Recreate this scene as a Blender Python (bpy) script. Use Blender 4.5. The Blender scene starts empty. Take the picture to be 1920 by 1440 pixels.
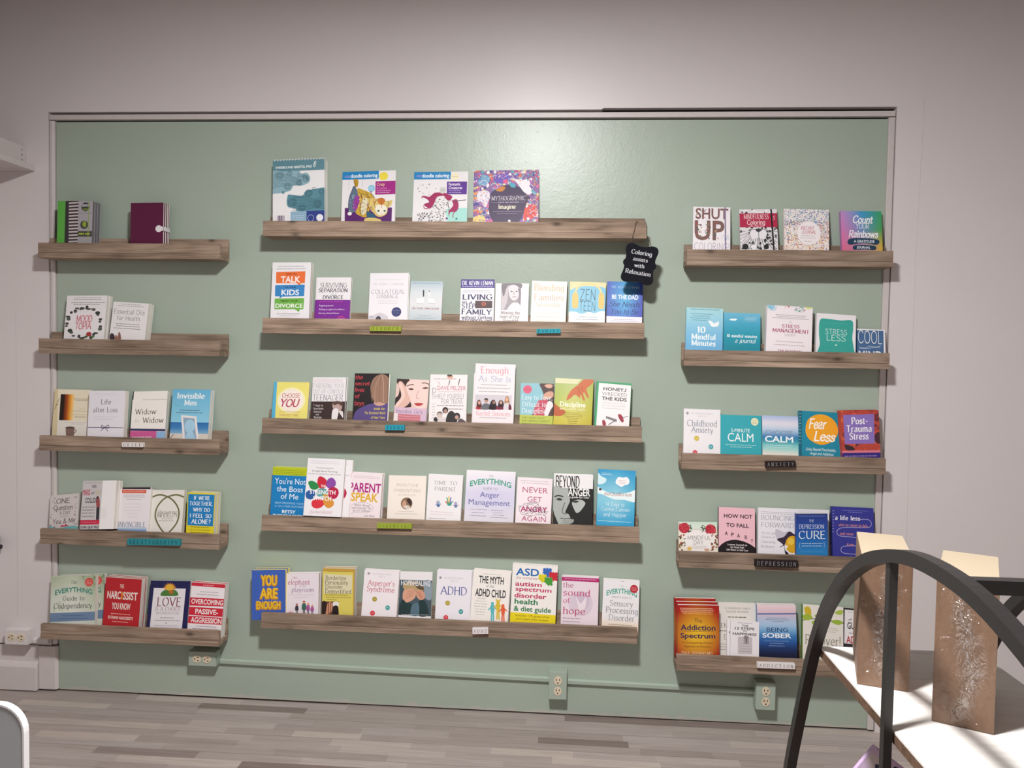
import bpy, bmesh, math, random
from mathutils import Vector, Matrix, Euler
PI = math.pi
scene = bpy.context.scene
COL = scene.collection

# ---------------------------------------------------------------- camera, light, exposure
cam_data = bpy.data.cameras.new('camera'); cam = bpy.data.objects.new('camera', cam_data); COL.objects.link(cam)
cam_data.sensor_width = 36.0; cam_data.lens = 27.21; cam_data.clip_start = .02
def _cam():
    yaw, pitch, roll = -.0697, -.0389, .0170
    f = Vector((math.sin(yaw)*math.cos(pitch), math.cos(yaw)*math.cos(pitch), math.sin(pitch)))
    r0 = Vector((math.cos(yaw), -math.sin(yaw), 0)); u0 = r0.cross(f)
    r = r0*math.cos(roll) + u0*math.sin(roll); u = u0*math.cos(roll) - r0*math.sin(roll)
    m = Matrix((r, u, -f)).transposed().to_4x4(); m.translation = (1.9864, -2.898, 1.3696)
    cam.matrix_world = m
_cam(); scene.camera = cam
world = bpy.data.worlds.new('room_world'); scene.world = world; world.use_nodes = True
world.node_tree.nodes['Background'].inputs[0].default_value = (.8, .85, .9, 1); world.node_tree.nodes['Background'].inputs[1].default_value = .05
LAMP = (1.81, -1.95, 2.70)
def area(name, loc, size, power, color, rot=(0, 0, 0), shape='DISK', sy=None):
    d = bpy.data.lights.new(name, 'AREA'); d.shape = shape; d.size = size; d.energy = power; d.color = color
    if sy: d.size_y = sy
    o = bpy.data.objects.new(name, d); COL.objects.link(o); o.location = loc; o.rotation_euler = rot; return o
lamp_light = area('ceiling_lamp_light', LAMP, .26, 92, (1, .985, .965))
def bulb(name, loc, rad, power, color):
    d = bpy.data.lights.new(name, 'POINT'); d.shadow_soft_size = rad; d.energy = power; d.color = color
    o = bpy.data.objects.new(name, d); COL.objects.link(o); o.location = loc; return o
lamp_bulb = bulb('ceiling_lamp_bulb', (LAMP[0], LAMP[1], LAMP[2]-.03), .11, 9, (1, .985, .965))
rear_fill = area('rear_fill_light', (1.2, -5.6, 2.78), .6, 8, (1, .97, .94))  # unseen fill lamp added behind the camera to raise the ambient light
scene.view_settings.view_transform = 'Standard'; scene.view_settings.look = 'None'
scene.view_settings.exposure = 0.12; scene.view_settings.gamma = 1.0; scene.view_settings.use_curve_mapping = False
scene.cycles.use_denoising = True
scene.cycles.max_bounces = 8; scene.cycles.diffuse_bounces = 5; scene.cycles.sample_clamp_indirect = 6

# ---------------------------------------------------------------- helpers
def srgb(h):
    def c(v): return v/12.92 if v <= .04045 else ((v+.055)/1.055)**2.4
    return tuple(c(int(h[i:i+2], 16)/255) for i in (0, 2, 4)) + (1.0,)
def link(name, me, parent=None, loc=None, rot=None):
    o = bpy.data.objects.new(name, me); COL.objects.link(o)
    if parent is not None: o.parent = parent
    if loc is not None: o.location = loc
    if rot is not None: o.rotation_euler = rot
    return o
def tag(o, label=None, cat=None, group=None, kind=None):
    if label: o['label'] = label
    if cat: o['category'] = cat
    if group: o['group'] = group
    if kind: o['kind'] = kind
    return o
def thing(name, label, cat, loc=(0, 0, 0), rot=(0, 0, 0), group=None):
    return tag(link(name, None, None, loc, rot), label, cat, group)
class MB:
    """Collects polygons with a colour each and links them as one mesh object."""
    def __init__(s): s.v = []; s.f = []; s.c = []; s.m = []; s.sm = []
    def poly(s, pts, col=(1, 1, 1, 1), mat=0):
        b = len(s.v); s.v += [tuple(p) for p in pts]; s.f.append(tuple(range(b, b+len(pts))))
        cc = list(col) if isinstance(col[0], (tuple, list)) else [col]*len(pts); s.c.append(cc); s.m.append(mat)
    def solid(s, verts, faces, col=(1, 1, 1, 1), mat=0):
        b = len(s.v); s.v += [tuple(p) for p in verts]
        for f in faces: s.f.append(tuple(b+i for i in f)); s.c.append([col]*len(f)); s.m.append(mat)
    def box(s, x0, x1, y0, y1, z0, z1, col=(1, 1, 1, 1), mat=0):
        s.solid([(x0, y0, z0), (x1, y0, z0), (x1, y1, z0), (x0, y1, z0), (x0, y0, z1), (x1, y0, z1), (x1, y1, z1), (x0, y1, z1)],
                [(3, 2, 1, 0), (4, 5, 6, 7), (0, 1, 5, 4), (1, 2, 6, 5), (2, 3, 7, 6), (3, 0, 4, 7)], col, mat)
    def prism(s, prof, axis, a0, a1, col=(1, 1, 1, 1), mat=0):
        """closed 2D profile pushed along an axis ('x','y','z')"""
        n = len(prof)
        def P(p, a): return {'x': (a, p[0], p[1]), 'y': (p[0], a, p[1]), 'z': (p[0], p[1], a)}[axis]
        vs = [P(p, a0) for p in prof] + [P(p, a1) for p in prof]
        s.solid(vs, [tuple(range(n))[::-1], tuple(range(n, 2*n))] + [(i, (i+1) % n, n+(i+1) % n, n+i) for i in range(n)], col, mat)
    def tube(s, path, r, n=8, col=(1, 1, 1, 1), mat=0, closed=False):
        P = [Vector(p) for p in path]; N = len(P); vs = []
        for i, p in enumerate(P):
            a = P[i-1] if (i or closed) else p; b = P[(i+1) % N] if (i < N-1 or closed) else p
            t = (b-a).normalized(); up = Vector((0, 0, 1)) if abs(t.z) < .9 else Vector((0, 1, 0))
            e1 = t.cross(up).normalized(); e2 = t.cross(e1)
            vs += [p + e1*r*math.cos(2*PI*k/n) + e2*r*math.sin(2*PI*k/n) for k in range(n)]
        fs = []
        for i in range(N if closed else N-1):
            j = (i+1) % N
            fs += [(i*n+k, i*n+(k+1) % n, j*n+(k+1) % n, j*n+k) for k in range(n)]
        if not closed: fs += [tuple(range(n)), tuple((N-1)*n+k for k in range(n))[::-1]]
        s.solid(vs, fs, col, mat)
    def mesh(s, name, mats, bevel=0, smooth=False):
        me = bpy.data.meshes.new(name); me.from_pydata(s.v, [], s.f)
        for m in mats: me.materials.append(m)
        me.polygons.foreach_set('material_index', s.m)
        at = me.color_attributes.new('Col', 'FLOAT_COLOR', 'CORNER')
        flat = [x for f in s.c for c in f for x in c]
        at.data.foreach_set('color', flat)
        bm = bmesh.new(); bm.from_mesh(me)
        if bevel or smooth:
            bmesh.ops.recalc_face_normals(bm, faces=bm.faces)
        if bevel:
            ed = [e for e in bm.edges if len(e.link_faces) == 2 and e.calc_face_angle(0) > .6]
            bmesh.ops.bevel(bm, geom=ed, offset=bevel, segments=2, affect='EDGES', profile=.6)
        if smooth:
            for f in bm.faces: f.smooth = True
        bm.to_mesh(me); bm.free()
        if smooth:
            try: me.set_sharp_from_angle(angle=.7)
            except Exception: pass
        me.update(); return me
    def build(s, name, mats, parent=None, loc=None, rot=None, bevel=0, smooth=False):
        return link(name, s.mesh(name, mats if isinstance(mats, (list, tuple)) else [mats], bevel, smooth), parent, loc, rot)

# ---------------------------------------------------------------- materials
def mat(name):
    m = bpy.data.materials.new(name); m.use_nodes = True; nt = m.node_tree
    return m, nt, nt.nodes['Principled BSDF']
def plain(name, col, rough=.5, metal=0, spec=.5, bump=0, bscale=200, vary=0):
    m, nt, b = mat(name); c = srgb(col) if isinstance(col, str) else tuple(col)+(1,)
    b.inputs['Base Color'].default_value = c; b.inputs['Roughness'].default_value = rough
    b.inputs['Metallic'].default_value = metal; b.inputs['Specular IOR Level'].default_value = spec
    tc = nt.nodes.new('ShaderNodeTexCoord'); n = nt.nodes.new('ShaderNodeTexNoise'); n.inputs['Scale'].default_value = bscale; n.inputs['Detail'].default_value = 3
    nt.links.new(tc.outputs['Object'], n.inputs['Vector'])
    if bump:
        bp = nt.nodes.new('ShaderNodeBump'); bp.inputs['Strength'].default_value = bump; bp.inputs['Distance'].default_value = .001
        nt.links.new(n.outputs['Fac'], bp.inputs['Height']); nt.links.new(bp.outputs['Normal'], b.inputs['Normal'])
    if vary:
        mx = nt.nodes.new('ShaderNodeMix'); mx.data_type = 'RGBA'
        mx.inputs[6].default_value = tuple(x*(1-vary) for x in c[:3])+(1,); mx.inputs[7].default_value = tuple(min(1, x*(1+vary)) for x in c[:3])+(1,)
        nt.links.new(n.outputs['Fac'], mx.inputs[0]); nt.links.new(mx.outputs[2], b.inputs['Base Color'])
    return m
class NT:
    def __init__(s, nt): s.nt = nt
    def n(s, t, **k):
        o = s.nt.nodes.new(t)
        for a, v in k.items(): setattr(o, a, v)
        return o
    def l(s, a, b): s.nt.links.new(a, b)
    def math(s, op, a, b=None, c=None):
        o = s.n('ShaderNodeMath', operation=op)
        for i, x in enumerate((a, b, c)):
            if x is None: continue
            if hasattr(x, 'links'): s.l(x, o.inputs[i])
            else: o.inputs[i].default_value = x
        return o.outputs[0]
    def ramp(s, fac, stops):
        o = s.n('ShaderNodeValToRGB'); e = o.color_ramp.elements
        while len(e) < len(stops): e.new(.5)
        for i, (p, c) in enumerate(stops): e[i].position = p; e[i].color = tuple(c)+(1,) if len(c) == 3 else c
        s.l(fac, o.inputs[0]); return o.outputs[0]
    def mapped(s, src, scale, loc=None):
        o = s.n('ShaderNodeMapping'); o.inputs['Scale'].default_value = scale
        s.l(src, o.inputs['Vector'])
        if loc is not None: s.l(loc, o.inputs['Location'])
        return o.outputs[0]
    def noise(s, vec, scale, detail=4, rough=.55, dist=0):
        o = s.n('ShaderNodeTexNoise'); o.inputs['Scale'].default_value = scale; o.inputs['Detail'].default_value = detail
        o.inputs['Roughness'].default_value = rough; o.inputs['Distortion'].default_value = dist; s.l(vec, o.inputs['Vector']); return o.outputs['Fac']
    def mix(s, fac, a, b, blend='MIX'):
        o = s.n('ShaderNodeMix', data_type='RGBA', blend_type=blend)
        for i, x in ((0, fac), (6, a), (7, b)):
            if hasattr(x, 'links'): s.l(x, o.inputs[i])
            else: o.inputs[i].default_value = x if i == 0 else tuple(x)+(1,)
        return o.outputs[2]
    def bump(s, h, strength, dist, bsdf, prev=None):
        o = s.n('ShaderNodeBump'); o.inputs['Strength'].default_value = strength; o.inputs['Distance'].default_value = dist
        s.l(h, o.inputs['Height'])
        if prev is not None: s.l(prev, o.inputs['Normal'])
        s.l(o.outputs[0], bsdf.inputs['Normal']); return o.outputs[0]

def wood_material(name, dark, mid, light, knots=True, seed=0):
    m, nt, b = mat(name); k = NT(nt)
    tc = k.n('ShaderNodeTexCoord'); oi = k.n('ShaderNodeObjectInfo')
    off = k.n('ShaderNodeCombineXYZ'); r = k.math('MULTIPLY', oi.outputs['Random'], 37.0)
    k.l(r, off.inputs[0]); k.l(k.math('MULTIPLY', oi.outputs['Random'], 91.0), off.inputs[2])
    g1 = k.noise(k.mapped(tc.outputs['Object'], (2.2, 34, 34), off.outputs[0]), 1.6, 5, .6, .6)
    g2 = k.noise(k.mapped(tc.outputs['Object'], (9, 260, 260), off.outputs[0]), 1.0, 3, .6, .2)
    g3 = k.noise(k.mapped(tc.outputs['Object'], (5, 9, 9), off.outputs[0]), 1.0, 2)
    f = k.math('ADD', k.math('MULTIPLY', g1, .55), k.math('MULTIPLY', g2, .26)); f = k.math('ADD', f, k.math('MULTIPLY', g3, .34))
    c = k.ramp(f, [(.40, dark), (.56, mid), (.74, light)])
    if knots:
        vo = k.n('ShaderNodeTexVoronoi'); vo.inputs['Scale'].default_value = 1.0; k.l(k.mapped(tc.outputs['Object'], (7.0, 0, 14), off.outputs[0]), vo.inputs['Vector'])
        kn = k.ramp(vo.outputs['Distance'], [(.055, (1, 1, 1)), (.10, (.45, .45, .45)), (.19, (0, 0, 0))])
        c = k.mix(k.math('MULTIPLY', kn, .72), c, tuple(x*.35 for x in dark))
    oh = k.math('MULTIPLY_ADD', oi.outputs['Random'], .36, .82)
    hs = k.n('ShaderNodeHueSaturation'); k.l(c, hs.inputs['Color']); k.l(oh, hs.inputs['Value'])
    k.l(hs.outputs[0], b.inputs['Base Color']); b.inputs['Roughness'].default_value = .72; b.inputs['Specular IOR Level'].default_value = .25
    k.bump(g2, .35, .0012, b)
    return m
M_WOOD = wood_material('weathered_pine', (.110, .076, .054), (.262, .188, .138), (.42, .312, .240))

def floor_material():
    m, nt, b = mat('strip_plank_floor'); k = NT(nt)
    tc = k.n('ShaderNodeTexCoord'); sx = k.n('ShaderNodeSeparateXYZ'); k.l(tc.outputs['Object'], sx.inputs[0])
    row = k.math('FLOOR', k.math('DIVIDE', sx.outputs[1], .044))
    wr = k.n('ShaderNodeTexWhiteNoise', noise_dimensions='1D'); k.l(row, wr.inputs['W'])
    wl = k.n('ShaderNodeTexWhiteNoise', noise_dimensions='1D'); k.l(k.math('ADD', row, .37), wl.inputs['W'])
    xs = k.math('ADD', k.math('DIVIDE', sx.outputs[0], k.math('MULTIPLY_ADD', wl.outputs['Value'], .26, .17)), k.math('MULTIPLY', wr.outputs['Value'], 7.3)); colm = k.math('FLOOR', xs)
    cv = k.n('ShaderNodeCombineXYZ'); k.l(row, cv.inputs[0]); k.l(colm, cv.inputs[1])
    w2 = k.n('ShaderNodeTexWhiteNoise', noise_dimensions='2D'); k.l(cv.outputs[0], w2.inputs['Vector'])
    base = k.ramp(w2.outputs['Value'], [(0, (.205, .163, .147)), (.07, (.22, .178, .162)), (.12, (.325, .280, .260)), (.45, (.365, .318, .297)), (.75, (.392, .347, .334)), (1, (.470, .410, .368))])
    cr = base.node; cr.color_ramp.interpolation = 'LINEAR'
    gr = k.noise(k.mapped(tc.outputs['Object'], (3, 70, 1)), 1.5, 5, .65, .8)
    c = k.mix(.75, base, k.ramp(gr, [(.3, (.40, .38, .37)), (.5, (.50, .49, .485)), (.72, (.60, .59, .585))]), 'OVERLAY')
    fr = k.math('FRACT', k.math('DIVIDE', sx.outputs[1], .132)); edge = k.math('LESS_THAN', fr, .02)
    c = k.mix(k.math('MULTIPLY', edge, .45), c, (.09, .075, .07))
    dirt = k.ramp(sx.outputs[1], [(0, (0, 0, 0)), (1, (1, 1, 1))])
    k.l(c, b.inputs['Base Color']); b.inputs['Roughness'].default_value = .5; b.inputs['Specular IOR Level'].default_value = .35
    k.bump(gr, .1, .0006, b); return m
M_FLOOR = floor_material()

M_SIDE = plain('side_wall_paint', (.60, .555, .545), .8, bump=.2, vary=.05)
def white_wall_material():
    m, nt, b = mat('off_white_wall_paint'); k = NT(nt); tc = k.n('ShaderNodeTexCoord')
    h1 = k.noise(k.mapped(tc.outputs['Object'], (14, 1, 330)), 1.0, 3, .6); h2 = k.noise(k.mapped(tc.outputs['Object'], (330, 1, 20)), 1.0, 3, .6)
    h3 = k.noise(tc.outputs['Object'], 5, 3)
    f = k.math('ADD', k.math('MULTIPLY', h1, .7), k.math('MULTIPLY', h2, .35))
    c = k.mix(k.math('MULTIPLY', h3, .5), (.735, .685, .688), (.675, .625, .628)); k.l(c, b.inputs['Base Color'])
    b.inputs['Roughness'].default_value = .38; b.inputs['Specular IOR Level'].default_value = .5
    k.bump(f, .30, .0010, b); return m
M_WALL = white_wall_material()
def green_material():
    m, nt, b = mat('sage_green_wall_paint'); k = NT(nt); tc = k.n('ShaderNodeTexCoord')
    sp = k.n('ShaderNodeSeparateXYZ'); k.l(tc.outputs['Object'], sp.inputs[0])
    o1 = k.noise(tc.outputs['Object'], 110, 4, .6); o2 = k.noise(tc.outputs['Object'], 28, 5, .65); o3 = k.noise(tc.outputs['Object'], 3.2, 2)
    vo = k.n('ShaderNodeTexVoronoi'); vo.inputs['Scale'].default_value = 34; k.l(tc.outputs['Object'], vo.inputs['Vector'])
    lump = k.ramp(vo.outputs['Distance'], [(.0, (1, 1, 1)), (.16, (0, 0, 0))])
    h = k.math('ADD', k.math('ADD', k.math('MULTIPLY', o1, .4), k.math('MULTIPLY', o2, .75)), k.math('MULTIPLY', lump, .30))
    c = k.mix(o3, (.365, .440, .372), (.392, .464, .392))
    chip = k.noise(tc.outputs['Object'], 16, 6, .7)
    low = k.math('SUBTRACT', k.math('MULTIPLY', chip, .062), k.math('SUBTRACT', sp.outputs[2], .0))
    worn = k.ramp(low, [(.0135, (0, 0, 0)), (.018, (1, 1, 1))])
    c = k.mix(k.math('MULTIPLY', worn, .75), c, (.50, .46, .42))
    k.l(c, b.inputs['Base Color']); b.inputs['Roughness'].default_value = .35; b.inputs['Specular IOR Level'].default_value = .60
    k.bump(h, .26, .0030, b); return m
M_GREEN = green_material()
def attr_material(name, rough, spec, lines=False):
    m, nt, b = mat(name); k = NT(nt); a = k.n('ShaderNodeAttribute', attribute_name='Col', attribute_type='GEOMETRY')
    k.l(a.outputs['Color'], b.inputs['Base Color']); b.inputs['Roughness'].default_value = rough; b.inputs['Specular IOR Level'].default_value = spec
    if lines:
        tc = k.n('ShaderNodeTexCoord'); n = k.noise(k.mapped(tc.outputs['Object'], (3, 1800, 3)), 1.0, 2)
        c = k.mix(.3, a.outputs['Color'], k.ramp(n, [(.3, (.55, .5, .45)), (.6, (1, 1, 1))]), 'MULTIPLY'); k.l(c, b.inputs['Base Color'])
    return m
M_PRINT = attr_material('printed_cover_card', .46, .34); M_PAGES = attr_material('page_edges', .85, .15, True)
M_BLACK = plain('dark_void', '120e0d', .9, spec=.1, bump=.1)
M_TRIM = plain('white_trim_paint', (.62, .565, .555), .42, bump=.15, bscale=60, vary=.05)
M_BASE = plain('white_baseboard_paint', (.64, .585, .575), .4, bump=.3, bscale=30, vary=.06)
M_CEIL = plain('ceiling_paint', (.45, .435, .42), .9, bump=.2, vary=.03)
M_GPLATE = plain('sage_painted_metal', (.38, .455, .385), .36, bump=.1, vary=.03)
M_WPLATE = plain('white_painted_metal', (.70, .655, .645), .4, bump=.1, vary=.03)
M_IVORY = plain('ivory_receptacle', (.74, .62, .46), .35, vary=.03)
M_SLOT = plain('slot_black', '15110f', .6, vary=.1)
M_STEEL = plain('black_steel_bar', (.018, .016, .016), .42, spec=.45, bump=.15, bscale=90, vary=.2)
M_CHALK = plain('black_plaque_paint', (.0075, .0075, .011), .62, spec=.3, bump=.05, vary=.1)
M_CORD = plain('brown_jute_cord', (.10, .055, .032), .9, bump=.4, bscale=900, vary=.3)
M_WIRE = plain('wire_loop_metal', (.80, .82, .83), .35, metal=.0, vary=.05)
M_CLASP = plain('white_clasp', (.78, .74, .76), .5, vary=.03)
M_CHAIR = plain('white_moulded_plastic', (.80, .79, .80), .35, bump=.05, vary=.02)
M_CHAIR_SHADE = plain('shaded_chair_back', (.40, .42, .44), .5, vary=.03)  # white chair back toned grey, its shade put into the colour
M_HOOK = plain('black_hook_metal', (.010, .008, .008), .35, metal=.0, vary=.1)

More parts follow.
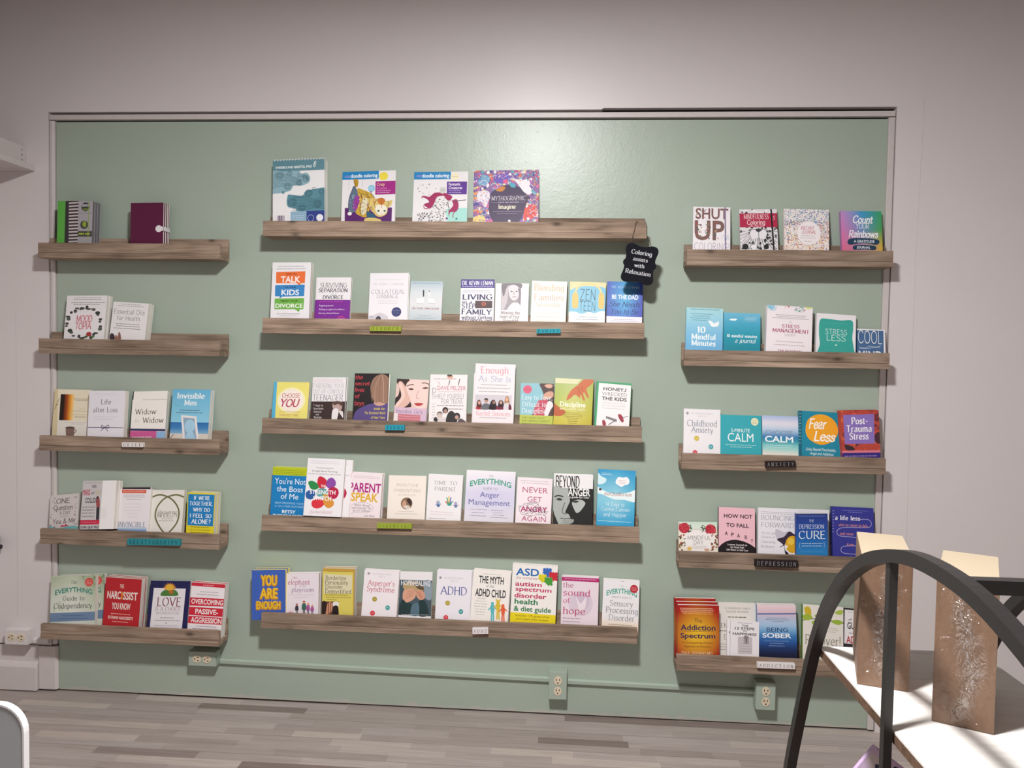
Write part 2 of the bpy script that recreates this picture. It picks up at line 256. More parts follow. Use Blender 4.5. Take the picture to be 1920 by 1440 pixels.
BOOKS=[
{'n': 'sketchbook','s': 'L1','label': 'black and green sketchbook with striped band and grey circle panel','short': 'black and green striped sketchbook','loc': [0.11767,-0.07336,1.72265],'rot': [-0.05907,-0.00424,0.00025],'W': 0.13874,'H': 0.19838,'Hv': 0.15616,'t': 0.01433,'bg': '3a3638','pages': '77747a','copies': [[0.11835,-0.0575,1.72258],[0.11876,-0.04165,1.7225]],'ops': [('R',-42,-26,218,1057,'5fae4a'),('P','cfc2c4',[314,33,604,17,593,55,309,71]),('P','cfc2c4',[316,111,607,96,595,134,312,149]),('P','cfc2c4',[317,189,609,175,598,213,315,227]),('P','cfc2c4',[318,268,612,253,600,292,318,306]),('P','cfc2c4',[319,346,614,332,603,370,321,384]),('P','cfc2c4',[321,424,617,411,605,449,324,462]),('P','cfc2c4',[322,503,619,490,608,528,326,541]),('P','cfc2c4',[323,581,622,568,610,606,329,619]),('P','cfc2c4',[324,660,624,647,613,685,332,697]),('P','cfc2c4',[326,738,627,726,615,764,335,776]),('P','cfc2c4',[327,816,629,804,618,843,338,854]),('P','cfc2c4',[328,895,632,883,620,921,340,932]),('P','cfc2c4',[329,973,634,962,623,1000,343,1011]),('R',591,-32,1026,1052,'a9a5ac'),('E',793,142,120,108,'3c3b3f'),('T','ONYX',792,107,209,65,'efeef2','b'),('T','GREEN',795,202,152,49,'8fae3c','b'),('R',601,292,981,300,'77737a'),('E',768,578,114,103,'4a4a44'),('S','8fa83c',[721,592,734,516,790,488,830,550,801,641]),('R',590,733,996,869,'4b4c46'),('D',780,801,317,60,'a8b83a'),('R',876,-11,898,997,'93a85a')]},
{'n': 'journal','s': 'L1','label': 'plain purple journal closed by a white round clasp strap','short': 'purple journal with white clasp','loc': [0.40184,-0.07318,1.72311],'rot': [-0.05697,-0.01583,0.0009],'W': 0.12711,'H': 0.19205,'Hv': 0.14831,'t': 0.00898,'bg': '5a1b3d','hard': 1,'clasp': 1,'copies': [[0.40311,-0.06129,1.72305],[0.40362,-0.0494,1.72299],[0.4029,-0.03751,1.7229]],'ops': []},
{'n': 'book','s': 'L2','label': 'white book with a wreath of leaves around red lettering','short': 'white leaf-wreath book','loc': [0.14908,-0.07023,1.36509],'rot': [-0.16404,-0.01646,0.00272],'W': 0.15933,'H': 0.20338,'Hv': 0.16835,'t': 0.0168,'bg': 'e9e5e8','copies': [[0.15076,-0.05171,1.3649]],'ops': [('D',513,52,668,18,'999999'),('D',517,93,696,18,'999999'),('D',537,167,835,21,'8a8688'),('D',513,209,668,21,'8a8688'),('E',872,612,36,21,'3f3f42'),('E',894,722,45,31,'4f4a4c'),('E',888,776,53,41,'5c5f58'),('E',788,873,61,21,'38443a'),('E',739,904,36,31,'3f3f42'),('E',680,970,45,41,'4f4a4c'),('E',530,966,53,21,'5c5f58'),('E',456,993,61,31,'38443a'),('E',378,947,36,41,'3f3f42'),('E',237,935,45,21,'4f4a4c'),('E',178,855,53,31,'5c5f58'),('E',142,812,61,41,'38443a'),('E',46,709,36,21,'3f3f42'),('E',54,651,45,31,'4f4a4c'),('E',82,542,53,41,'5c5f58'),('E',64,490,61,21,'38443a'),('E',139,394,36,31,'3f3f42'),('E',238,362,45,41,'4f4a4c'),('E',273,297,53,21,'5c5f58'),('E',397,300,61,31,'38443a'),('E',522,271,36,41,'3f3f42'),('E',575,316,45,21,'4f4a4c'),('E',692,327,53,31,'5c5f58'),('E',800,407,61,41,'38443a'),('E',811,452,36,21,'3f3f42'),('E',881,556,45,31,'4f4a4c'),('L',14,'4a4a48',[256,299,371,339,450,281,538,335,647,301]),('T','MOOD',478,537,395,149,'c93d56','h'),('T','TOPIA',468,705,395,144,'c93d56','h'),('E',621,895,67,51,'a83a3c'),('E',718,954,50,23,'5a7a4a'),('E',565,948,39,21,'4a6a44')]},
{'n': 'book','s': 'L2','label': 'white book with thin grey title and tiny bottles in its lower corner','short': 'white thin-titled book beside the leaf-wreath book','loc': [0.32038,-0.07271,1.3668],'rot': [-0.13027,0.04573,-0.00599],'W': 0.13999,'H': 0.17495,'Hv': 0.14297,'t': 0.0198,'bg': 'e8e4e6','copies': [[0.31911,-0.05124,1.36669]],'ops': [('D',499,54,533,21,'999999'),('D',504,99,752,21,'999999'),('T','Essential Oils',482,255,862,125,'5b595e','t'),('T','for Health',475,426,642,119,'5b595e','t'),('D',476,584,674,24,'7a767a'),('D',492,641,658,24,'7a767a'),('D',469,704,746,24,'7a767a'),('S','3d3037',[8,922,51,850,128,890,156,1009,27,1017]),('S','a06a58',[165,1009,172,890,227,933,243,1014]),('S','8c6658',[249,1013,244,823,299,842,336,1012])]},
{'n': 'book','s': 'L3','label': 'cream book with a black to amber glowing photo and a small cup','short': 'cream amber-photo book','loc': [0.07573,-0.04705,0.9929],'rot': [-0.11844,-0.00147,0.00018],'W': 0.14343,'H': 0.21107,'Hv': 0.17842,'t': 0.0158,'bg': 'e9dfc8','copies': [],'ops': [('P','d6c79f',[-23,-11,85,-10,157,1032,-31,1035]),('G',177,107,579,672,'h','1a120e 2a140c a84a14 f0a838 f3e0ae'),('L',12,'6a5a40',[33,448,144,187]),('L',9,'6a5a40',[50,344,159,320]),('D',761,204,417,16,'8a7c62'),('D',779,238,357,16,'8a7c62'),('T','DON',791,415,179,46,'d9cda8','r'),('D',721,468,446,27,'cdbf9a'),('D',697,547,476,23,'cdbf9a'),('D',775,594,327,18,'7a6c52'),('R',137,677,1006,1025,'e7e1d9'),('D',636,715,595,11,'b0a79c'),('D',698,748,357,11,'b0a79c'),('P','85695f',[377,831,631,827,626,1024,407,1028]),('E',506,831,131,25,'5f4a44'),('C',21,'85695f',[634,864,680,897,632,955])]},
{'n': 'book','s': 'L3','label': 'white book with a dark string bow across its cover','short': 'white string-bow book','loc': [0.23619,-0.07273,0.99529],'rot': [-0.1159,-0.01942,0.00226],'W': 0.14297,'H': 0.20792,'Hv': 0.17412,'t': 0.0258,'bg': 'e6e2ea','copies': [],'ops': [('D',464,77,617,19,'cfcad4'),('T','Life',479,244,279,107,'57525e','r'),('T','after Loss',469,418,676,107,'57525e','r'),('D',493,573,691,16,'cdc8d3'),('D',437,628,500,16,'cdc8d3'),('L',15,'41405f',[-27,806,477,808,995,812]),('C',15,'41405f',[477,806,385,756,395,826,477,806,568,753,581,822,477,806]),('L',15,'41405f',[477,806,363,884]),('L',15,'41405f',[477,806,565,887])]},
{'n': 'book','s': 'L3','label': 'cream book with navy stripe above pink and blue blocks','short': 'cream pink-block book','loc': [0.39572,-0.06286,0.99709],'rot': [-0.2096,-0.03861,0.00821],'W': 0.13767,'H': 0.20958,'Hv': 0.17918,'t': 0.0168,'bg': 'efeae4','copies': [],'ops': [('R',-37,-13,24,180,'3a3a4c'),('T','Widow',405,441,625,114,'5b4b46','r'),('T','to',175,633,122,77,'c9c0ba','i'),('T','Widow',636,628,625,114,'5b4b46','r'),('P','34315f',[-42,802,1014,826,1017,872,-36,848]),('P','cc5c94',[-35,852,756,866,765,1071,-18,1080]),('P','8fb5dc',[757,873,1032,876,1027,1068,765,1071]),('D',350,989,579,23,'f0dce6'),('D',634,183,671,14,'9a9490')]},
{'n': 'book','s': 'L3','label': 'sky blue book with an empty picture frame on a beach','short': 'blue beach-frame book','loc': [0.56234,-0.07036,0.99398],'rot': [-0.15636,-0.0079,0.00125],'W': 0.14942,'H': 0.22102,'Hv': 0.18777,'t': 0.0158,'bg': '7fc0dc','copies': [[0.56245,-0.05288,0.99378]],'ops': [('G',-124,-29,1098,677,'v','68b2d6 8ccae2'),('G',-83,667,1139,903,'v','2f6aa8 3f7fba 7fb0cc'),('R',-62,896,1160,1170,'d6cdc2'),('T','Invisible',492,127,728,111,'eef4f6','R'),('T','Men',490,266,328,107,'eef4f6','R'),('D',482,421,528,19,'43627a'),('D',486,472,694,19,'43627a'),('P','e6e1e2',[260,522,668,546,773,1037,359,1046]),('P','8fa9c0',[321,570,621,586,713,1038,419,1045]),('E',510,742,139,133,'a4cbe2'),('S','a4cbe2',[427,1044,466,861,589,859,652,954,673,1039]),('L',11,'445566',[64,289,88,304]),('L',11,'445566',[151,320,181,332]),('L',17,'5a4a40',[26,989,100,912])]},
{'n': 'book','s': 'L4','label': 'small grey book with hand-lettered words and a red paper boat','short': 'small grey paper-boat book','loc': [0.06007,-0.05908,0.641],'rot': [-0.21068,-0.10771,0.02299],'W': 0.1156,'H': 0.15414,'Hv': 0.13255,'t': 0.0108,'bg': 'cfc7c5','copies': [[0.0616,-0.04652,0.64091]],'ops': [('T','ONE',468,177,482,141,'57494d','h'),('T','Question',473,367,660,141,'57494d','h'),('T','A DAY',533,524,400,104,'57494d','h'),('D',510,632,334,24,'8a7c80'),('T','You & Me',503,758,779,135,'57494d','h'),('S','6fb2b2',[-22,872,128,913,352,959,611,929,946,940,990,1148,-14,1178]),('P','b9405a',[359,931,497,832,565,854,685,921]),('P','efe8e8',[454,882,509,840,558,885]),('N',13,26,247,990,16,33,'8a7c80 a09498',3),('N',840,16,1007,965,16,33,'8a7c80 a09498',4)]},
{'n': 'book','s': 'L4','label': 'tall white book with a grey flap and red band jutting over the shelf edge','short': 'tall white red-banded book','loc': [0.2172,-0.09787,0.67699],'rot': [-0.20018,-0.04233,0.00859],'W': 0.13319,'H': 0.1835,'Hv': 0.1835,'t': 0.0178,'bg': 'eeeaea','copies': [[0.21797,-0.07503,0.6724]],'ops': [('P','c6c1c3',[-27,-14,588,-15,581,1035,-18,1056]),('D',300,43,504,17,'8a8486'),('T','WHEN',341,116,132,67,'4a4448','c'),('T','MARS',126,237,221,122,'b84058','c'),('T','and',314,247,95,71,'4a4448','h'),('T','VENUS',476,243,164,105,'c2b48e','c'),('T','COLLIDE',285,402,353,105,'4a4448','c'),('D',232,545,394,19,'5a5456'),('D',224,604,362,19,'5a5456'),('D',222,667,378,19,'5a5456'),('D',224,735,372,19,'5a5456'),('S','9a4a4a',[438,408,478,340,530,385,548,553,460,555]),('P','33333a',[454,551,548,549,557,805,470,807]),('E',469,349,35,29,'4a3030'),('P','c22745',[-33,810,576,808,561,901,-37,904]),('D',269,856,473,19,'e08a98'),('T','JOHN GRAY PHD',296,956,552,59,'3a3438','c'),('D',661,575,189,8,'cfcacb'),('D',664,604,189,8,'cfcacb'),('D',667,634,189,8,'cfcacb'),('D',670,663,189,8,'cfcacb'),('D',673,692,189,8,'cfcacb'),('D',676,721,189,8,'cfcacb'),('D',679,751,189,8,'cfcacb'),('D',682,780,189,8,'cfcacb')]},
{'n': 'book','s': 'L4','label': 'dark red and purple book hidden behind the pale orange-striped book','short': 'dark red hidden book','loc': [0.32585,-0.04806,0.63712],'rot': [-0.1657,-0.03486,0.00583],'W': 0.13246,'H': 0.19148,'Hv': 0.16802,'t': 0.0138,'bg': 'b03a34','copies': [],'ops': [('G',-123,-25,1095,1127,'v','2a1a2a 3a1a20 c8503c b83434 8a2030 3a2050')]},
{'n': 'book','s': 'L4','label': 'pale book with an orange strip on top and blue fade below','short': 'pale orange-striped book','loc': [0.3429,-0.07021,0.63723],'rot': [-0.16564,-0.02297,0.00384],'W': 0.12496,'H': 0.18854,'Hv': 0.15969,'t': 0.0198,'bg': 'ece6ea','copies': [],'ops': [('P','d8604a',[66,8,843,13,850,93,75,93]),('D',446,48,674,20,'f0b8a8'),('D',472,138,674,18,'a29ca2'),('D',476,185,674,18,'a29ca2'),('D',464,238,506,18,'a29ca2'),('D',440,352,573,23,'dcd0d8'),('D',447,429,640,23,'dcd0d8'),('D',454,507,506,23,'dcd0d8'),('D',461,585,371,23,'dcd0d8'),('D',468,662,303,23,'dcd0d8'),('G',-89,897,929,1135,'v','dfe2ec 7ba0cc 3f6fae 3f6fae'),('T','INVINCIBLE',451,838,859,115,'6a7a9a','r')]},
{'n': 'book','s': 'L4','label': 'off-white book with two interlocking olive rings','short': 'off-white olive-ring book','loc': [0.46685,-0.06193,0.63827],'rot': [-0.20953,-0.02864,0.00609],'W': 0.12738,'H': 0.18757,'Hv': 0.1608,'t': 0.0188,'bg': 'e6e2dc','copies': [],'ops': [('C',46,'6b6a45',[10,170,203,121,403,142,643,236,825,407,883,580,831,780,683,946,530,1062]),('C',46,'6b6a45',[1033,183,795,121,600,138,377,217,197,396,145,597,219,770,386,953,564,1073]),('T','Recovering',517,526,594,75,'66645c','i'),('T','INFIDELITY',532,608,660,85,'4a4844','r'),('D',524,688,363,17,'77736a'),('D',496,736,462,17,'77736a')]},
{'n': 'book','s': 'L4','label': 'yellow book with white capitals on a bright blue block','short': 'yellow and blue book','loc': [0.60949,-0.07322,0.63442],'rot': [-0.07076,0.00667,-0.00047],'W': 0.10848,'H': 0.18687,'Hv': 0.15628,'t': 0.0218,'bg': 'e0d028','copies': [[0.61115,-0.04987,0.63431]],'ops': [('P','1f7fc0',[27,38,978,36,962,802,36,794]),('T',"IF WE'RE",523,125,572,87,'eef2f4','R'),('T','TOGETHER,',501,261,820,87,'eef2f4','R'),('T','WHY DO',521,409,610,87,'eef2f4','R'),('T','I FEEL SO',503,555,782,87,'eef2f4','R'),('T','ALONE?',519,695,706,102,'eef2f4','R'),('D',490,831,687,23,'8a7e20'),('D',494,900,725,23,'8a7e20'),('D',498,964,687,23,'8a7e20')]},
{'n': 'book','s': 'L5','label': 'pale green square book with teal arched title and red dot','short': 'pale green teal-titled book','loc': [0.10065,-0.0707,0.27078],'rot': [-0.13486,-0.05912,0.00802],'W': 0.18037,'H': 0.20768,'Hv': 0.17776,'t': 0.0188,'bg': 'c9d0c0','copies': [[0.12376,-0.05005,0.27198]],'ops': [('M','a9b798 c3ccb4 8fa07c d2d8cc dfe2d8 c0cab4 d6dad0 dcdfd6 d0d6c8'),('N',712,-17,996,208,10,62,'93a580 a9b798 7f936c',5),('N',1,523,297,749,7,57,'bccbb4 c8d2c0',6),('T','The',517,129,130,68,'5b5b56','r'),('T','EVERYTHING',515,314,834,149,'2f8a7a','A'),('T','Guide to',518,472,486,95,'4a4641','r'),('T','Codependency',505,630,857,113,'4a4641','r'),('P','6f88a8',[-30,783,1033,768,1037,954,-24,969]),('D',515,844,497,20,'49607e'),('D',517,909,663,20,'49607e'),('E',855,136,95,90,'d8504a'),('D',855,107,118,14,'f0c0b8'),('D',855,141,142,14,'f0c0b8'),('D',856,174,118,14,'f0c0b8')]},
{'n': 'book','s': 'L5','label': 'red book with tall narrow white capitals','short': 'red narrow-capital book','loc': [0.29421,-0.07329,0.26621],'rot': [-0.08497,0.02948,-0.00251],'W': 0.14367,'H': 0.2137,'Hv': 0.1858,'t': 0.0138,'bg': 'b8242c','copies': [[0.29315,-0.05794,0.26613],[0.29443,-0.0426,0.26598]],'ops': [('T','THE',460,163,112,82,'ecd0c8','c'),('T','NARC',258,349,376,160,'f0e6de','c'),('T','I',479,351,29,160,'e8a030','c'),('T','SSIST',712,352,406,160,'f0e6de','c'),('T','YOU KNOW',478,572,514,134,'f0e6de','c'),('D',479,736,544,22,'e8b4ac'),('T','EXTREME NARCISSISTS',481,812,691,61,'f0d8d0','c'),('D',481,896,441,22,'e8b4ac')]},
{'n': 'book','s': 'L5','label': 'navy book with a white panel under an orange sun','short': 'navy sunburst book','loc': [0.47483,-0.06656,0.26838],'rot': [-0.20948,-0.0192,0.00408],'W': 0.15983,'H': 0.20304,'Hv': 0.17983,'t': 0.0188,'bg': '1f1f50','copies': [],'ops': [('P','e4dfe4',[92,154,892,160,872,1137,73,1161]),('P','d98a2a',[653,136,582,156,488,144,579,124]),('P','d98a2a',[644,180,568,180,488,144,584,149]),('P','d98a2a',[611,217,541,199,488,144,573,175]),('P','d98a2a',[558,243,506,209,488,144,549,195]),('P','d98a2a',[495,253,468,208,488,144,516,207]),('P','d98a2a',[430,247,433,198,488,144,478,209]),('P','d98a2a',[375,224,407,179,488,144,442,201]),('P','d98a2a',[337,188,394,155,488,144,413,184]),('P','d98a2a',[323,146,395,129,488,144,396,161]),('P','d98a2a',[336,103,411,105,488,144,393,135]),('P','d98a2a',[372,67,439,88,488,144,406,111]),('P','d98a2a',[427,43,475,79,488,144,431,91]),('P','d98a2a',[491,35,513,81,488,144,466,80]),('P','d98a2a',[555,44,547,93,488,144,504,79]),('P','d98a2a',[609,69,572,113,488,144,540,89]),('P','d98a2a',[643,106,583,137,488,144,567,107]),('E',488,144,100,70,'e2b03c'),('S','4a7a3a',[285,313,303,236,395,192,481,206,599,187,686,229,704,306,493,319]),('E',537,236,58,39,'b8662a'),('T','LOVE',500,440,594,175,'7a2a38','r'),('T','IS A CHOICE',488,585,633,74,'a0808a','r'),('T','WORKBOOK',489,673,594,52,'b4a4ac','r'),('D',486,771,343,17,'8a7e86'),('D',492,826,646,17,'8a7e86'),('E',476,879,18,11,'8a7e86'),('D',476,934,567,17,'b8acb4'),('D',481,978,567,17,'b8acb4')]},
{'n': 'book','s': 'L5','label': 'white book with title on three broad red bands','short': 'white three-red-band book','loc': [0.62479,-0.07025,0.26682],'rot': [-0.15222,0.02004,-0.00307],'W': 0.13381,'H': 0.20288,'Hv': 0.17664,'t': 0.0168,'bg': 'ece4e8','copies': [[0.6242,-0.05176,0.26663]],'ops': [('P','c8283c',[-33,2,1006,2,1007,81,-43,69]),('D',505,42,312,18,'f0b8c0'),('D',547,186,530,20,'9a9096'),('D',508,243,661,20,'9a9096'),('P','c8283c',[-53,318,1025,310,1020,472,-69,496]),('P','c8283c',[-52,518,1043,516,1041,692,-69,692]),('P','c8283c',[-51,709,1060,709,1047,859,-70,865]),('T','OVERCOMING',512,393,936,107,'f4eaec','c'),('T','PASSIVE-',522,601,671,107,'f4eaec','c'),('T','AGGRESSION',530,782,905,111,'f4eaec','c'),('D',547,915,608,20,'8a8086'),('D',522,968,749,20,'8a8086')]},
{'n': 'drawing_pad','s': 'M1','label': 'wire-bound drawing pad with teal wave swirls on white','short': 'teal-wave drawing pad','loc': [0.98565,-0.07003,1.81336],'rot': [-0.10457,-0.04291,0.0045],'W': 0.19687,'H': 0.26903,'Hv': 0.23349,'t': 0.0088,'bg': 'e9e8ea','wire': 1,'copies': [[0.98601,-0.05968,1.81324],[0.98608,-0.04934,1.81311],[0.98407,-0.03901,1.81289]],'ops': [('P','5f8a96',[-21,-17,1025,-19,1024,181,-20,185]),('T','WIREBOUND BRISTOL PAD',404,117,704,39,'eef2f2','b'),('C',10,'eef2f2',[789,124,809,46,836,51,815,127,795,115,811,68]),('S','8fb2be',[-20,188,205,182,512,185,533,237,655,219,721,296,696,382,553,426,410,417,349,495,206,529,43,538,-18,513]),('C',6,'3f6470',[-19,234,144,210,349,263,553,323]),('C',6,'3f6470',[-19,260,144,233,349,281,553,333]),('C',6,'3f6470',[-19,286,144,257,349,298,553,343]),('C',6,'3f6470',[-19,311,144,281,349,315,553,353]),('C',6,'3f6470',[-19,337,144,305,349,332,553,364]),('C',6,'3f6470',[-19,362,144,329,349,349,553,374]),('C',6,'3f6470',[-19,388,144,353,349,366,553,384]),('C',6,'3f6470',[-19,414,145,377,349,383,553,395]),('C',6,'3f6470',[-19,439,145,401,349,401,553,405]),('C',6,'3f6470',[-19,465,145,425,349,418,553,415]),('C',6,'3f6470',[471,220,574,237,655,283,692,331]),('C',6,'3f6470',[471,240,574,254,655,296,692,339]),('C',6,'3f6470',[471,261,574,271,655,310,692,348]),('C',6,'3f6470',[471,282,574,288,655,324,692,356]),('L',7,'3f6470',[704,313,699,335,684,353,661,365,635,369,608,365,586,353,571,335,565,314,571,293,586,275,608,262,635,258,662,262,684,274,699,292,704,313]),('L',7,'3f6470',[684,313,680,328,670,341,654,350,635,353,616,350,600,341,590,329,586,314,590,299,600,286,616,277,635,274,654,277,670,286,680,298,684,313]),('L',7,'3f6470',[661,313,659,322,654,329,645,333,635,335,625,333,616,329,610,322,608,314,610,306,616,299,625,294,635,292,645,294,654,299,659,305,661,313]),('L',7,'3f6470',[208,247,202,269,186,288,162,301,134,306,106,301,82,289,66,270,60,248,66,225,82,206,106,193,134,189,162,193,186,206,202,224,208,247]),('L',7,'3f6470',[185,247,181,263,170,276,154,285,134,288,114,285,98,276,87,263,83,247,87,232,98,219,114,210,134,207,153,210,170,218,181,231,185,247]),('L',7,'3f6470',[161,247,159,255,153,262,144,267,134,268,124,267,115,262,109,255,107,247,109,239,115,232,124,228,134,226,144,228,153,232,158,239,161,247]),('L',7,'3f6470',[353,435,348,455,334,472,313,483,288,487,263,483,242,472,227,455,222,435,227,415,241,398,263,387,288,383,313,387,334,398,348,415,353,435]),('L',7,'3f6470',[331,435,327,448,318,459,304,467,288,469,271,467,257,459,248,448,245,435,248,422,257,411,271,403,288,401,304,403,318,411,327,422,331,435]),('L',7,'3f6470',[310,435,308,442,304,448,296,452,288,453,279,452,272,448,267,442,265,435,267,428,272,422,279,418,288,417,296,418,304,422,308,428,310,435]),('L',7,'3f6470',[565,383,561,399,550,413,533,422,512,425,492,422,475,413,463,399,459,383,463,367,475,353,492,344,512,340,533,344,550,353,561,366,565,383]),('L',7,'3f6470',[543,383,541,392,534,400,524,405,512,407,501,405,491,400,484,392,482,383,484,374,491,366,501,360,512,358,524,360,534,365,541,373,543,383]),('L',7,'3f6470',[373,220,370,234,360,246,345,254,328,256,311,254,296,246,287,235,283,221,287,207,296,195,311,188,328,185,345,187,360,195,370,207,373,220]),('L',7,'3f6470',[353,220,351,228,346,234,338,239,328,240,319,239,311,234,306,228,304,221,305,213,311,207,319,203,328,201,338,202,346,207,351,213,353,220]),('E',202,524,29,24,'5f8a96'),('S','5b8c9b',[288,589,308,563,380,572,573,589,635,520,778,494,900,481,1022,502,1021,838,492,838,451,795,309,769,272,692]),('C',6,'2f525e',[390,589,614,602,818,649,1012,571]),('C',6,'2f525e',[390,615,614,626,818,666,1012,598]),('C',6,'2f525e',[390,640,614,650,818,683,1012,626]),('C',6,'2f525e',[390,666,614,675,818,700,1012,653]),('C',6,'2f525e',[390,692,614,699,818,717,1011,681]),('C',6,'2f525e',[390,718,614,723,818,735,1011,709]),('C',6,'2f525e',[390,743,614,747,818,752,1011,736]),('C',6,'2f525e',[390,769,614,771,818,769,1011,764]),('C',6,'2f525e',[390,795,614,795,818,786,1011,791]),('C',6,'2f525e',[390,821,614,819,818,803,1011,819]),('L',7,'2f525e',[457,692,451,716,435,736,409,749,380,754,350,749,325,736,308,716,302,692,308,668,325,648,350,635,380,630,409,635,435,648,451,668,457,692]),('L',7,'2f525e',[435,692,431,709,419,723,401,733,380,736,359,733,341,723,329,709,325,692,329,675,341,661,359,651,380,648,401,651,419,661,431,675,435,692]),('L',7,'2f525e',[410,692,408,701,401,709,391,715,380,716,368,715,358,709,352,701,349,692,352,683,358,675,368,669,380,668,391,669,401,675,408,683,410,692]),('L',7,'2f525e',[765,554,760,575,745,593,722,605,696,610,669,605,647,593,632,575,626,554,632,533,647,515,669,503,696,499,722,503,745,515,760,533,765,554]),('L',7,'2f525e',[745,554,741,569,730,582,715,590,696,593,677,590,661,582,651,569,647,554,651,539,661,526,677,518,696,515,715,518,731,526,741,539,745,554]),('L',7,'2f525e',[722,554,720,562,715,569,706,574,696,575,686,574,677,569,671,562,669,554,671,546,677,539,686,534,696,533,706,534,715,539,720,546,722,554]),('L',7,'2f525e',[942,735,936,757,920,776,897,789,869,793,840,789,817,776,801,757,795,735,801,712,817,693,841,680,869,676,897,680,921,693,937,712,942,735]),('L',7,'2f525e',[922,735,918,751,906,765,889,774,869,777,848,774,831,765,820,751,816,735,820,718,831,705,849,695,869,692,889,695,906,704,918,718,922,735]),('L',7,'2f525e',[897,735,895,743,889,751,880,756,869,757,858,756,848,751,842,743,840,735,842,726,849,718,858,713,869,712,880,713,889,718,895,726,897,735]),('L',7,'2f525e',[630,786,626,804,614,819,595,828,573,832,551,828,533,819,521,804,516,786,521,769,533,754,551,744,573,741,595,744,614,754,626,769,630,786]),('L',7,'2f525e',[608,786,605,797,598,806,587,812,573,814,560,812,549,806,541,797,539,786,541,776,549,767,560,761,573,759,587,761,598,767,605,776,608,786]),('L',7,'2f525e',[994,536,990,553,978,566,961,576,941,579,920,576,903,567,892,553,888,536,892,520,903,506,921,497,941,494,961,497,978,506,990,520,994,536]),('L',7,'2f525e',[971,536,969,546,962,554,952,559,941,561,929,559,919,554,912,546,910,536,912,527,919,519,929,514,941,512,952,514,962,519,969,527,971,536]),('L',7,'2f525e',[827,485,824,494,818,501,809,506,798,508,787,506,778,501,772,494,769,485,772,476,778,469,787,464,798,462,809,464,818,469,824,476,827,485]),('R',349,843,655,1104,'8fb0c6'),('D',492,915,224,10,'d8e4ec'),('D',492,946,224,10,'d8e4ec'),('D',492,977,224,10,'d8e4ec'),('R',654,843,1021,1104,'2f3f86'),('L',6,'c8d0e8',[795,958,790,978,777,995,758,1006,736,1010,713,1006,694,995,681,978,677,958,681,938,694,922,713,911,736,907,759,911,778,922,790,939,795,958]),('E',909,958,67,57,'e8e8ee'),('R',95,901,232,1103,'a89cac'),('R',122,901,138,1103,'6a5f70'),('R',167,901,179,1103,'6a5f70'),('R',197,901,211,1103,'cfc6d0')]},
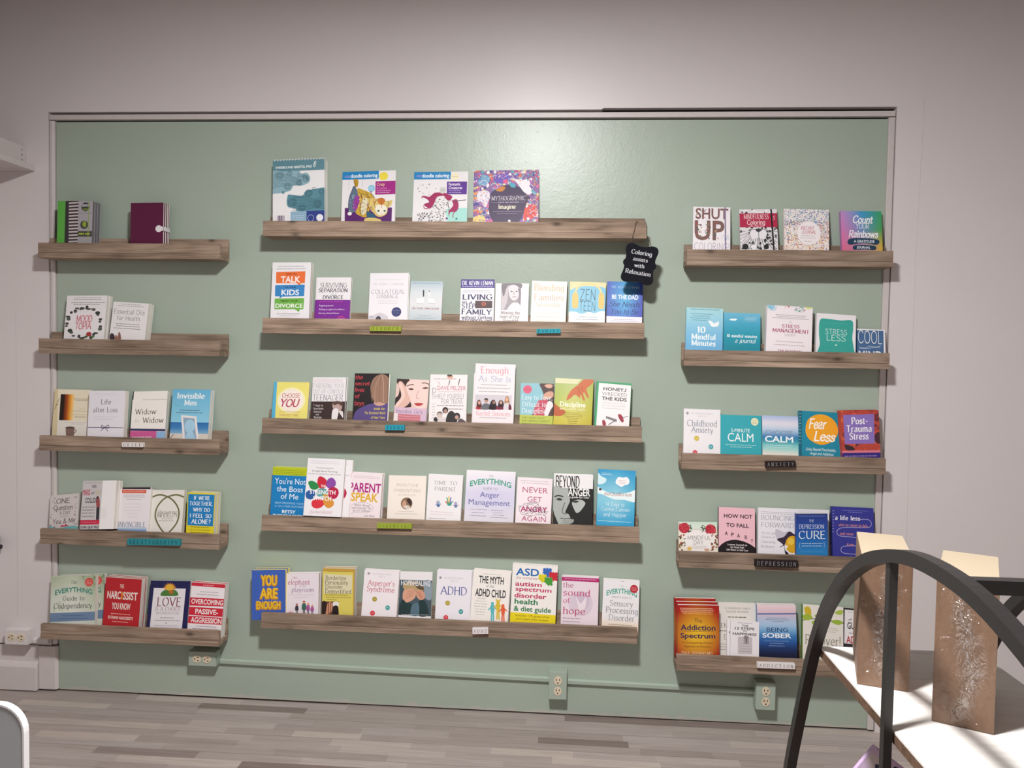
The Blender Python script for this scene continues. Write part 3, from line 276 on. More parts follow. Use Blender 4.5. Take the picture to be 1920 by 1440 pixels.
{'n': 'coloring_book','s': 'M1','label': 'colouring book with a patterned crouching kitten and magenta box','short': 'kitten colouring book','loc': [1.24236,-0.0577,1.81378],'rot': [-0.20958,-0.03672,0.00781],'W': 0.20228,'H': 0.23774,'Hv': 0.19922,'t': 0.0088,'bg': 'e9e5e8','copies': [],'ops': [('R',-19,-19,684,159,'1f84c0'),('T','zen',101,87,123,54,'9a90d8','b'),('T','doodle coloring',407,84,505,75,'eef4f8','b'),('E',774,111,83,84,'ecd84a'),('R',625,209,1017,475,'a02080'),('T','Crazy',725,271,150,63,'f2dca8','s'),('T','Kittens',744,346,188,59,'d680bc','s'),('D',782,402,257,17,'e0b0d0'),('D',773,438,238,17,'e0b0d0'),('E',552,347,67,71,'8cc4e0'),('D',552,332,79,13,'d8ecf4'),('D',553,364,87,13,'d8ecf4'),('P','581a68',[63,720,945,739,940,1121,72,1118]),('L',6,'b8b4bc',[123,184,128,371]),('L',6,'b8b4bc',[380,168,384,325]),('S','5c6f86',[220,286,178,411,132,537,126,703,138,807,188,838,237,806,297,827,374,743,368,471,286,368]),('S','b8902c',[212,172,251,150,301,180,294,295,245,306]),('S','c8a23c',[285,347,405,377,545,448,607,552,533,742,478,910,358,889,267,806,332,618]),('S','963a98',[250,515,298,472,340,555,295,743,236,775,204,682]),('S','e0d8b8',[371,618,429,533,489,575,456,826,377,847]),('L',8,'3a3040',[371,618,471,659,374,712,470,753,384,806]),('L',8,'8a3a8a',[261,556,321,576,253,629,313,649,245,702]),('S','d8c078',[509,574,607,542,727,572,847,613,945,591,928,697,870,740,853,846,775,909,676,909,595,826,523,742]),('N',301,408,548,743,26,22,'8a5a1c e8c860 963a98 f0dca0',81),('N',153,452,233,787,18,18,'8aa0b8 3a4a64 a0b4c4',82),('N',531,574,630,783,14,18,'e8c860 c8742c',83),('C',6,'3a2a20',[326,409,390,576,345,743,378,889]),('C',6,'3a2a20',[445,408,528,553,493,742,468,910]),('C',6,'3a2a20',[222,182,254,265,235,327]),('L',6,'5a3a1c',[413,471,411,481,406,490,398,496,388,498,378,496,370,491,364,482,362,471,363,461,369,452,377,446,387,444,397,446,405,452,411,460,413,471]),('L',6,'5a3a1c',[483,491,481,501,476,510,468,516,458,518,448,516,439,511,434,502,431,491,433,481,439,472,447,466,457,464,466,466,475,472,481,480,483,491]),('L',6,'5a3a1c',[402,806,400,816,395,825,387,831,377,833,367,831,358,825,352,816,350,806,352,795,357,787,366,781,375,778,385,780,394,786,400,795,402,806]),('L',6,'5a3a1c',[579,742,577,752,572,761,563,767,554,769,544,767,535,761,529,752,527,742,529,732,534,723,542,717,552,715,562,717,571,722,576,731,579,742]),('L',6,'5a3a1c',[299,660,297,670,292,679,284,685,274,687,264,685,256,680,250,671,248,660,249,650,255,641,263,635,273,633,283,635,291,641,297,650,299,660]),('S','efe6d6',[631,710,729,677,840,719,842,824,755,892,665,846]),('S','c8742c',[667,573,746,540,816,592,769,677,709,667]),('C',8,'5a3a1c',[642,741,610,657,667,573]),('C',8,'5a3a1c',[840,740,887,655,866,613]),('C',8,'8a5a1c',[746,551,753,656,747,741]),('L',6,'6a4a40',[738,854,754,867,770,854]),('E',693,800,26,21,'7fae8a'),('E',808,804,26,21,'7fae8a'),('E',693,800,10,17,'2a2a2a'),('E',808,804,10,17,'2a2a2a'),('S','2f5a78',[475,805,555,826,657,920,618,973,498,931]),('C',8,'3a3040',[215,296,141,526,133,744,179,838]),('C',8,'3a3040',[534,417,617,542]),('S','d8c078',[449,941,578,931,717,962,738,1015,461,1015]),('E',159,838,40,34,'efe6e6')]},
{'n': 'coloring_book','s': 'M1','label': 'colouring book with a scribbled horse with flowing magenta mane','short': 'magenta-mane colouring book','loc': [1.50981,-0.05783,1.81147],'rot': [-0.20946,-0.01377,0.00293],'W': 0.20335,'H': 0.23769,'Hv': 0.19594,'t': 0.0088,'bg': 'e9e5e8','copies': [],'ops': [('R',-15,-16,681,151,'1f84c0'),('T','zen',104,72,120,55,'9a90d8','b'),('T','doodle coloring',400,74,496,76,'eef4f8','b'),('E',756,102,82,80,'efe6c8'),('D',756,102,117,13,'b8a870'),('P','5a2a90',[613,202,984,204,982,460,617,456]),('T','Fantastic',755,252,218,59,'e8e0f0','b'),('T','Creatures',772,324,253,59,'e8e0f0','b'),('D',755,386,214,17,'c0b0d8'),('D',766,424,233,17,'c0b0d8'),('P','a6dcd2',[552,736,997,732,1007,1115,544,1117]),('S','e4e0e2',[72,1120,71,846,225,802,371,547,465,462,622,502,760,586,726,734,611,778,602,1117]),('N',92,822,578,998,90,17,'3a3a3e 5a5a5e 8a8a8e',7),('N',336,525,725,821,60,16,'4a4a4e 77777c',8),('L',12,'3a3a3e',[395,674,495,768]),('S','a0205a',[145,487,292,506,406,420,620,439,602,481,447,504,393,632,319,738,200,655,295,612,254,549]),('S','a0205a',[562,461,679,470,720,522,644,587]),('S','a0205a',[722,586,808,564,841,691,805,797,690,820,673,905,660,799,707,735,743,671]),('C',14,'a0205a',[292,517,194,486,157,529]),('C',14,'a0205a',[319,728,222,739,201,676]),('C',14,'a0205a',[805,787,748,840,747,925]),('L',14,'55505a',[761,596,974,573]),('E',540,372,62,72,'cfd0cc'),('D',540,355,78,13,'8a8a86'),('D',541,389,78,13,'8a8a86'),('N',73,190,442,549,14,16,'6a7a6a a05a6a 8a8a8a',9),('E',631,939,21,19,'6a3a8a'),('E',809,946,19,19,'2a7a7a')]},
{'n': 'coloring_book','s': 'M1','label': 'square colouring book with swirling animals around a dark centre','short': 'swirling-animal colouring book','loc': [1.75904,-0.07005,1.81212],'rot': [-0.20335,-0.0163,0.00336],'W': 0.2333,'H': 0.23969,'Hv': 0.20034,'t': 0.0098,'bg': '8a6aa0','copies': [[1.75055,-0.05859,1.81172]],'ops': [('N',-14,-15,1011,1103,300,42,'d86aa0 e0a060 6aa8c8 7a5ab0 e8dcd0 4a4a90 c84a70 e8d48a 5ab0b0 f0e8ec b06ac0 d8705a',11),('S','443656',[231,544,264,415,403,329,526,286,702,340,791,458,862,544,810,652,776,802,708,974,605,1103,415,1103,292,996,219,802]),('S','7aa8cc',[48,178,99,82,224,135,191,265,86,286]),('S','6f5ab8',[294,92,488,60,559,157,473,265,313,222]),('S','efe8ee',[542,157,683,189,772,286,878,351,861,480,773,437,702,329,631,222]),('S','efe8ee',[701,243,807,178,860,243,843,329,772,308]),('S','e4dfe8',[53,415,176,394,230,480,165,716,93,609,30,544]),('S','d8504a',[793,716,950,673,960,888,778,974]),('S','e8d080',[11,888,133,867,153,1000,14,1000]),('S','4fa8bc',[525,243,605,265,632,340,561,329]),('S','e05a90',[436,189,507,200,508,254,446,254]),('S','c8843c',[325,394,403,318,474,340,422,415]),('N',-20,-15,1006,286,170,14,'d86aa0 e0a060 6aa8c8 7a5ab0 e8dcd0 4a4a90 c84a70 e8d48a 5ab0b0 f0e8ec b06ac0 d8705a',12),('N',-11,308,217,1103,120,14,'d86aa0 e0a060 6aa8c8 7a5ab0 e8dcd0 4a4a90 c84a70 e8d48a 5ab0b0 f0e8ec b06ac0 d8705a',13),('N',810,458,1012,1103,110,14,'d86aa0 e0a060 6aa8c8 7a5ab0 e8dcd0 4a4a90 c84a70 e8d48a 5ab0b0 f0e8ec b06ac0 d8705a',14),('C',7,'f0e8f0',[67,243,137,189,191,254,148,308,112,269]),('C',7,'e8a0c0',[347,92,417,39,470,103,427,157,391,118]),('C',7,'a0d0e0',[629,92,699,39,753,103,709,157,674,118]),('C',7,'f0e8f0',[790,329,860,275,913,340,870,394,834,355]),('C',7,'e0b0d0',[31,609,100,555,154,619,111,673,76,634]),('C',7,'f0d0a0',[862,630,932,576,985,641,941,695,906,656]),('C',7,'a0d0e0',[62,802,130,748,184,813,141,867,106,828]),('C',7,'f0e0e8',[864,845,933,791,986,856,942,910,907,871]),('C',7,'f0e8f0',[227,308,296,254,350,318,307,372,271,333]),('C',7,'e8d0f0',[471,135,541,82,595,146,551,200,515,161]),('E',196,43,26,32,'f4f0f2'),('E',544,82,21,26,'f4f0f2'),('E',814,710,18,22,'f4f0f2'),('E',838,948,21,26,'f4f0f2'),('E',543,985,21,22,'f4f0f2'),('T','MYTHOGRAPHIC',524,548,535,82,'e2dae4','r'),('T','COLOR AND DISCOVER',521,628,333,24,'cfc6d6','R'),('T','Imagine',505,710,272,82,'f2ead2','R'),('D',515,806,459,15,'a89cb4'),('D',515,845,337,15,'a89cb4'),('L',4,'b8aec0',[250,630,347,632]),('L',4,'b8aec0',[696,630,792,630])]},
{'n': 'book','s': 'M2','label': 'white book with orange,blue and green speech bubbles','short': 'white speech-bubble book','loc': [0.95204,-0.07035,1.45359],'rot': [-0.1329,-0.01136,0.00152],'W': 0.14796,'H': 0.24808,'Hv': 0.21157,'t': 0.0168,'bg': 'ebe8ec','copies': [[0.95128,-0.05191,1.45341]],'ops': [('D',489,72,674,16,'8a8a90'),('D',491,117,747,16,'8a8a90'),('P','e8733c',[105,175,863,161,857,374,755,378,740,425,638,375,111,377]),('T','HOW TO',497,211,285,36,'8a3a1a','b'),('T','TALK',485,306,508,111,'f6f0ee','b'),('P','3c86c4',[93,413,858,401,852,608,295,620,215,656,228,616,99,612]),('T','TO YOUR',486,449,298,32,'1f3a5a','b'),('T','KIDS',491,540,456,99,'f0f2f6','b'),('P','6fb04a',[94,655,858,644,846,844,755,849,737,893,617,843,99,846]),('T','ABOUT YOUR',475,694,454,32,'2a4a1a','b'),('T','DIVORCE',473,780,700,76,'f4f6f0','b'),('T','DR. SAMANTHA RODMAN',464,926,583,23,'6a686e','s'),('D',466,964,467,11,'aaa6ac')]},
{'n': 'book','s': 'M2','label': 'white book with a purple lower half','short': 'white and purple book','loc': [1.11434,-0.07027,1.45421],'rot': [-0.19016,-0.01337,0.00257],'W': 0.1303,'H': 0.19466,'Hv': 0.16043,'t': 0.0148,'bg': 'e9e5e8','copies': [[1.10517,-0.05375,1.45384]],'ops': [('P','7a2a92',[-12,536,997,541,1033,1163,-11,1172]),('T','SURVIVING',483,192,775,115,'5f4964','r'),('T','SEPARATION',479,312,848,86,'463a4e','R'),('T','and',485,403,181,67,'b6c3d0','i'),('T','DIVORCE',484,480,599,81,'463a4e','R'),('D',444,588,702,24,'c040a0'),('T','Regaining control',304,678,409,38,'eedff2','s'),('T','Building strength and confidence',471,768,731,38,'eedff2','s'),('T','Securing a financial future',389,860,591,38,'eedff2','s'),('L',20,'e04080',[858,1006,852,1032,830,1054,797,1069,757,1074,717,1070,682,1055,658,1034,649,1008,655,982,676,960,710,945,749,940,790,945,824,959,848,981,858,1006]),('D',752,993,117,24,'e8a0c8')]},
{'n': 'book','s': 'M2','label': 'white book with a round navy badge at lower corner','short': 'white navy-badge book','loc': [1.32304,-0.07018,1.45668],'rot': [-0.20874,-0.01648,0.00349],'W': 0.14661,'H': 0.21212,'Hv': 0.1796,'t': 0.0238,'bg': 'e9e5ea','hard': 1,'copies': [],'ops': [('D',474,146,675,15,'c9c5cd'),('T','DR JOHN T CHIRBAN',479,241,773,47,'bfbbc6','r'),('T','COLLATERAL',482,402,863,86,'a29fab','r'),('T','DAMAGE',480,503,572,86,'a29fab','r'),('D',485,601,528,13,'bdb9c2'),('D',487,650,490,13,'bdb9c2'),('S','cfcad2',[-3,932,150,897,303,851,488,923,467,1009,1,1017]),('S','4a4450',[195,1014,210,949,260,923,313,947,327,1012]),('L',13,'6a6470',[49,941,127,946]),('E',717,837,124,101,'2c3266'),('D',713,779,113,11,'8a90c0'),('D',715,809,180,11,'8a90c0'),('D',717,839,206,11,'8a90c0'),('D',718,870,180,11,'8a90c0'),('D',720,900,103,11,'8a90c0')]},
{'n': 'book','s': 'M2','label': 'grey-blue book with a tiny couple beside two beds','short': 'grey-blue two-bed book','loc': [1.45878,-0.05569,1.45396],'rot': [-0.20944,0.00555,-0.00118],'W': 0.12151,'H': 0.18624,'Hv': 0.15076,'t': 0.0148,'bg': 'c9d2d8','copies': [],'ops': [('G',-102,-28,1076,1197,'v','a9bcc8 d3d9dd dcdcde c4ccd2 b4c2cc'),('D',480,55,874,18,'70889a'),('P','efedee',[216,448,432,429,430,575,201,574]),('P','efedee',[551,435,744,442,807,567,572,563]),('L',9,'8a8a90',[201,574,430,575]),('L',9,'8a8a90',[572,563,807,567]),('P','2c2c34',[388,254,432,253,436,399,402,399]),('E',409,241,19,18,'3c3438'),('P','e8e4e6',[571,271,615,270,635,398,567,399]),('E',592,256,19,18,'8a7068'),('T','ON YOUR OWN AGAIN',495,700,837,43,'9a6a6c','R'),('D',492,886,372,15,'8a98a4'),('D',496,945,682,15,'8a98a4')]},
{'n': 'book','s': 'M2','label': 'white book with heavy uneven navy lettering and a navy top band','short': 'white navy-lettered book','loc': [1.65263,-0.05808,1.454],'rot': [-0.20944,-0.00614,0.00131],'W': 0.12579,'H': 0.19528,'Hv': 0.16193,'t': 0.0148,'bg': 'e9e5e8','copies': [],'ops': [('P','3f2f86',[-38,-20,1014,-20,1020,205,-31,210]),('T','DR. KEVIN LEMAN',493,88,914,95,'efecf4','R'),('D',496,175,908,25,'c4bce0'),('D',485,263,782,17,'9a94a8'),('D',486,305,845,17,'9a94a8'),('T','LIVING',501,420,892,120,'302b5e','R'),('T','in a',205,538,297,60,'302b5e','R'),('T','STEP',249,638,407,112,'302b5e','R'),('P','4a2a30',[442,511,949,511,952,685,446,691]),('E',686,583,75,50,'8a3c34'),('L',16,'c06a4a',[758,582,755,596,745,607,729,615,710,618,690,615,674,608,662,597,658,583,661,570,672,559,687,551,706,548,726,550,742,558,754,569,758,582]),('E',845,622,44,40,'3a2226'),('T','FAMILY',497,775,908,115,'302b5e','R'),('T','without Getting',502,902,908,75,'302b5e','R'),('T','STEPPED ON',500,1005,892,95,'302b5e','R')]},
{'n': 'book','s': 'M2','label': 'white book with a grey portrait photo of a long-haired girl','short': 'white grey-portrait book','loc': [1.78126,-0.05521,1.45391],'rot': [-0.20944,-0.0047,0.001],'W': 0.12372,'H': 0.18135,'Hv': 0.14732,'t': 0.0148,'bg': 'ebe2e4','copies': [],'ops': [('P','9d959c',[177,-1,766,-6,762,691,174,693]),('S','c5bcc2',[216,23,406,20,381,253,357,472,268,664,189,665,194,338]),('S','78707a',[215,10,753,-1,764,136,628,51,438,38,330,117,257,337,207,255]),('S','ddd5d9',[408,88,533,36,677,97,704,247,670,385,562,447,449,375,400,225]),('E',484,210,35,14,'5a525a'),('E',633,207,32,14,'5a525a'),('L',16,'8a8088',[561,222,548,305]),('L',19,'8a6a72',[511,355,631,353]),('S','e0dade',[394,636,516,511,706,522,769,691,395,696]),('S','827a84',[669,138,759,191,757,521,711,467,718,302]),('T','Winning the',461,766,570,77,'3a3436','h'),('T','Heart of Your',448,868,589,77,'3a3436','h'),('T','Stepchild',467,972,449,77,'3a3436','h')]},
{'n': 'book','s': 'M2','label': 'cream book with pale peach and gold serif title','short': 'cream peach-titled book','loc': [1.91567,-0.07021,1.45445],'rot': [-0.20298,0.01748,-0.0036],'W': 0.12904,'H': 0.18902,'Hv': 0.15587,'t': 0.0138,'bg': 'f1e4de','copies': [[1.9152,-0.05464,1.4542]],'ops': [('T','Blending',492,160,854,154,'cfae84','r'),('T','Families',494,394,839,149,'dcab98','r'),('T','Successfully',473,576,719,97,'bfb6a4','i'),('D',483,781,525,18,'cdbfb6'),('D',487,866,689,18,'cdbfb6'),('D',477,961,570,18,'cdbfb6')]},
{'n': 'book','s': 'M2','label': 'yellow and sky blue book with big headphones around the title','short': 'yellow headphone book','loc': [2.05576,-0.0585,1.45567],'rot': [-0.20951,0.02483,-0.00528],'W': 0.13195,'H': 0.1874,'Hv': 0.1539,'t': 0.0168,'bg': 'e9d6a4','copies': [],'ops': [('S','86c2dc',[-67,281,74,188,276,119,569,100,1012,157,1029,575,1007,733,688,789,251,795,-45,695]),('S','f0ecea',[-40,798,162,744,339,794,540,739,716,763,889,708,1066,758,1082,1151,-50,1161]),('C',50,'efd08a',[142,355,178,199,304,79,478,42,686,72,837,173,888,342]),('S','eec070',[76,330,138,277,227,302,248,613,157,661,85,615]),('S','eec070',[813,291,885,264,954,315,960,603,886,651,814,605]),('T','ZEN',506,318,424,260,'3b4a5b','t'),('T','TEEN',505,599,439,229,'3b4a5b','t'),('D',531,862,503,23,'8aa0b0'),('D',520,924,620,23,'8aa0b0')]},
{'n': 'book','s': 'M2','label': 'blue book with white capitals over a white foot band under the hanging sign','short': 'blue white-footed book','loc': [2.19262,-0.05778,1.45506],'rot': [-0.20948,0.0191,-0.00406],'W': 0.12901,'H': 0.19057,'Hv': 0.15442,'t': 0.0158,'bg': '3f58b8','copies': [],'ops': [('M','4a58b8 3f9ad0 3c48a8 4a68c0 5fb0dc 4450b0 4a50b0 4a6cc4 4a48b0'),('T','DR. KEVIN LEMAN',506,133,773,52,'b8d4ea','r'),('T','BE THE DAD',507,374,743,109,'f0f2f6','c'),('T','She Needs',504,550,877,129,'232e68','i'),('T','You to Be',509,731,758,129,'232e68','i'),('R',-29,855,1040,1310,'e8e4ec'),('D',501,928,565,18,'b0acb8'),('D',502,969,773,16,'b0acb8')]},
{'n': 'book','s': 'M3','label': 'yellow book with pink hand-drawn lettering and blue spine edge','short': 'yellow pink-lettered book','loc': [0.94713,-0.05712,1.08179],'rot': [-0.20944,-0.0049,0.00104],'W': 0.13797,'H': 0.16997,'Hv': 0.137,'t': 0.0188,'bg': 'eade7a','copies': [],'ops': [('P','58b0d4',[-42,-13,87,1,105,1104,-29,1106]),('E',522,510,393,362,'f1ecb8'),('E',522,510,343,312,'f4e8dc'),('T','CHOOSE',506,376,505,112,'b8486a','h'),('T','YOU',499,583,534,201,'b8486a','H'),('D',490,832,590,22,'c08078'),('T','YOUR SELF CARE',484,925,534,56,'b8606a','h')]},
{'n': 'book','s': 'M3','label': 'white book with a brown photo strip below pale capitals','short': 'white brown-photo book','loc': [1.09797,-0.06932,1.08122],'rot': [-0.20947,-0.01588,0.00338],'W': 0.1282,'H': 0.19218,'Hv': 0.15608,'t': 0.0128,'bg': 'e6e3e6','copies': [[1.09963,-0.05475,1.08098]],'ops': [('D',464,62,874,17,'c9a0a8'),('D',467,111,874,17,'c9a0a8'),('T','PARENTING YOUR',489,210,928,107,'aaa6ae','r'),('T','OUT-OF-CONTROL',489,347,928,97,'aaa6ae','r'),('T','TEENAGER',488,498,913,136,'857f88','r'),('P','3a2a28',[-55,589,1010,588,1044,1206,-31,1232]),('S','b49a94',[631,655,726,599,861,606,922,697,878,820,789,847,664,776]),('S','e4dede',[641,801,783,761,821,870,760,1067,639,1070]),('S','dcd4d4',[833,833,945,831,969,989,917,941]),('S','5a4038',[621,607,769,579,928,612,898,698,805,651,687,678]),('T','7 steps to',206,685,287,49,'e8e2e2','r'),('T','Reestablish',218,765,299,46,'e8e2e2','r'),('T','Authority',192,837,239,46,'e8e2e2','r'),('T','and',196,905,96,44,'e8e2e2','r'),('T','Reclaim',213,975,227,49,'e8e2e2','r')]},
{'n': 'book','s': 'M3','label': 'black book with red handwriting and a fair-haired head from behind','short': 'black fair-haired-head book','loc': [1.25897,-0.07007,1.08318],'rot': [-0.20945,-0.01056,0.00224],'W': 0.13068,'H': 0.20847,'Hv': 0.1749,'t': 0.0238,'bg': '1c1418','hard': 1,'copies': [],'ops': [('T','the',131,86,221,87,'cc4450','h'),('T','secret',235,218,443,78,'cc4450','h'),('T','lives',167,359,280,82,'cc4450','h'),('T','of',111,497,152,82,'cc4450','h'),('T','boys',175,648,280,91,'cc4450','h'),('S','57477f',[-23,1077,14,989,101,812,353,701,611,651,1076,667,1104,1153,-14,1185]),('S','c49a8a',[608,603,663,559,868,575,931,660,760,708,612,668]),('S','94725f',[476,303,524,150,629,57,788,14,938,53,1025,181,1072,591,901,643,754,621,639,637,525,508]),('C',15,'b08d78',[745,28,641,234,613,473,652,620]),('C',15,'7d5d4e',[772,27,747,231,736,470,765,617]),('C',15,'c09c84',[798,26,852,229,858,467,879,614]),('C',15,'80604f',[825,26,958,226,980,464,992,611]),('C',15,'7a5a4c',[723,28,553,236,511,476,558,622]),('T','Inside the',763,766,315,52,'e0cc40','h'),('T','The Emotional World',642,856,600,52,'e0cc40','h'),('T','of Male Teens',738,955,408,52,'e0cc40','h')]},
{'n': 'book','s': 'M3','label': 'pink book with a close-up sad face resting on a hand','short': 'pink sad-face book','loc': [1.40655,-0.05902,1.08291],'rot': [-0.20954,0.03045,-0.00647],'W': 0.12332,'H': 0.18874,'Hv': 0.15614,'t': 0.0168,'bg': 'e0c0b8','copies': [],'ops': [('S','33201f',[-58,-15,314,-29,385,53,277,202,334,297,433,488,510,632,454,682,56,691,-12,500,84,401,93,208]),('S','e9cdc6',[313,104,444,26,751,-5,1034,28,1077,470,943,670,701,700,535,582,409,416,317,225]),('S','ddb3a6',[51,114,138,62,275,178,355,345,463,487,415,610,213,724,30,728,162,544,212,446,132,279]),('S','e9c9be',[67,125,126,99,237,252,286,419,195,567,56,691,32,619,179,423]),('C',25,'4a2c2a',[321,176,410,139,532,125]),('S','5a3433',[374,235,465,215,545,246,454,264]),('C',25,'4a2c2a',[776,82,883,73,1004,103]),('S','5a3433',[804,203,894,176,994,189,898,220]),('C',18,'c89a90',[701,261,642,433,738,467]),('S','b8323c',[597,586,718,565,873,578,786,630,679,637]),('P','d3b6cb',[-66,694,1038,697,1052,1159,-41,1174]),('P','e6dcd8',[-49,838,111,846,125,1027,-42,1030]),('T','Invisible Girls',471,783,815,102,'857391','r'),('P','c4707c',[130,853,815,859,821,1040,140,1051]),('L',12,'e2b0b4',[147,901,807,903]),('L',12,'e2b0b4',[154,964,813,962])]},
{'n': 'book','s': 'M3','label': 'white book with a thin grey title above laughing dark-haired teens','short': 'white laughing-teens book','loc': [1.54935,-0.06146,1.08118],'rot': [-0.20945,-0.00796,0.00169],'W': 0.14022,'H': 0.21125,'Hv': 0.17606,'t': 0.0148,'bg': 'ebe4e4','copies': [],'ops': [('T','A GUIDE FOR INTIMIDATED',391,95,617,30,'8a7e80','s'),('S','d8a898',[455,21,563,11,619,58,540,101,474,81]),('S','4a3430',[449,6,562,-2,591,32,483,42]),('C',21,'c8b0a8',[218,148,263,223]),('C',21,'5a3a38',[527,123,505,231]),('C',21,'5a3a38',[796,88,761,228]),('T','D',121,349,97,107,'4a4448','t'),('T','TH',112,478,113,99,'4a4448','t'),('T','DAVE PELZER',584,290,762,86,'c06a80','s'),('D',552,370,644,13,'c89aa4'),('T','HELP YOURSELF',568,466,735,99,'4a464a','t'),('T','FOR TEENS',610,579,564,90,'4a464a','t'),('D',566,668,711,26,'7a7478'),('D',703,739,403,26,'7a7478'),('D',115,639,86,17,'9a9498'),('D',118,697,86,17,'9a9498'),('D',121,755,86,17,'9a9498'),('D',124,813,86,17,'9a9498'),('D',127,871,86,17,'9a9498'),('D',130,929,86,17,'9a9498'),('E',290,873,72,64,'c9b8b2'),('S','6a5a58',[207,879,238,810,332,802,375,866,333,834,253,835]),('S','d8ccca',[183,1029,232,943,417,919,476,1025]),('E',437,768,78,69,'30282a'),('E',443,789,48,47,'a88478'),('S','2a2426',[476,1025,500,853,598,777,708,850,756,1021]),('E',750,892,91,77,'2e2628'),('E',751,914,48,43,'c0988a'),('S','5a4a4c',[770,1042,845,938,981,996,983,1039]),('S','2a2426',[127,977,190,911,247,975,209,1018])]},
{'n': 'book','s': 'M3','label': 'plain white book hidden behind the tall white group-photo book','short': 'plain white hidden book','loc': [1.70948,-0.04323,1.0808],'rot': [-0.13283,0.0238,-0.00318],'W': 0.144,'H': 0.21537,'Hv': 0.18026,'t': 0.0118,'bg': 'ece4e6','copies': [],'ops': []},
{'n': 'book','s': 'M3','label': 'tall white book with a photo of five seated women','short': 'tall white group-photo book','loc': [1.72113,-0.07034,1.08149],'rot': [-0.12037,0.0133,-0.00161],'W': 0.14826,'H': 0.25157,'Hv': 0.21691,'t': 0.0248,'bg': 'f0e5e9','hard': 1,'spine': 'b03a50','copies': [],'ops': [('T','Enough',486,108,700,108,'d98f9c','r'),('T','As She Is',493,257,824,97,'a4b0c6','r'),('D',480,360,634,16,'8f888e'),('D',484,418,819,16,'8f888e'),('D',487,477,739,16,'8f888e'),('P','d2cad2',[21,535,942,528,931,770,17,780]),('S','b3323c',[61,783,76,728,147,705,241,740,231,781]),('S','5a2f2c',[77,743,80,653,128,621,175,660,189,741]),('E',132,673,34,31,'d0a090'),('S','6b6b74',[184,782,213,708,308,677,410,710,419,778]),('E',305,634,42,34,'b88c7c'),('S','2c2224',[252,622,271,595,337,597,352,633,303,612]),('S','2a2228',[388,778,396,701,436,631,509,616,552,680,576,775]),('E',496,659,34,29,'a07868'),('S','7b2a40',[557,775,580,719,671,696,746,730,753,772]),('S','38262a',[615,733,621,639,680,614,734,649,738,721]),('E',674,656,34,31,'cca08e'),('S','d9d2d6',[748,772,762,685,814,666,880,683,897,769]),('S','b08258',[762,676,775,576,816,545,870,575,886,692,853,656,800,657]),('E',818,599,37,32,'dcae98'),('S','6a2a3c',[871,770,880,683,928,700,941,768]),('T','Rachel Simmons',491,847,858,76,'dfa0a8','r'),('D',488,921,676,14,'a89ca2')]},
{'n': 'book','s': 'M3','label': 'light blue book with a mother and child and a lime foot band','short': 'light blue lime-banded book','loc': [1.87875,-0.05762,1.08129],'rot': [-0.20945,0.00758,-0.00161],'W': 0.12252,'H': 0.1844,'Hv': 0.15126,'t': 0.0158,'bg': '8cbecb','copies': [],'ops': [('E',207,158,134,105,'d85c78'),('D',196,137,179,16,'b03a58'),('D',198,171,192,16,'b03a58'),('S','4d3434',[580,-2,1019,-6,1065,1020,416,823,382,771,532,533,718,397,661,189]),('S','cf9c86',[712,266,837,197,980,206,986,324,781,395,685,372]),('S','d8a692',[718,43,829,13,957,28,928,102,801,106]),('S','c04a62',[416,823,439,613,559,427,781,395,866,498,858,682,736,816]),('C',19,'8a2a40',[531,506,694,581,796,736]),('C',19,'e0909c',[473,665,631,609,761,658]),('S','e6dfe2',[817,473,943,444,996,547,921,654,832,814,742,816]),('T','Easy to Love,',502,350,926,118,'e4edf0','r'),('T','Difficult to',423,522,718,118,'e4edf0','r'),('T','Discipline',429,687,741,118,'e4edf0','r'),('P','b9c152',[-50,788,1023,800,1040,1178,-50,1196]),('T','THE 7 BASIC SKILLS',408,857,677,47,'6f7626','s'),('T','FOR TURNING CONFLICT',491,934,849,47,'6f7626','s'),('D',455,1005,798,26,'6f7626')]},
{'n': 'book','s': 'M3','label': 'lime yellow book with an adult hand holding a small hand','short': 'lime hand-holding book','loc': [2.01126,-0.07002,1.08214],'rot': [-0.195,0.03022,-0.00597],'W': 0.14068,'H': 0.20336,'Hv': 0.17077,'t': 0.0128,'bg': 'c2c050','copies': [[2.01252,-0.0555,1.08185]],'ops': [('M','a8bc70 b8c488 a4b45c b0bc58 c8ca78 b4b848 c8b434 d0c050 c0ac34'),('P','dedbb4',[-22,5,682,2,578,111,-15,111]),('S','c86f48',[316,473,363,340,461,223,593,134,685,48,779,-4,985,-14,982,67,898,144,825,218,894,382,857,397,768,288,748,334,799,453,756,462,674,335,665,415,608,382,523,349,418,431]),('C',11,'8a4426',[610,175,643,267,674,335]),('C',11,'8a4426',[692,163,739,265]),('S','b85c38',[-49,529,100,619,298,713,274,777,167,825,-27,794]),('T','Discipline',486,558,666,110,'f5f1de','b'),('T','with Love & Limits',487,657,660,60,'f0ecd0','i'),('D',492,746,385,16,'857620'),('D',494,783,523,16,'857620'),('D',496,820,495,16,'857620'),('D',498,857,330,16,'857620'),('D',501,893,248,16,'857620'),('D',503,930,275,16,'857620'),('D',505,967,220,16,'857620')]},
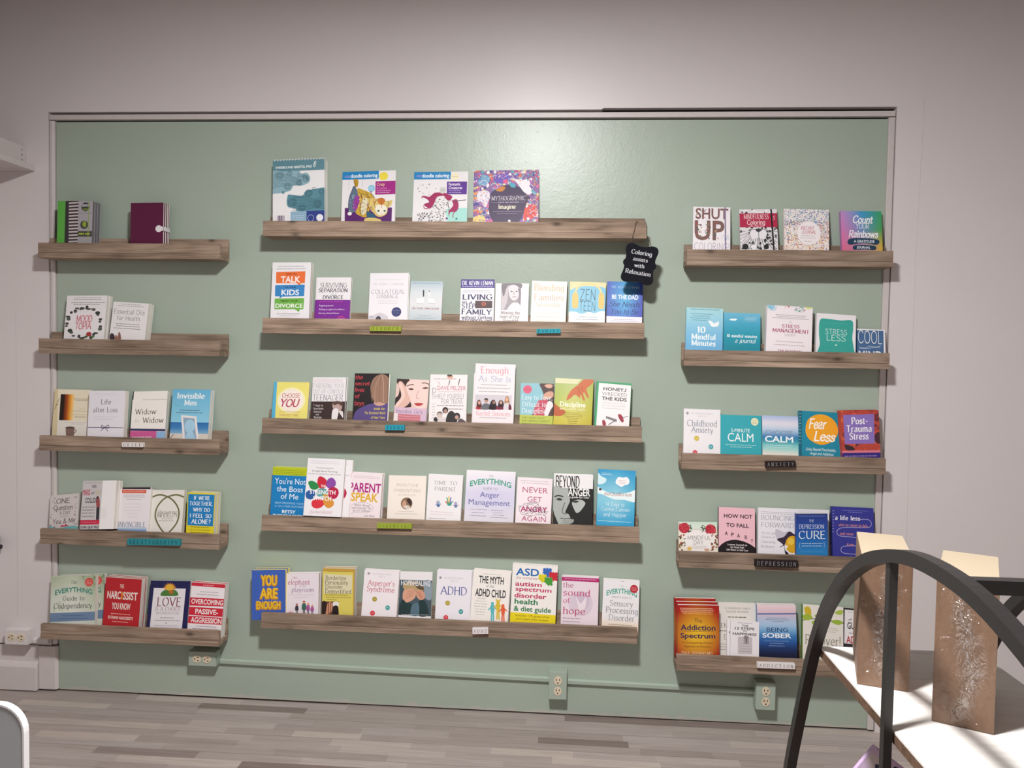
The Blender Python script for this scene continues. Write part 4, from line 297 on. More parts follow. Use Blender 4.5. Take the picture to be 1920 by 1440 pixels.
{'n': 'book','s': 'M3','label': 'green-bordered white book with a crossed gadget at the bottom','short': 'green-bordered white book','loc': [2.1542,-0.06984,1.08327],'rot': [-0.19365,0.04852,-0.00951],'W': 0.12679,'H': 0.19177,'Hv': 0.16139,'t': 0.0138,'bg': '48a070','copies': [[2.15339,-0.05429,1.08306]],'ops': [('P','efe9ea',[58,33,985,49,996,1157,54,1180]),('T','HONEY,I',524,159,654,77,'48464a','b'),('T','WRECKED',524,273,715,77,'8c8a8c','s'),('T','THE KIDS',526,380,715,82,'38363a','b'),('D',519,486,666,17,'bfbabc'),('D',514,544,712,17,'bfbabc'),('D',512,603,666,17,'bfbabc'),('P','8d8b90',[323,782,642,846,629,905,316,835]),('L',12,'48464a',[345,793,340,834]),('L',12,'48464a',[388,802,383,843]),('L',12,'48464a',[431,810,425,852]),('L',12,'48464a',[474,819,468,860]),('L',12,'48464a',[517,828,511,869]),('L',12,'48464a',[560,836,554,878]),('L',12,'48464a',[603,845,597,886]),('S','9c3846',[659,742,724,719,800,775,834,871,791,901,711,838]),('L',27,'77757a',[405,978,622,852]),('L',18,'77757a',[784,799,947,752]),('S','9c3846',[223,886,277,879,327,944,317,1004,241,994])]},
{'n': 'book','s': 'M4','label': 'bright blue book with a lime top band and white title','short': 'blue lime-topped book','loc': [0.94691,-0.06546,0.71495],'rot': [-0.11433,0.01756,-0.00202],'W': 0.13653,'H': 0.21155,'Hv': 0.1781,'t': 0.0178,'bg': '1a7fc0','copies': [[0.94824,-0.04605,0.71478]],'ops': [('P','b9c522',[-39,-19,1027,-22,1043,172,-36,178]),('D',480,68,908,13,'77801a'),('D',483,106,922,13,'77801a'),('D',472,143,908,13,'77801a'),('T',"You're Not",514,297,868,122,'eef4f8','s'),('T','the Boss',514,460,738,114,'eef4f8','s'),('T','of Me',521,614,496,114,'eef4f8','s'),('T','BRAT-PROOFING YOUR',525,759,800,38,'b8dcf0','s'),('T','4- TO 12-YEAR-OLD CHILD',525,827,806,38,'b8dcf0','s'),('T','BETSY',526,935,386,67,'eef4f8','c'),('D',518,1007,879,34,'cfe4f2')]},
{'n': 'book','s': 'M4','label': 'tall white book with rainbow paint petals jutting over the shelf edge','short': 'tall white paint-petal book','loc': [1.09139,-0.09823,0.75421],'rot': [-0.20002,0.01439,-0.00292],'W': 0.14328,'H': 0.21408,'Hv': 0.21408,'t': 0.0168,'bg': 'ece8ec','copies': [[1.11499,-0.07644,0.74944]],'ops': [('D',466,50,759,10,'b8b2b8'),('D',471,85,777,10,'b8b2b8'),('T','How the New Science of',473,165,458,24,'6c666c','s'),('T','Strength-Based Parenting',473,221,681,29,'5c565c','s'),('T','Can Help Your Child and Your Teen to Flourish',474,270,868,22,'6c666c','s'),('S','c8283c',[306,356,353,313,449,327,536,375,561,467,475,521,353,508,304,442]),('S','8a4aa2',[541,417,586,352,690,329,783,385,787,460,687,514,579,501]),('S','2a8a4a',[61,424,137,396,275,426,352,500,278,545,158,541,91,483]),('S','b82048',[610,533,737,487,862,525,890,607,815,686,682,683,607,618]),('S','2a5a9c',[23,606,107,560,242,572,268,665,182,716,61,704,23,658]),('S','d83440',[200,753,287,707,446,709,534,773,464,844,322,871,211,830]),('S','d8923c',[499,707,654,675,782,746,764,814,650,856,538,807]),('E',453,598,154,81,'5aa0a2'),('E',545,654,80,41,'c8a050'),('T','THE',469,479,133,44,'f4f0f2','b'),('T','STRENGTH',464,583,681,71,'f6f2f4','c'),('T','SWITCH',465,690,479,74,'f6f2f4','c'),('T','LEA WATERS,PHD',462,932,602,47,'b0505c','t')]},
{'n': 'book','s': 'M4','label': 'white book with tall magenta and yellow capitals','short': 'white magenta-and-yellow-lettered book','loc': [1.23917,-0.0708,0.71495],'rot': [-0.13135,0.02514,-0.00332],'W': 0.12301,'H': 0.19718,'Hv': 0.16192,'t': 0.0128,'bg': 'f1e4e8','copies': [[1.2382,-0.05639,0.7148],[1.23992,-0.042,0.71459]],'ops': [('L',9,'d88098',[32,6,32,1018]),('D',514,70,806,14,'c8b0b8'),('D',518,104,806,14,'c8b0b8'),('T','PARENT',485,324,986,216,'b02080','c'),('T','SPEAK',489,545,837,202,'e0b030','c'),('L',9,'a8a0a4',[777,785,754,832,681,872,570,900,437,911,303,905,187,881,107,844,75,799,97,752,169,712,281,684,415,673,551,679,668,703,747,740,777,785]),('L',9,'a8a0a4',[176,889,92,952,254,903]),('T',"What's Wrong",421,735,465,46,'807a7e','h'),('T','with How We Talk',420,797,589,46,'807a7e','h'),('T','to Our Children',417,857,496,46,'807a7e','h'),('T','-and What',670,969,322,41,'807a7e','h')]},
{'n': 'book','s': 'M4','label': 'cream workbook with a small round photo','short': 'cream round-photo workbook','loc': [1.39707,-0.05854,0.71523],'rot': [-0.20944,-0.00579,0.00123],'W': 0.14352,'H': 0.19171,'Hv': 0.15965,'t': 0.0148,'bg': 'f0e6dd','copies': [],'ops': [('T','POSITIVE',512,229,571,65,'9c948b','t'),('T','PARENTING',511,353,690,65,'9c948b','t'),('T','WORKBOOK',506,458,467,47,'b4aca2','t'),('E',504,654,154,140,'8a6a54'),('S','c89c84',[390,652,439,581,496,650,475,767,408,745]),('S','3a2c28',[504,556,596,542,641,646,604,694,534,625]),('S','d8ccc4',[433,721,538,695,607,752,516,789]),('D',498,844,404,14,'b0a69c'),('D',501,897,627,14,'b0a69c')]},
{'n': 'book','s': 'M4','label': 'white book with colourful painted hand prints','short': 'white hand-print book','loc': [1.53954,-0.07019,0.7155],'rot': [-0.19999,0.01871,-0.00379],'W': 0.13006,'H': 0.19934,'Hv': 0.16502,'t': 0.0128,'bg': 'ece8ea','copies': [[1.53854,-0.05565,0.71526]],'ops': [('T','TIME TO',502,181,678,81,'98949a','r'),('T','PARENT',501,318,609,85,'98949a','r'),('S','4a6a9a',[288,674,307,720,367,719,378,672]),('L',21,'5a8ab0',[297,685,250,663]),('L',21,'7a6aa0',[312,685,278,598]),('L',21,'4a6a9a',[331,685,318,580]),('L',21,'5a8ab0',[349,684,360,593]),('L',21,'7a6aa0',[368,684,406,648]),('S','3a9a8a',[581,613,608,680,696,679,712,610]),('L',30,'d85a4a',[594,629,524,596]),('L',30,'4a9a5a',[616,629,566,502]),('L',30,'e0b040',[643,629,625,476]),('L',30,'5a6ab0',[670,628,687,496]),('L',30,'3a9a8a',[697,628,754,576]),('S','5a8ab0',[798,676,815,719,871,718,881,675]),('L',19,'8a5aa0',[806,687,763,666]),('L',19,'5a8ab0',[820,686,789,607]),('L',19,'8a5aa0',[837,686,826,590]),('L',19,'5a8ab0',[854,686,865,603]),('L',19,'8a5aa0',[872,686,907,653]),('D',448,835,652,18,'e0c4cc'),('D',452,889,652,18,'e0c4cc'),('D',330,981,493,18,'a09aa0')]},
{'n': 'book','s': 'M4','label': 'wide pale lilac book with green arched title','short': 'wide lilac green-titled book','loc': [1.70944,-0.06788,0.71728],'rot': [-0.20947,0.01764,-0.00375],'W': 0.18444,'H': 0.21728,'Hv': 0.18466,'t': 0.0188,'bg': 'dcd8e2','copies': [],'ops': [('M','f0ebef f0ebef ece6ec d4d0e6 ccc8e4 d0cce6 dedae2 dedae2 dad6de'),('T','THE',502,105,88,37,'8a888e','s'),('T','EVERYTHING',502,237,839,156,'2a9a7a','A'),('T','GUIDE TO',499,358,292,41,'8a888e','s'),('T','Anger',495,480,396,103,'5a5a9c','s'),('T','Management',493,636,839,107,'5a5a9c','s'),('D',283,784,338,18,'9490a4'),('D',280,846,271,18,'9490a4'),('D',278,908,334,18,'9490a4'),('D',667,785,250,16,'9490a4'),('D',680,832,188,16,'9490a4'),('D',692,879,240,16,'9490a4'),('D',705,926,355,16,'9490a4')]},
{'n': 'book','s': 'M4','label': 'white book with pink capitals and one word scribbled out','short': 'white scribbled-out book','loc': [1.87318,-0.05947,0.71659],'rot': [-0.20952,0.02685,-0.00571],'W': 0.13172,'H': 0.19524,'Hv': 0.1636,'t': 0.0148,'bg': 'f1e3e9','copies': [],'ops': [('D',483,75,790,16,'a89ca4'),('D',516,125,790,16,'a89ca4'),('T','NEVER',517,278,712,120,'b04a70','s'),('T','GET',517,486,407,116,'b04a70','s'),('T','ANGRY',511,707,755,120,'b83070','b'),('C',9,'4a4450',[91,690,259,616,443,773,315,591,551,654,446,820,694,627,646,791,840,646,793,833,903,737,731,765,267,732,87,644,159,828,387,798,610,676,876,784]),('C',9,'5a5462',[125,759,243,802,318,638,459,587,635,606,530,771,676,813,815,717]),('C',9,'5a5462',[199,595,429,565,633,583,275,836,534,840,735,823,880,853]),('T','AGAIN',517,924,686,116,'b04a70','s')]},
{'n': 'book','s': 'M4','label': "black and white book with a shadowed man's face close up",'short': 'black and white shadowed-face book','loc': [2.02042,-0.07037,0.7146],'rot': [-0.17646,0.00616,-0.0011],'W': 0.14325,'H': 0.2155,'Hv': 0.17812,'t': 0.0138,'bg': '252525','copies': [[2.01894,-0.05487,0.71438]],'ops': [('P','ece9ea',[-28,-21,1026,-26,1033,289,-15,293]),('T','BEYOND',344,154,623,224,'2e2e30','R'),('S','aab0ac',[-28,297,184,283,357,295,379,418,418,544,356,671,307,789,400,829,443,944,369,1072,186,1076,104,972,47,868,-9,784]),('S','b4bab6',[472,585,562,531,694,514,814,579,751,685,661,771,583,783,514,690]),('C',32,'262626',[19,476,110,447,243,466]),('S','3a3a3a',[60,524,152,495,224,530,154,552]),('C',26,'1e1e1e',[456,511,588,488,707,513]),('S','2e2e2e',[484,564,576,537,648,557,564,583]),('C',24,'6a6e6c',[287,588,228,779,334,820]),('C',18,'3e403f',[180,903,298,918,494,890]),('S','9aa09c',[234,949,364,935,521,922,497,996,315,1031]),('S','2a2a2a',[-10,742,34,868,80,1036,1,1038]),('T','ANGER',650,363,568,152,'f2f0f0','c'),('T','a guide for men',653,468,502,38,'e8e6e6','b')]},
{'n': 'book','s': 'M4','label': 'tall sky blue book with white clouds','short': 'tall blue cloud book','loc': [2.17504,-0.07014,0.71765],'rot': [-0.17921,0.02428,-0.0044],'W': 0.13794,'H': 0.23317,'Hv': 0.20336,'t': 0.0238,'bg': '2a9acc','hard': 1,'copies': [],'ops': [('M','2a94c8 3aa4d0 2a94c8 8accdf 9cd4e2 5cb8d8 2a9ccc 2f9fce 2a96c8'),('S','d4ecf2',[-30,52,85,123,226,174,176,249,12,272,-35,181]),('S','e6f2f4',[-40,311,212,395,487,434,813,397,1016,354,1024,557,710,529,437,527,133,453,-32,421]),('S','f2f2f4',[500,166,553,124,664,133,773,121,836,175,820,240,698,274,644,300,561,278,476,231]),('D',653,184,191,11,'c8a0a0'),('D',654,213,218,11,'c8a0a0'),('D',655,241,163,11,'c8a0a0'),('T','meQuilibrium',555,432,735,63,'b0604a','r'),('E',73,363,38,22,'4a3a3a'),('D',220,67,245,11,'d8eef4'),('D',249,92,299,11,'d8eef4'),('T','14 Days to',483,620,490,66,'eaf6fa','t'),('T','Cooler,Calmer',501,706,762,66,'eaf6fa','t'),('T','and Happier',493,804,615,70,'eaf6fa','t'),('D',485,924,877,15,'c8e6f0')]},
{'n': 'book','s': 'M5','label': 'blue book with huge yellow block letters overhanging the shelf end','short': 'blue yellow-block-letter book','loc': [0.88,-0.07279,0.34669],'rot': [-0.10711,-0.04655,0.005],'W': 0.13076,'H': 0.18609,'Hv': 0.15863,'t': 0.0218,'bg': '3f62b8','pages': 'efe07a','copies': [[0.8811,-0.04936,0.34661]],'ops': [('T','YOU',481,249,471,249,'c88a20','c'),('T','YOU',531,248,471,249,'c88a20','c'),('T','YOU',503,259,471,249,'c88a20','c'),('T','YOU',503,229,471,249,'f0c434','c'),('T','ARE',481,558,518,249,'c88a20','c'),('T','ARE',531,556,518,249,'c88a20','c'),('T','ARE',503,567,518,249,'c88a20','c'),('T','ARE',503,537,518,249,'f0c434','c'),('T','ENOUGH',469,835,707,189,'c88a20','c'),('T','ENOUGH',519,833,707,189,'c88a20','c'),('T','ENOUGH',491,844,707,189,'c88a20','c'),('T','ENOUGH',491,814,707,189,'f0c434','c')]},
{'n': 'book','s': 'M5','label': 'lilac-white book with small cartoon family figures','short': 'lilac cartoon-family book','loc': [1.00689,-0.06602,0.34653],'rot': [-0.16375,-0.04186,0.00691],'W': 0.12538,'H': 0.17546,'Hv': 0.14886,'t': 0.0158,'bg': 'e7dde5','copies': [[1.00833,-0.04851,0.34638]],'ops': [('T','the',253,106,137,58,'b880a0','r'),('T','elephant',377,222,680,121,'b05a80','r'),('T','in the',505,319,203,47,'b090a8','r'),('T','playroom',507,411,693,110,'8a6a90','r'),('D',461,541,801,16,'c0aebc'),('D',479,601,490,16,'c0aebc'),('E',330,782,33,29,'e0a080'),('S','3a3a44',[292,814,330,803,370,812,385,916,281,919]),('L',20,'4a3a4a',[317,913,320,1018]),('L',20,'4a3a4a',[350,912,352,1017]),('E',550,720,43,38,'e0a080'),('S','3a6a5a',[500,762,551,747,602,759,622,896,487,899]),('L',26,'4a3a4a',[533,891,537,1028]),('L',26,'4a3a4a',[576,890,579,1027]),('E',679,763,36,32,'e0a080'),('S','a85a9a',[636,799,679,786,723,797,739,912,625,916]),('L',22,'4a3a4a',[664,909,667,1025]),('L',22,'4a3a4a',[700,908,702,1024]),('E',807,808,31,27,'e0a080'),('S','a85a9a',[770,839,807,828,845,837,859,937,760,940]),('L',19,'4a3a4a',[794,934,796,1034]),('L',19,'4a3a4a',[825,933,827,1034]),('S','a03a3a',[297,778,329,750,369,775]),('S','a03a3a',[508,713,549,680,596,711]),('E',147,1022,105,68,'d88a94')]},
{'n': 'book','s': 'M5','label': 'mustard yellow book with grey title over a small photo','short': 'mustard small-photo book','loc': [1.14569,-0.07103,0.34473],'rot': [-0.10759,-0.01902,0.00205],'W': 0.12314,'H': 0.20298,'Hv': 0.17112,'t': 0.0208,'bg': 'c39a40','copies': [[1.14488,-0.04861,0.34457]],'ops': [('P','d9ca62',[-24,65,954,76,978,1297,-8,1314]),('P','ddd5b2',[46,125,928,142,921,540,45,549]),('D',485,67,659,16,'8a7434'),('T','Borderline',416,205,646,87,'4c463a','r'),('T','Personality',443,305,712,92,'4c463a','r'),('T','Disorder',369,399,547,78,'4c463a','r'),('T','Demystified',498,498,811,92,'4c463a','r'),('D',468,579,732,21,'8a7a30'),('D',519,630,791,21,'8a7a30'),('D',307,682,303,21,'8a7a30'),('P','5c4034',[-36,724,511,718,518,1167,-24,1178]),('S','2e1e1c',[-12,746,112,720,166,855,74,994,-7,996]),('S','c88c6c',[164,787,243,727,327,782,315,920,220,990,124,1015,136,924]),('L',16,'3a241e',[211,740,204,991]),('L',16,'3a241e',[270,738,272,989]),('S','e8e2e0',[348,736,512,731,508,835,361,827]),('S','241a1c',[346,850,508,835,518,1167,373,1170])]},
{'n': 'book','s': 'M5','label': 'white book with red serif title and three coloured dots','short': 'white red-titled dotted book','loc': [1.30032,-0.07017,0.34533],'rot': [-0.18621,0.02146,-0.00404],'W': 0.13416,'H': 0.19892,'Hv': 0.16764,'t': 0.0138,'bg': 'eee6ea','copies': [[1.29963,-0.05465,0.34511]],'ops': [('E',126,84,39,30,'8a868a'),('L',9,'d8d4d6',[153,84,152,92,147,98,138,103,128,105,118,103,108,99,102,92,99,84,100,76,106,69,114,65,124,63,135,65,144,69,150,76,153,84]),('T',"THE CONSCIOUS PARENT'S",505,83,557,28,'b0acb0','r'),('T','GUIDE TO',510,136,201,28,'b0acb0','r'),('T',"Asperger's",500,282,771,115,'c04a60','r'),('T','Syndrome',498,417,789,115,'c04a60','r'),('E',348,639,69,53,'a8983c'),('D',348,639,78,18,'d8d0a0'),('E',735,809,66,53,'4aa0a0'),('D',735,809,78,18,'b0d8d8'),('E',317,947,72,55,'d8404c'),('D',317,947,78,18,'f0b0b4')]},
{'n': 'book','s': 'M5','label': 'white book with a photo of a boy covering his face with both hands','short': 'white covered-face book','loc': [1.435,-0.05832,0.34455],'rot': [-0.20945,-0.00888,0.00189],'W': 0.12346,'H': 0.19575,'Hv': 0.16552,'t': 0.0128,'bg': 'e8e4e6','copies': [],'ops': [('P','46565f',[-13,187,997,190,1018,976,-14,967]),('S','8a98a4',[766,205,977,227,992,602,792,556]),('S','b49a6e',[94,303,253,237,509,219,708,299,749,416,457,429,197,443]),('S','5e4a34',[448,278,641,265,763,393,584,382]),('S','d6a088',[131,431,324,384,488,406,503,558,371,652,208,688,112,607]),('S','d09880',[516,441,651,405,772,463,793,580,665,627,546,558]),('L',11,'a86e58',[204,606,429,523]),('L',11,'a86e58',[221,555,453,481]),('L',11,'a86e58',[239,503,477,439]),('L',11,'a86e58',[256,452,500,396]),('L',11,'a86e58',[555,441,663,592]),('L',11,'a86e58',[588,440,696,592]),('L',11,'a86e58',[620,440,729,592]),('S','24383a',[8,841,74,654,139,630,241,700,407,722,352,933,12,963]),('S','24383a',[603,674,764,627,872,743,922,954,622,967]),('S','55707e',[409,746,604,698,621,955,387,956]),('T','HOPE',211,251,343,107,'dcdce0','c'),('T','&',402,259,59,61,'dcdce0','s'),('T','HEALING',680,257,523,112,'dcdce0','c'),('D',504,951,817,16,'c8c8cc')]},
{'n': 'book','s': 'M5','label': 'white book with blue serif title and three coloured dots','short': 'white blue-titled dotted book','loc': [1.58004,-0.07035,0.34422],'rot': [-0.18724,0.0076,-0.00144],'W': 0.13171,'H': 0.20965,'Hv': 0.17597,'t': 0.0128,'bg': 'eae5ec','copies': [[1.58199,-0.05584,0.34396]],'ops': [('E',101,164,41,30,'8a868a'),('L',10,'d8d4d6',[129,164,128,172,122,178,113,183,102,185,91,183,82,179,75,172,72,164,74,156,80,149,89,145,100,143,111,144,120,149,127,156,129,164]),('T',"THE CONSCIOUS PARENT'S",490,164,574,28,'b0acb0','r'),('T','GUIDE TO',493,217,207,28,'b0acb0','r'),('T','ADHD',491,424,765,161,'3a4a92','r'),('E',342,683,70,51,'b0a040'),('D',342,683,77,18,'d8d0a0'),('E',733,847,67,51,'4a9c9c'),('D',733,847,77,18,'b0d8d8'),('E',310,982,70,51,'d8404c'),('D',309,973,70,18,'f0b0b4')]},
{'n': 'book','s': 'M5','label': 'white book with black capitals and three leaping colour silhouettes','short': 'white leaping-silhouette book','loc': [1.71569,-0.06992,0.34649],'rot': [-0.18134,0.04026,-0.00738],'W': 0.14132,'H': 0.21272,'Hv': 0.1825,'t': 0.0128,'bg': 'efe9e4','copies': [[1.71734,-0.05544,0.34619]],'ops': [('D',505,80,502,13,'b0aaa8'),('T','THE MYTH',492,191,661,146,'2b2b2f','c'),('T','of the',468,316,212,49,'8a8684','h'),('T','ADHD CHILD',496,453,815,155,'2b2b2f','c'),('D',257,577,236,20,'bab5b1'),('D',257,630,266,20,'bab5b1'),('D',256,683,339,20,'bab5b1'),('D',255,736,339,20,'bab5b1'),('D',255,790,280,20,'bab5b1'),('D',254,843,295,20,'bab5b1'),('D',254,896,207,20,'bab5b1'),('E',566,659,42,32,'5ab4c0'),('S','5ab4c0',[522,696,616,693,625,835,541,838]),('L',28,'5ab4c0',[548,713,462,798]),('L',28,'5ab4c0',[595,712,689,769]),('L',38,'5ab4c0',[563,830,567,1014]),('L',38,'5ab4c0',[601,829,628,1012]),('E',709,610,42,32,'d8b83c'),('S','d8b83c',[665,647,759,644,768,786,683,788]),('L',28,'d8b83c',[690,664,604,749]),('L',28,'d8b83c',[737,662,832,719]),('L',38,'d8b83c',[706,781,709,965]),('L',38,'d8b83c',[743,779,770,963]),('E',848,683,40,30,'e0603c'),('S','e0603c',[807,718,895,715,903,848,824,850]),('L',27,'e0603c',[831,734,750,813]),('L',27,'e0603c',[875,732,963,786]),('L',35,'e0603c',[845,843,848,1016]),('L',35,'e0603c',[880,842,905,1014]),('L',27,'d8b83c',[691,644,654,556]),('L',27,'d8b83c',[735,642,766,552])]},
{'n': 'book','s': 'M5','label': 'tall white book with colourful title and jigsaw pieces','short': 'tall white jigsaw book','loc': [1.87929,-0.07015,0.34559],'rot': [-0.14519,0.02515,-0.00368],'W': 0.16838,'H': 0.2397,'Hv': 0.20928,'t': 0.0148,'bg': 'f0ebe7','copies': [[1.87886,-0.0537,0.34541]],'ops': [('T','ASD',335,128,516,128,'1f6ab0','b'),('T','the complete',327,233,481,43,'b0707a','s'),('T','autism',370,336,589,81,'c02c60','b'),('T','spectrum',486,426,798,77,'c02c60','b'),('T','disorder',424,540,712,81,'c02c60','b'),('T','health',337,645,516,93,'2a7a4a','b'),('T','& diet guide',482,770,825,89,'2a7a4a','b'),('P','e8d222',[-46,842,1027,849,1035,1153,-26,1192]),('T','Includes 175 gluten-free',487,890,741,35,'6c6220','s'),('T','and casein-free recipes',486,946,712,35,'6c6220','s'),('P','3a6ab8',[770,28,888,114,781,206,663,120]),('E',834,67,38,30,'3a6ab8'),('E',710,70,38,30,'3a6ab8'),('E',846,168,34,27,'3a6ab8'),('P','c82a3a',[906,95,1019,176,917,264,804,182]),('E',968,131,37,29,'c82a3a'),('E',849,134,37,29,'c82a3a'),('E',979,228,32,26,'c82a3a'),('P','d8cc2c',[669,143,777,221,679,305,571,226]),('E',728,178,35,28,'d8cc2c'),('E',615,181,35,28,'d8cc2c'),('E',739,271,31,24,'d8cc2c'),('P','4a9a3c',[804,190,912,268,815,351,707,273]),('E',863,224,35,28,'4a9a3c'),('E',750,227,35,28,'4a9a3c'),('E',874,317,31,24,'4a9a3c')]},
{'n': 'book','s': 'M5','label': 'pale pink book with crimson lower-case title and magenta top band','short': 'pale pink magenta-topped book','loc': [2.05203,-0.07033,0.34443],'rot': [-0.17991,0.00917,-0.00167],'W': 0.13674,'H': 0.20397,'Hv': 0.17168,'t': 0.0138,'bg': 'e5d6df','copies': [[2.05392,-0.05483,0.34418]],'ops': [('E',525,565,330,268,'d6c6d4'),('E',583,517,180,187,'cbbacb'),('S','e6dae2',[400,429,525,565,670,420,648,655,501,753]),('P','b02a6a',[-35,24,1034,22,1027,104,-32,101]),('D',508,57,870,23,'e0a0c0'),('T','the',181,185,270,107,'b0587a','r'),('T','sound',412,345,735,135,'c04878','r'),('T','of',142,512,180,103,'c04878','r'),('T','hope',350,724,600,140,'b83a68','r'),('D',289,885,474,21,'8a6a80'),('D',292,955,474,21,'8a6a80')]},
{'n': 'book','s': 'M5','label': 'white book with green arched title and a crimson dot','short': 'white crimson-dot book','loc': [2.20097,-0.0701,0.34572],'rot': [-0.18824,0.02703,-0.00515],'W': 0.13353,'H': 0.19499,'Hv': 0.16202,'t': 0.0138,'bg': 'e9e6e9','copies': [[2.20143,-0.05457,0.34547]],'ops': [('G',-57,813,1103,1403,'v','e9e6e9 eedccb e0bd98 e0bd98'),('D',536,24,79,15,'8a868a'),('T','THE',525,130,98,25,'aaa6aa','s'),('T','EVERYTHING',522,266,843,158,'3aa08c','A'),('E',852,176,110,91,'b82a38'),('D',851,149,134,15,'e8a0a8'),('D',852,181,153,15,'e8a0a8'),('D',854,213,122,15,'e8a0a8'),('T',"PARENT'S GUIDE TO",522,384,550,42,'a4a0a4','s'),('T','Sensory',518,519,635,123,'8a8a92','r'),('T','Processing',534,672,873,128,'6e6e78','r'),('T','Disorder',536,834,702,128,'8a8a92','r'),('D',518,990,672,22,'a08868')]},
{'n': 'journal','s': 'R1','label': 'white journal with big patterned letters and purple elastic','short': 'white patterned-letter journal','loc': [2.49887,-0.05898,1.71905],'rot': [-0.20948,0.01842,-0.00392],'W': 0.1326,'H': 0.20074,'Hv': 0.16116,'t': 0.0158,'bg': 'ece6ea','copies': [],'ops': [('T','SHUT',503,152,883,254,'7e5a58','b'),('T','UP',442,539,803,465,'7a5c56','b'),('N',89,351,233,760,16,35,'a84a50 7a8a6a 5a4a4a c09a6a 8a6a78 4a6a6a',21),('N',330,350,458,759,14,35,'a84a50 7a8a6a 5a4a4a c09a6a 8a6a78 4a6a6a',22),('N',570,335,682,758,12,35,'a84a50 7a8a6a 5a4a4a c09a6a 8a6a78 4a6a6a',23),('N',68,41,341,267,12,26,'a84a50 7a8a6a 5a4a4a c09a6a 8a6a78 4a6a6a',24),('T',"I'M",859,715,177,124,'8ab0cc','t'),('T','COLORING!',503,934,931,169,'a49cb2','t'),('P','8b7b9c',[838,-33,877,-33,898,1181,860,1181])]},
{'n': 'journal','s': 'R1','label': 'black and white patterned journal with a crimson title band','short': 'crimson-banded patterned journal','loc': [2.66969,-0.05738,1.71855],'rot': [-0.20945,-0.01085,0.00231],'W': 0.1326,'H': 0.19377,'Hv': 0.15209,'t': 0.0158,'bg': 'dedade','copies': [],'ops': [('N',-19,-13,1032,1192,150,51,'2a2a2e efecee 5a5a60 efecee',31),('L',13,'2e2e32',[494,478,32,985]),('L',13,'2e2e32',[494,478,133,985]),('L',13,'2e2e32',[494,478,235,984]),('L',13,'2e2e32',[494,478,336,984]),('L',13,'2e2e32',[494,478,437,984]),('L',13,'2e2e32',[494,478,539,984]),('L',13,'2e2e32',[494,478,640,983]),('L',13,'2e2e32',[494,478,741,983]),('L',13,'2e2e32',[494,478,843,983]),('L',13,'2e2e32',[494,478,944,982]),('L',10,'4a4a50',[494,484,14,571]),('L',10,'4a4a50',[494,484,11,660]),('L',10,'4a4a50',[494,484,8,748]),('L',10,'4a4a50',[494,484,5,837]),('L',10,'4a4a50',[494,484,2,926]),('L',10,'4a4a50',[494,484,1000,563]),('L',10,'4a4a50',[494,484,996,653]),('L',10,'4a4a50',[494,484,992,743]),('L',10,'4a4a50',[494,484,988,832]),('L',10,'4a4a50',[494,484,984,922]),('S','e6e2e6',[267,599,366,509,459,567,523,567,621,506,713,595,643,745,517,716,454,716,326,747]),('L',13,'2e2e32',[501,478,487,1013]),('E',129,931,83,71,'26262a'),('E',350,940,70,59,'ece8ec'),('E',683,938,70,59,'26262a'),('P','b0284a',[-51,104,1037,101,1037,455,-62,453]),('T','MINDFULNESS',442,187,662,113,'f1e2e6','r'),('T','Coloring',436,327,484,113,'f1e2e6','h'),('T','On The Go',439,419,357,42,'f1e2e6','h'),('T','S',913,220,76,101,'e8c8d0','i'),('P','1c1a1e',[823,-48,867,-49,909,1192,865,1192])]},
{'n': 'journal','s': 'R1','label': 'journal covered in confetti flecks around a white circle','short': 'confetti journal','loc': [2.83367,-0.05817,1.71988],'rot': [-0.2095,0.02356,-0.00501],'W': 0.157,'H': 0.19317,'Hv': 0.1517,'t': 0.0168,'bg': 'ece4e0','hard': 1,'copies': [],'ops': [('N',-11,-12,1016,419,420,17,'5a80b8 7aa0c8 8a6aa8 6a9ab0',41),('N',-14,300,1013,776,480,17,'c85a60 5a80b8 d8b04a 7a5a9a 4a9a9a d88a4a e08aa0',42),('N',-17,657,1010,1192,440,17,'d8b04a c85a60 e09a50 8a6aa8 e0c070',43),('E',554,597,264,294,'f1eaec'),('T','INSTANT',526,472,304,83,'c0506a','h'),('T','JOURNAL',551,570,320,83,'c0506a','h'),('D',532,663,299,18,'a8a0a4'),('D',531,719,347,18,'a8a0a4'),('D',531,799,176,18,'a8a0a4')]},
{'n': 'journal','s': 'R1','label': 'rainbow watercolour journal with white brush lettering','short': 'rainbow watercolour journal','loc': [3.02718,-0.058,1.71909],'rot': [-0.20945,0.01201,-0.00255],'W': 0.14136,'H': 0.18757,'Hv': 0.14416,'t': 0.0178,'bg': 'b080b8','hard': 1,'copies': [],'ops': [('M','c090cc 3a98cc 3aa064 d27ab4 6a90c0 4aa04a e06a90 c08aa0 dcae38'),('T','Count',543,220,498,186,'f4f0f4','H'),('T','YOUR',523,392,323,137,'f4f0f4','h'),('T','Rainbows',545,597,733,168,'f4f0f4','H'),('S','24405a',[191,733,541,706,904,747,861,872,537,836,182,882]),('T','A GRATITUDE',553,787,504,71,'dfe6ec','b'),('S','24405a',[303,900,565,880,825,910,806,1010,561,998,295,1011]),('T','JOURNAL',534,945,337,62,'dfe6ec','b')]},
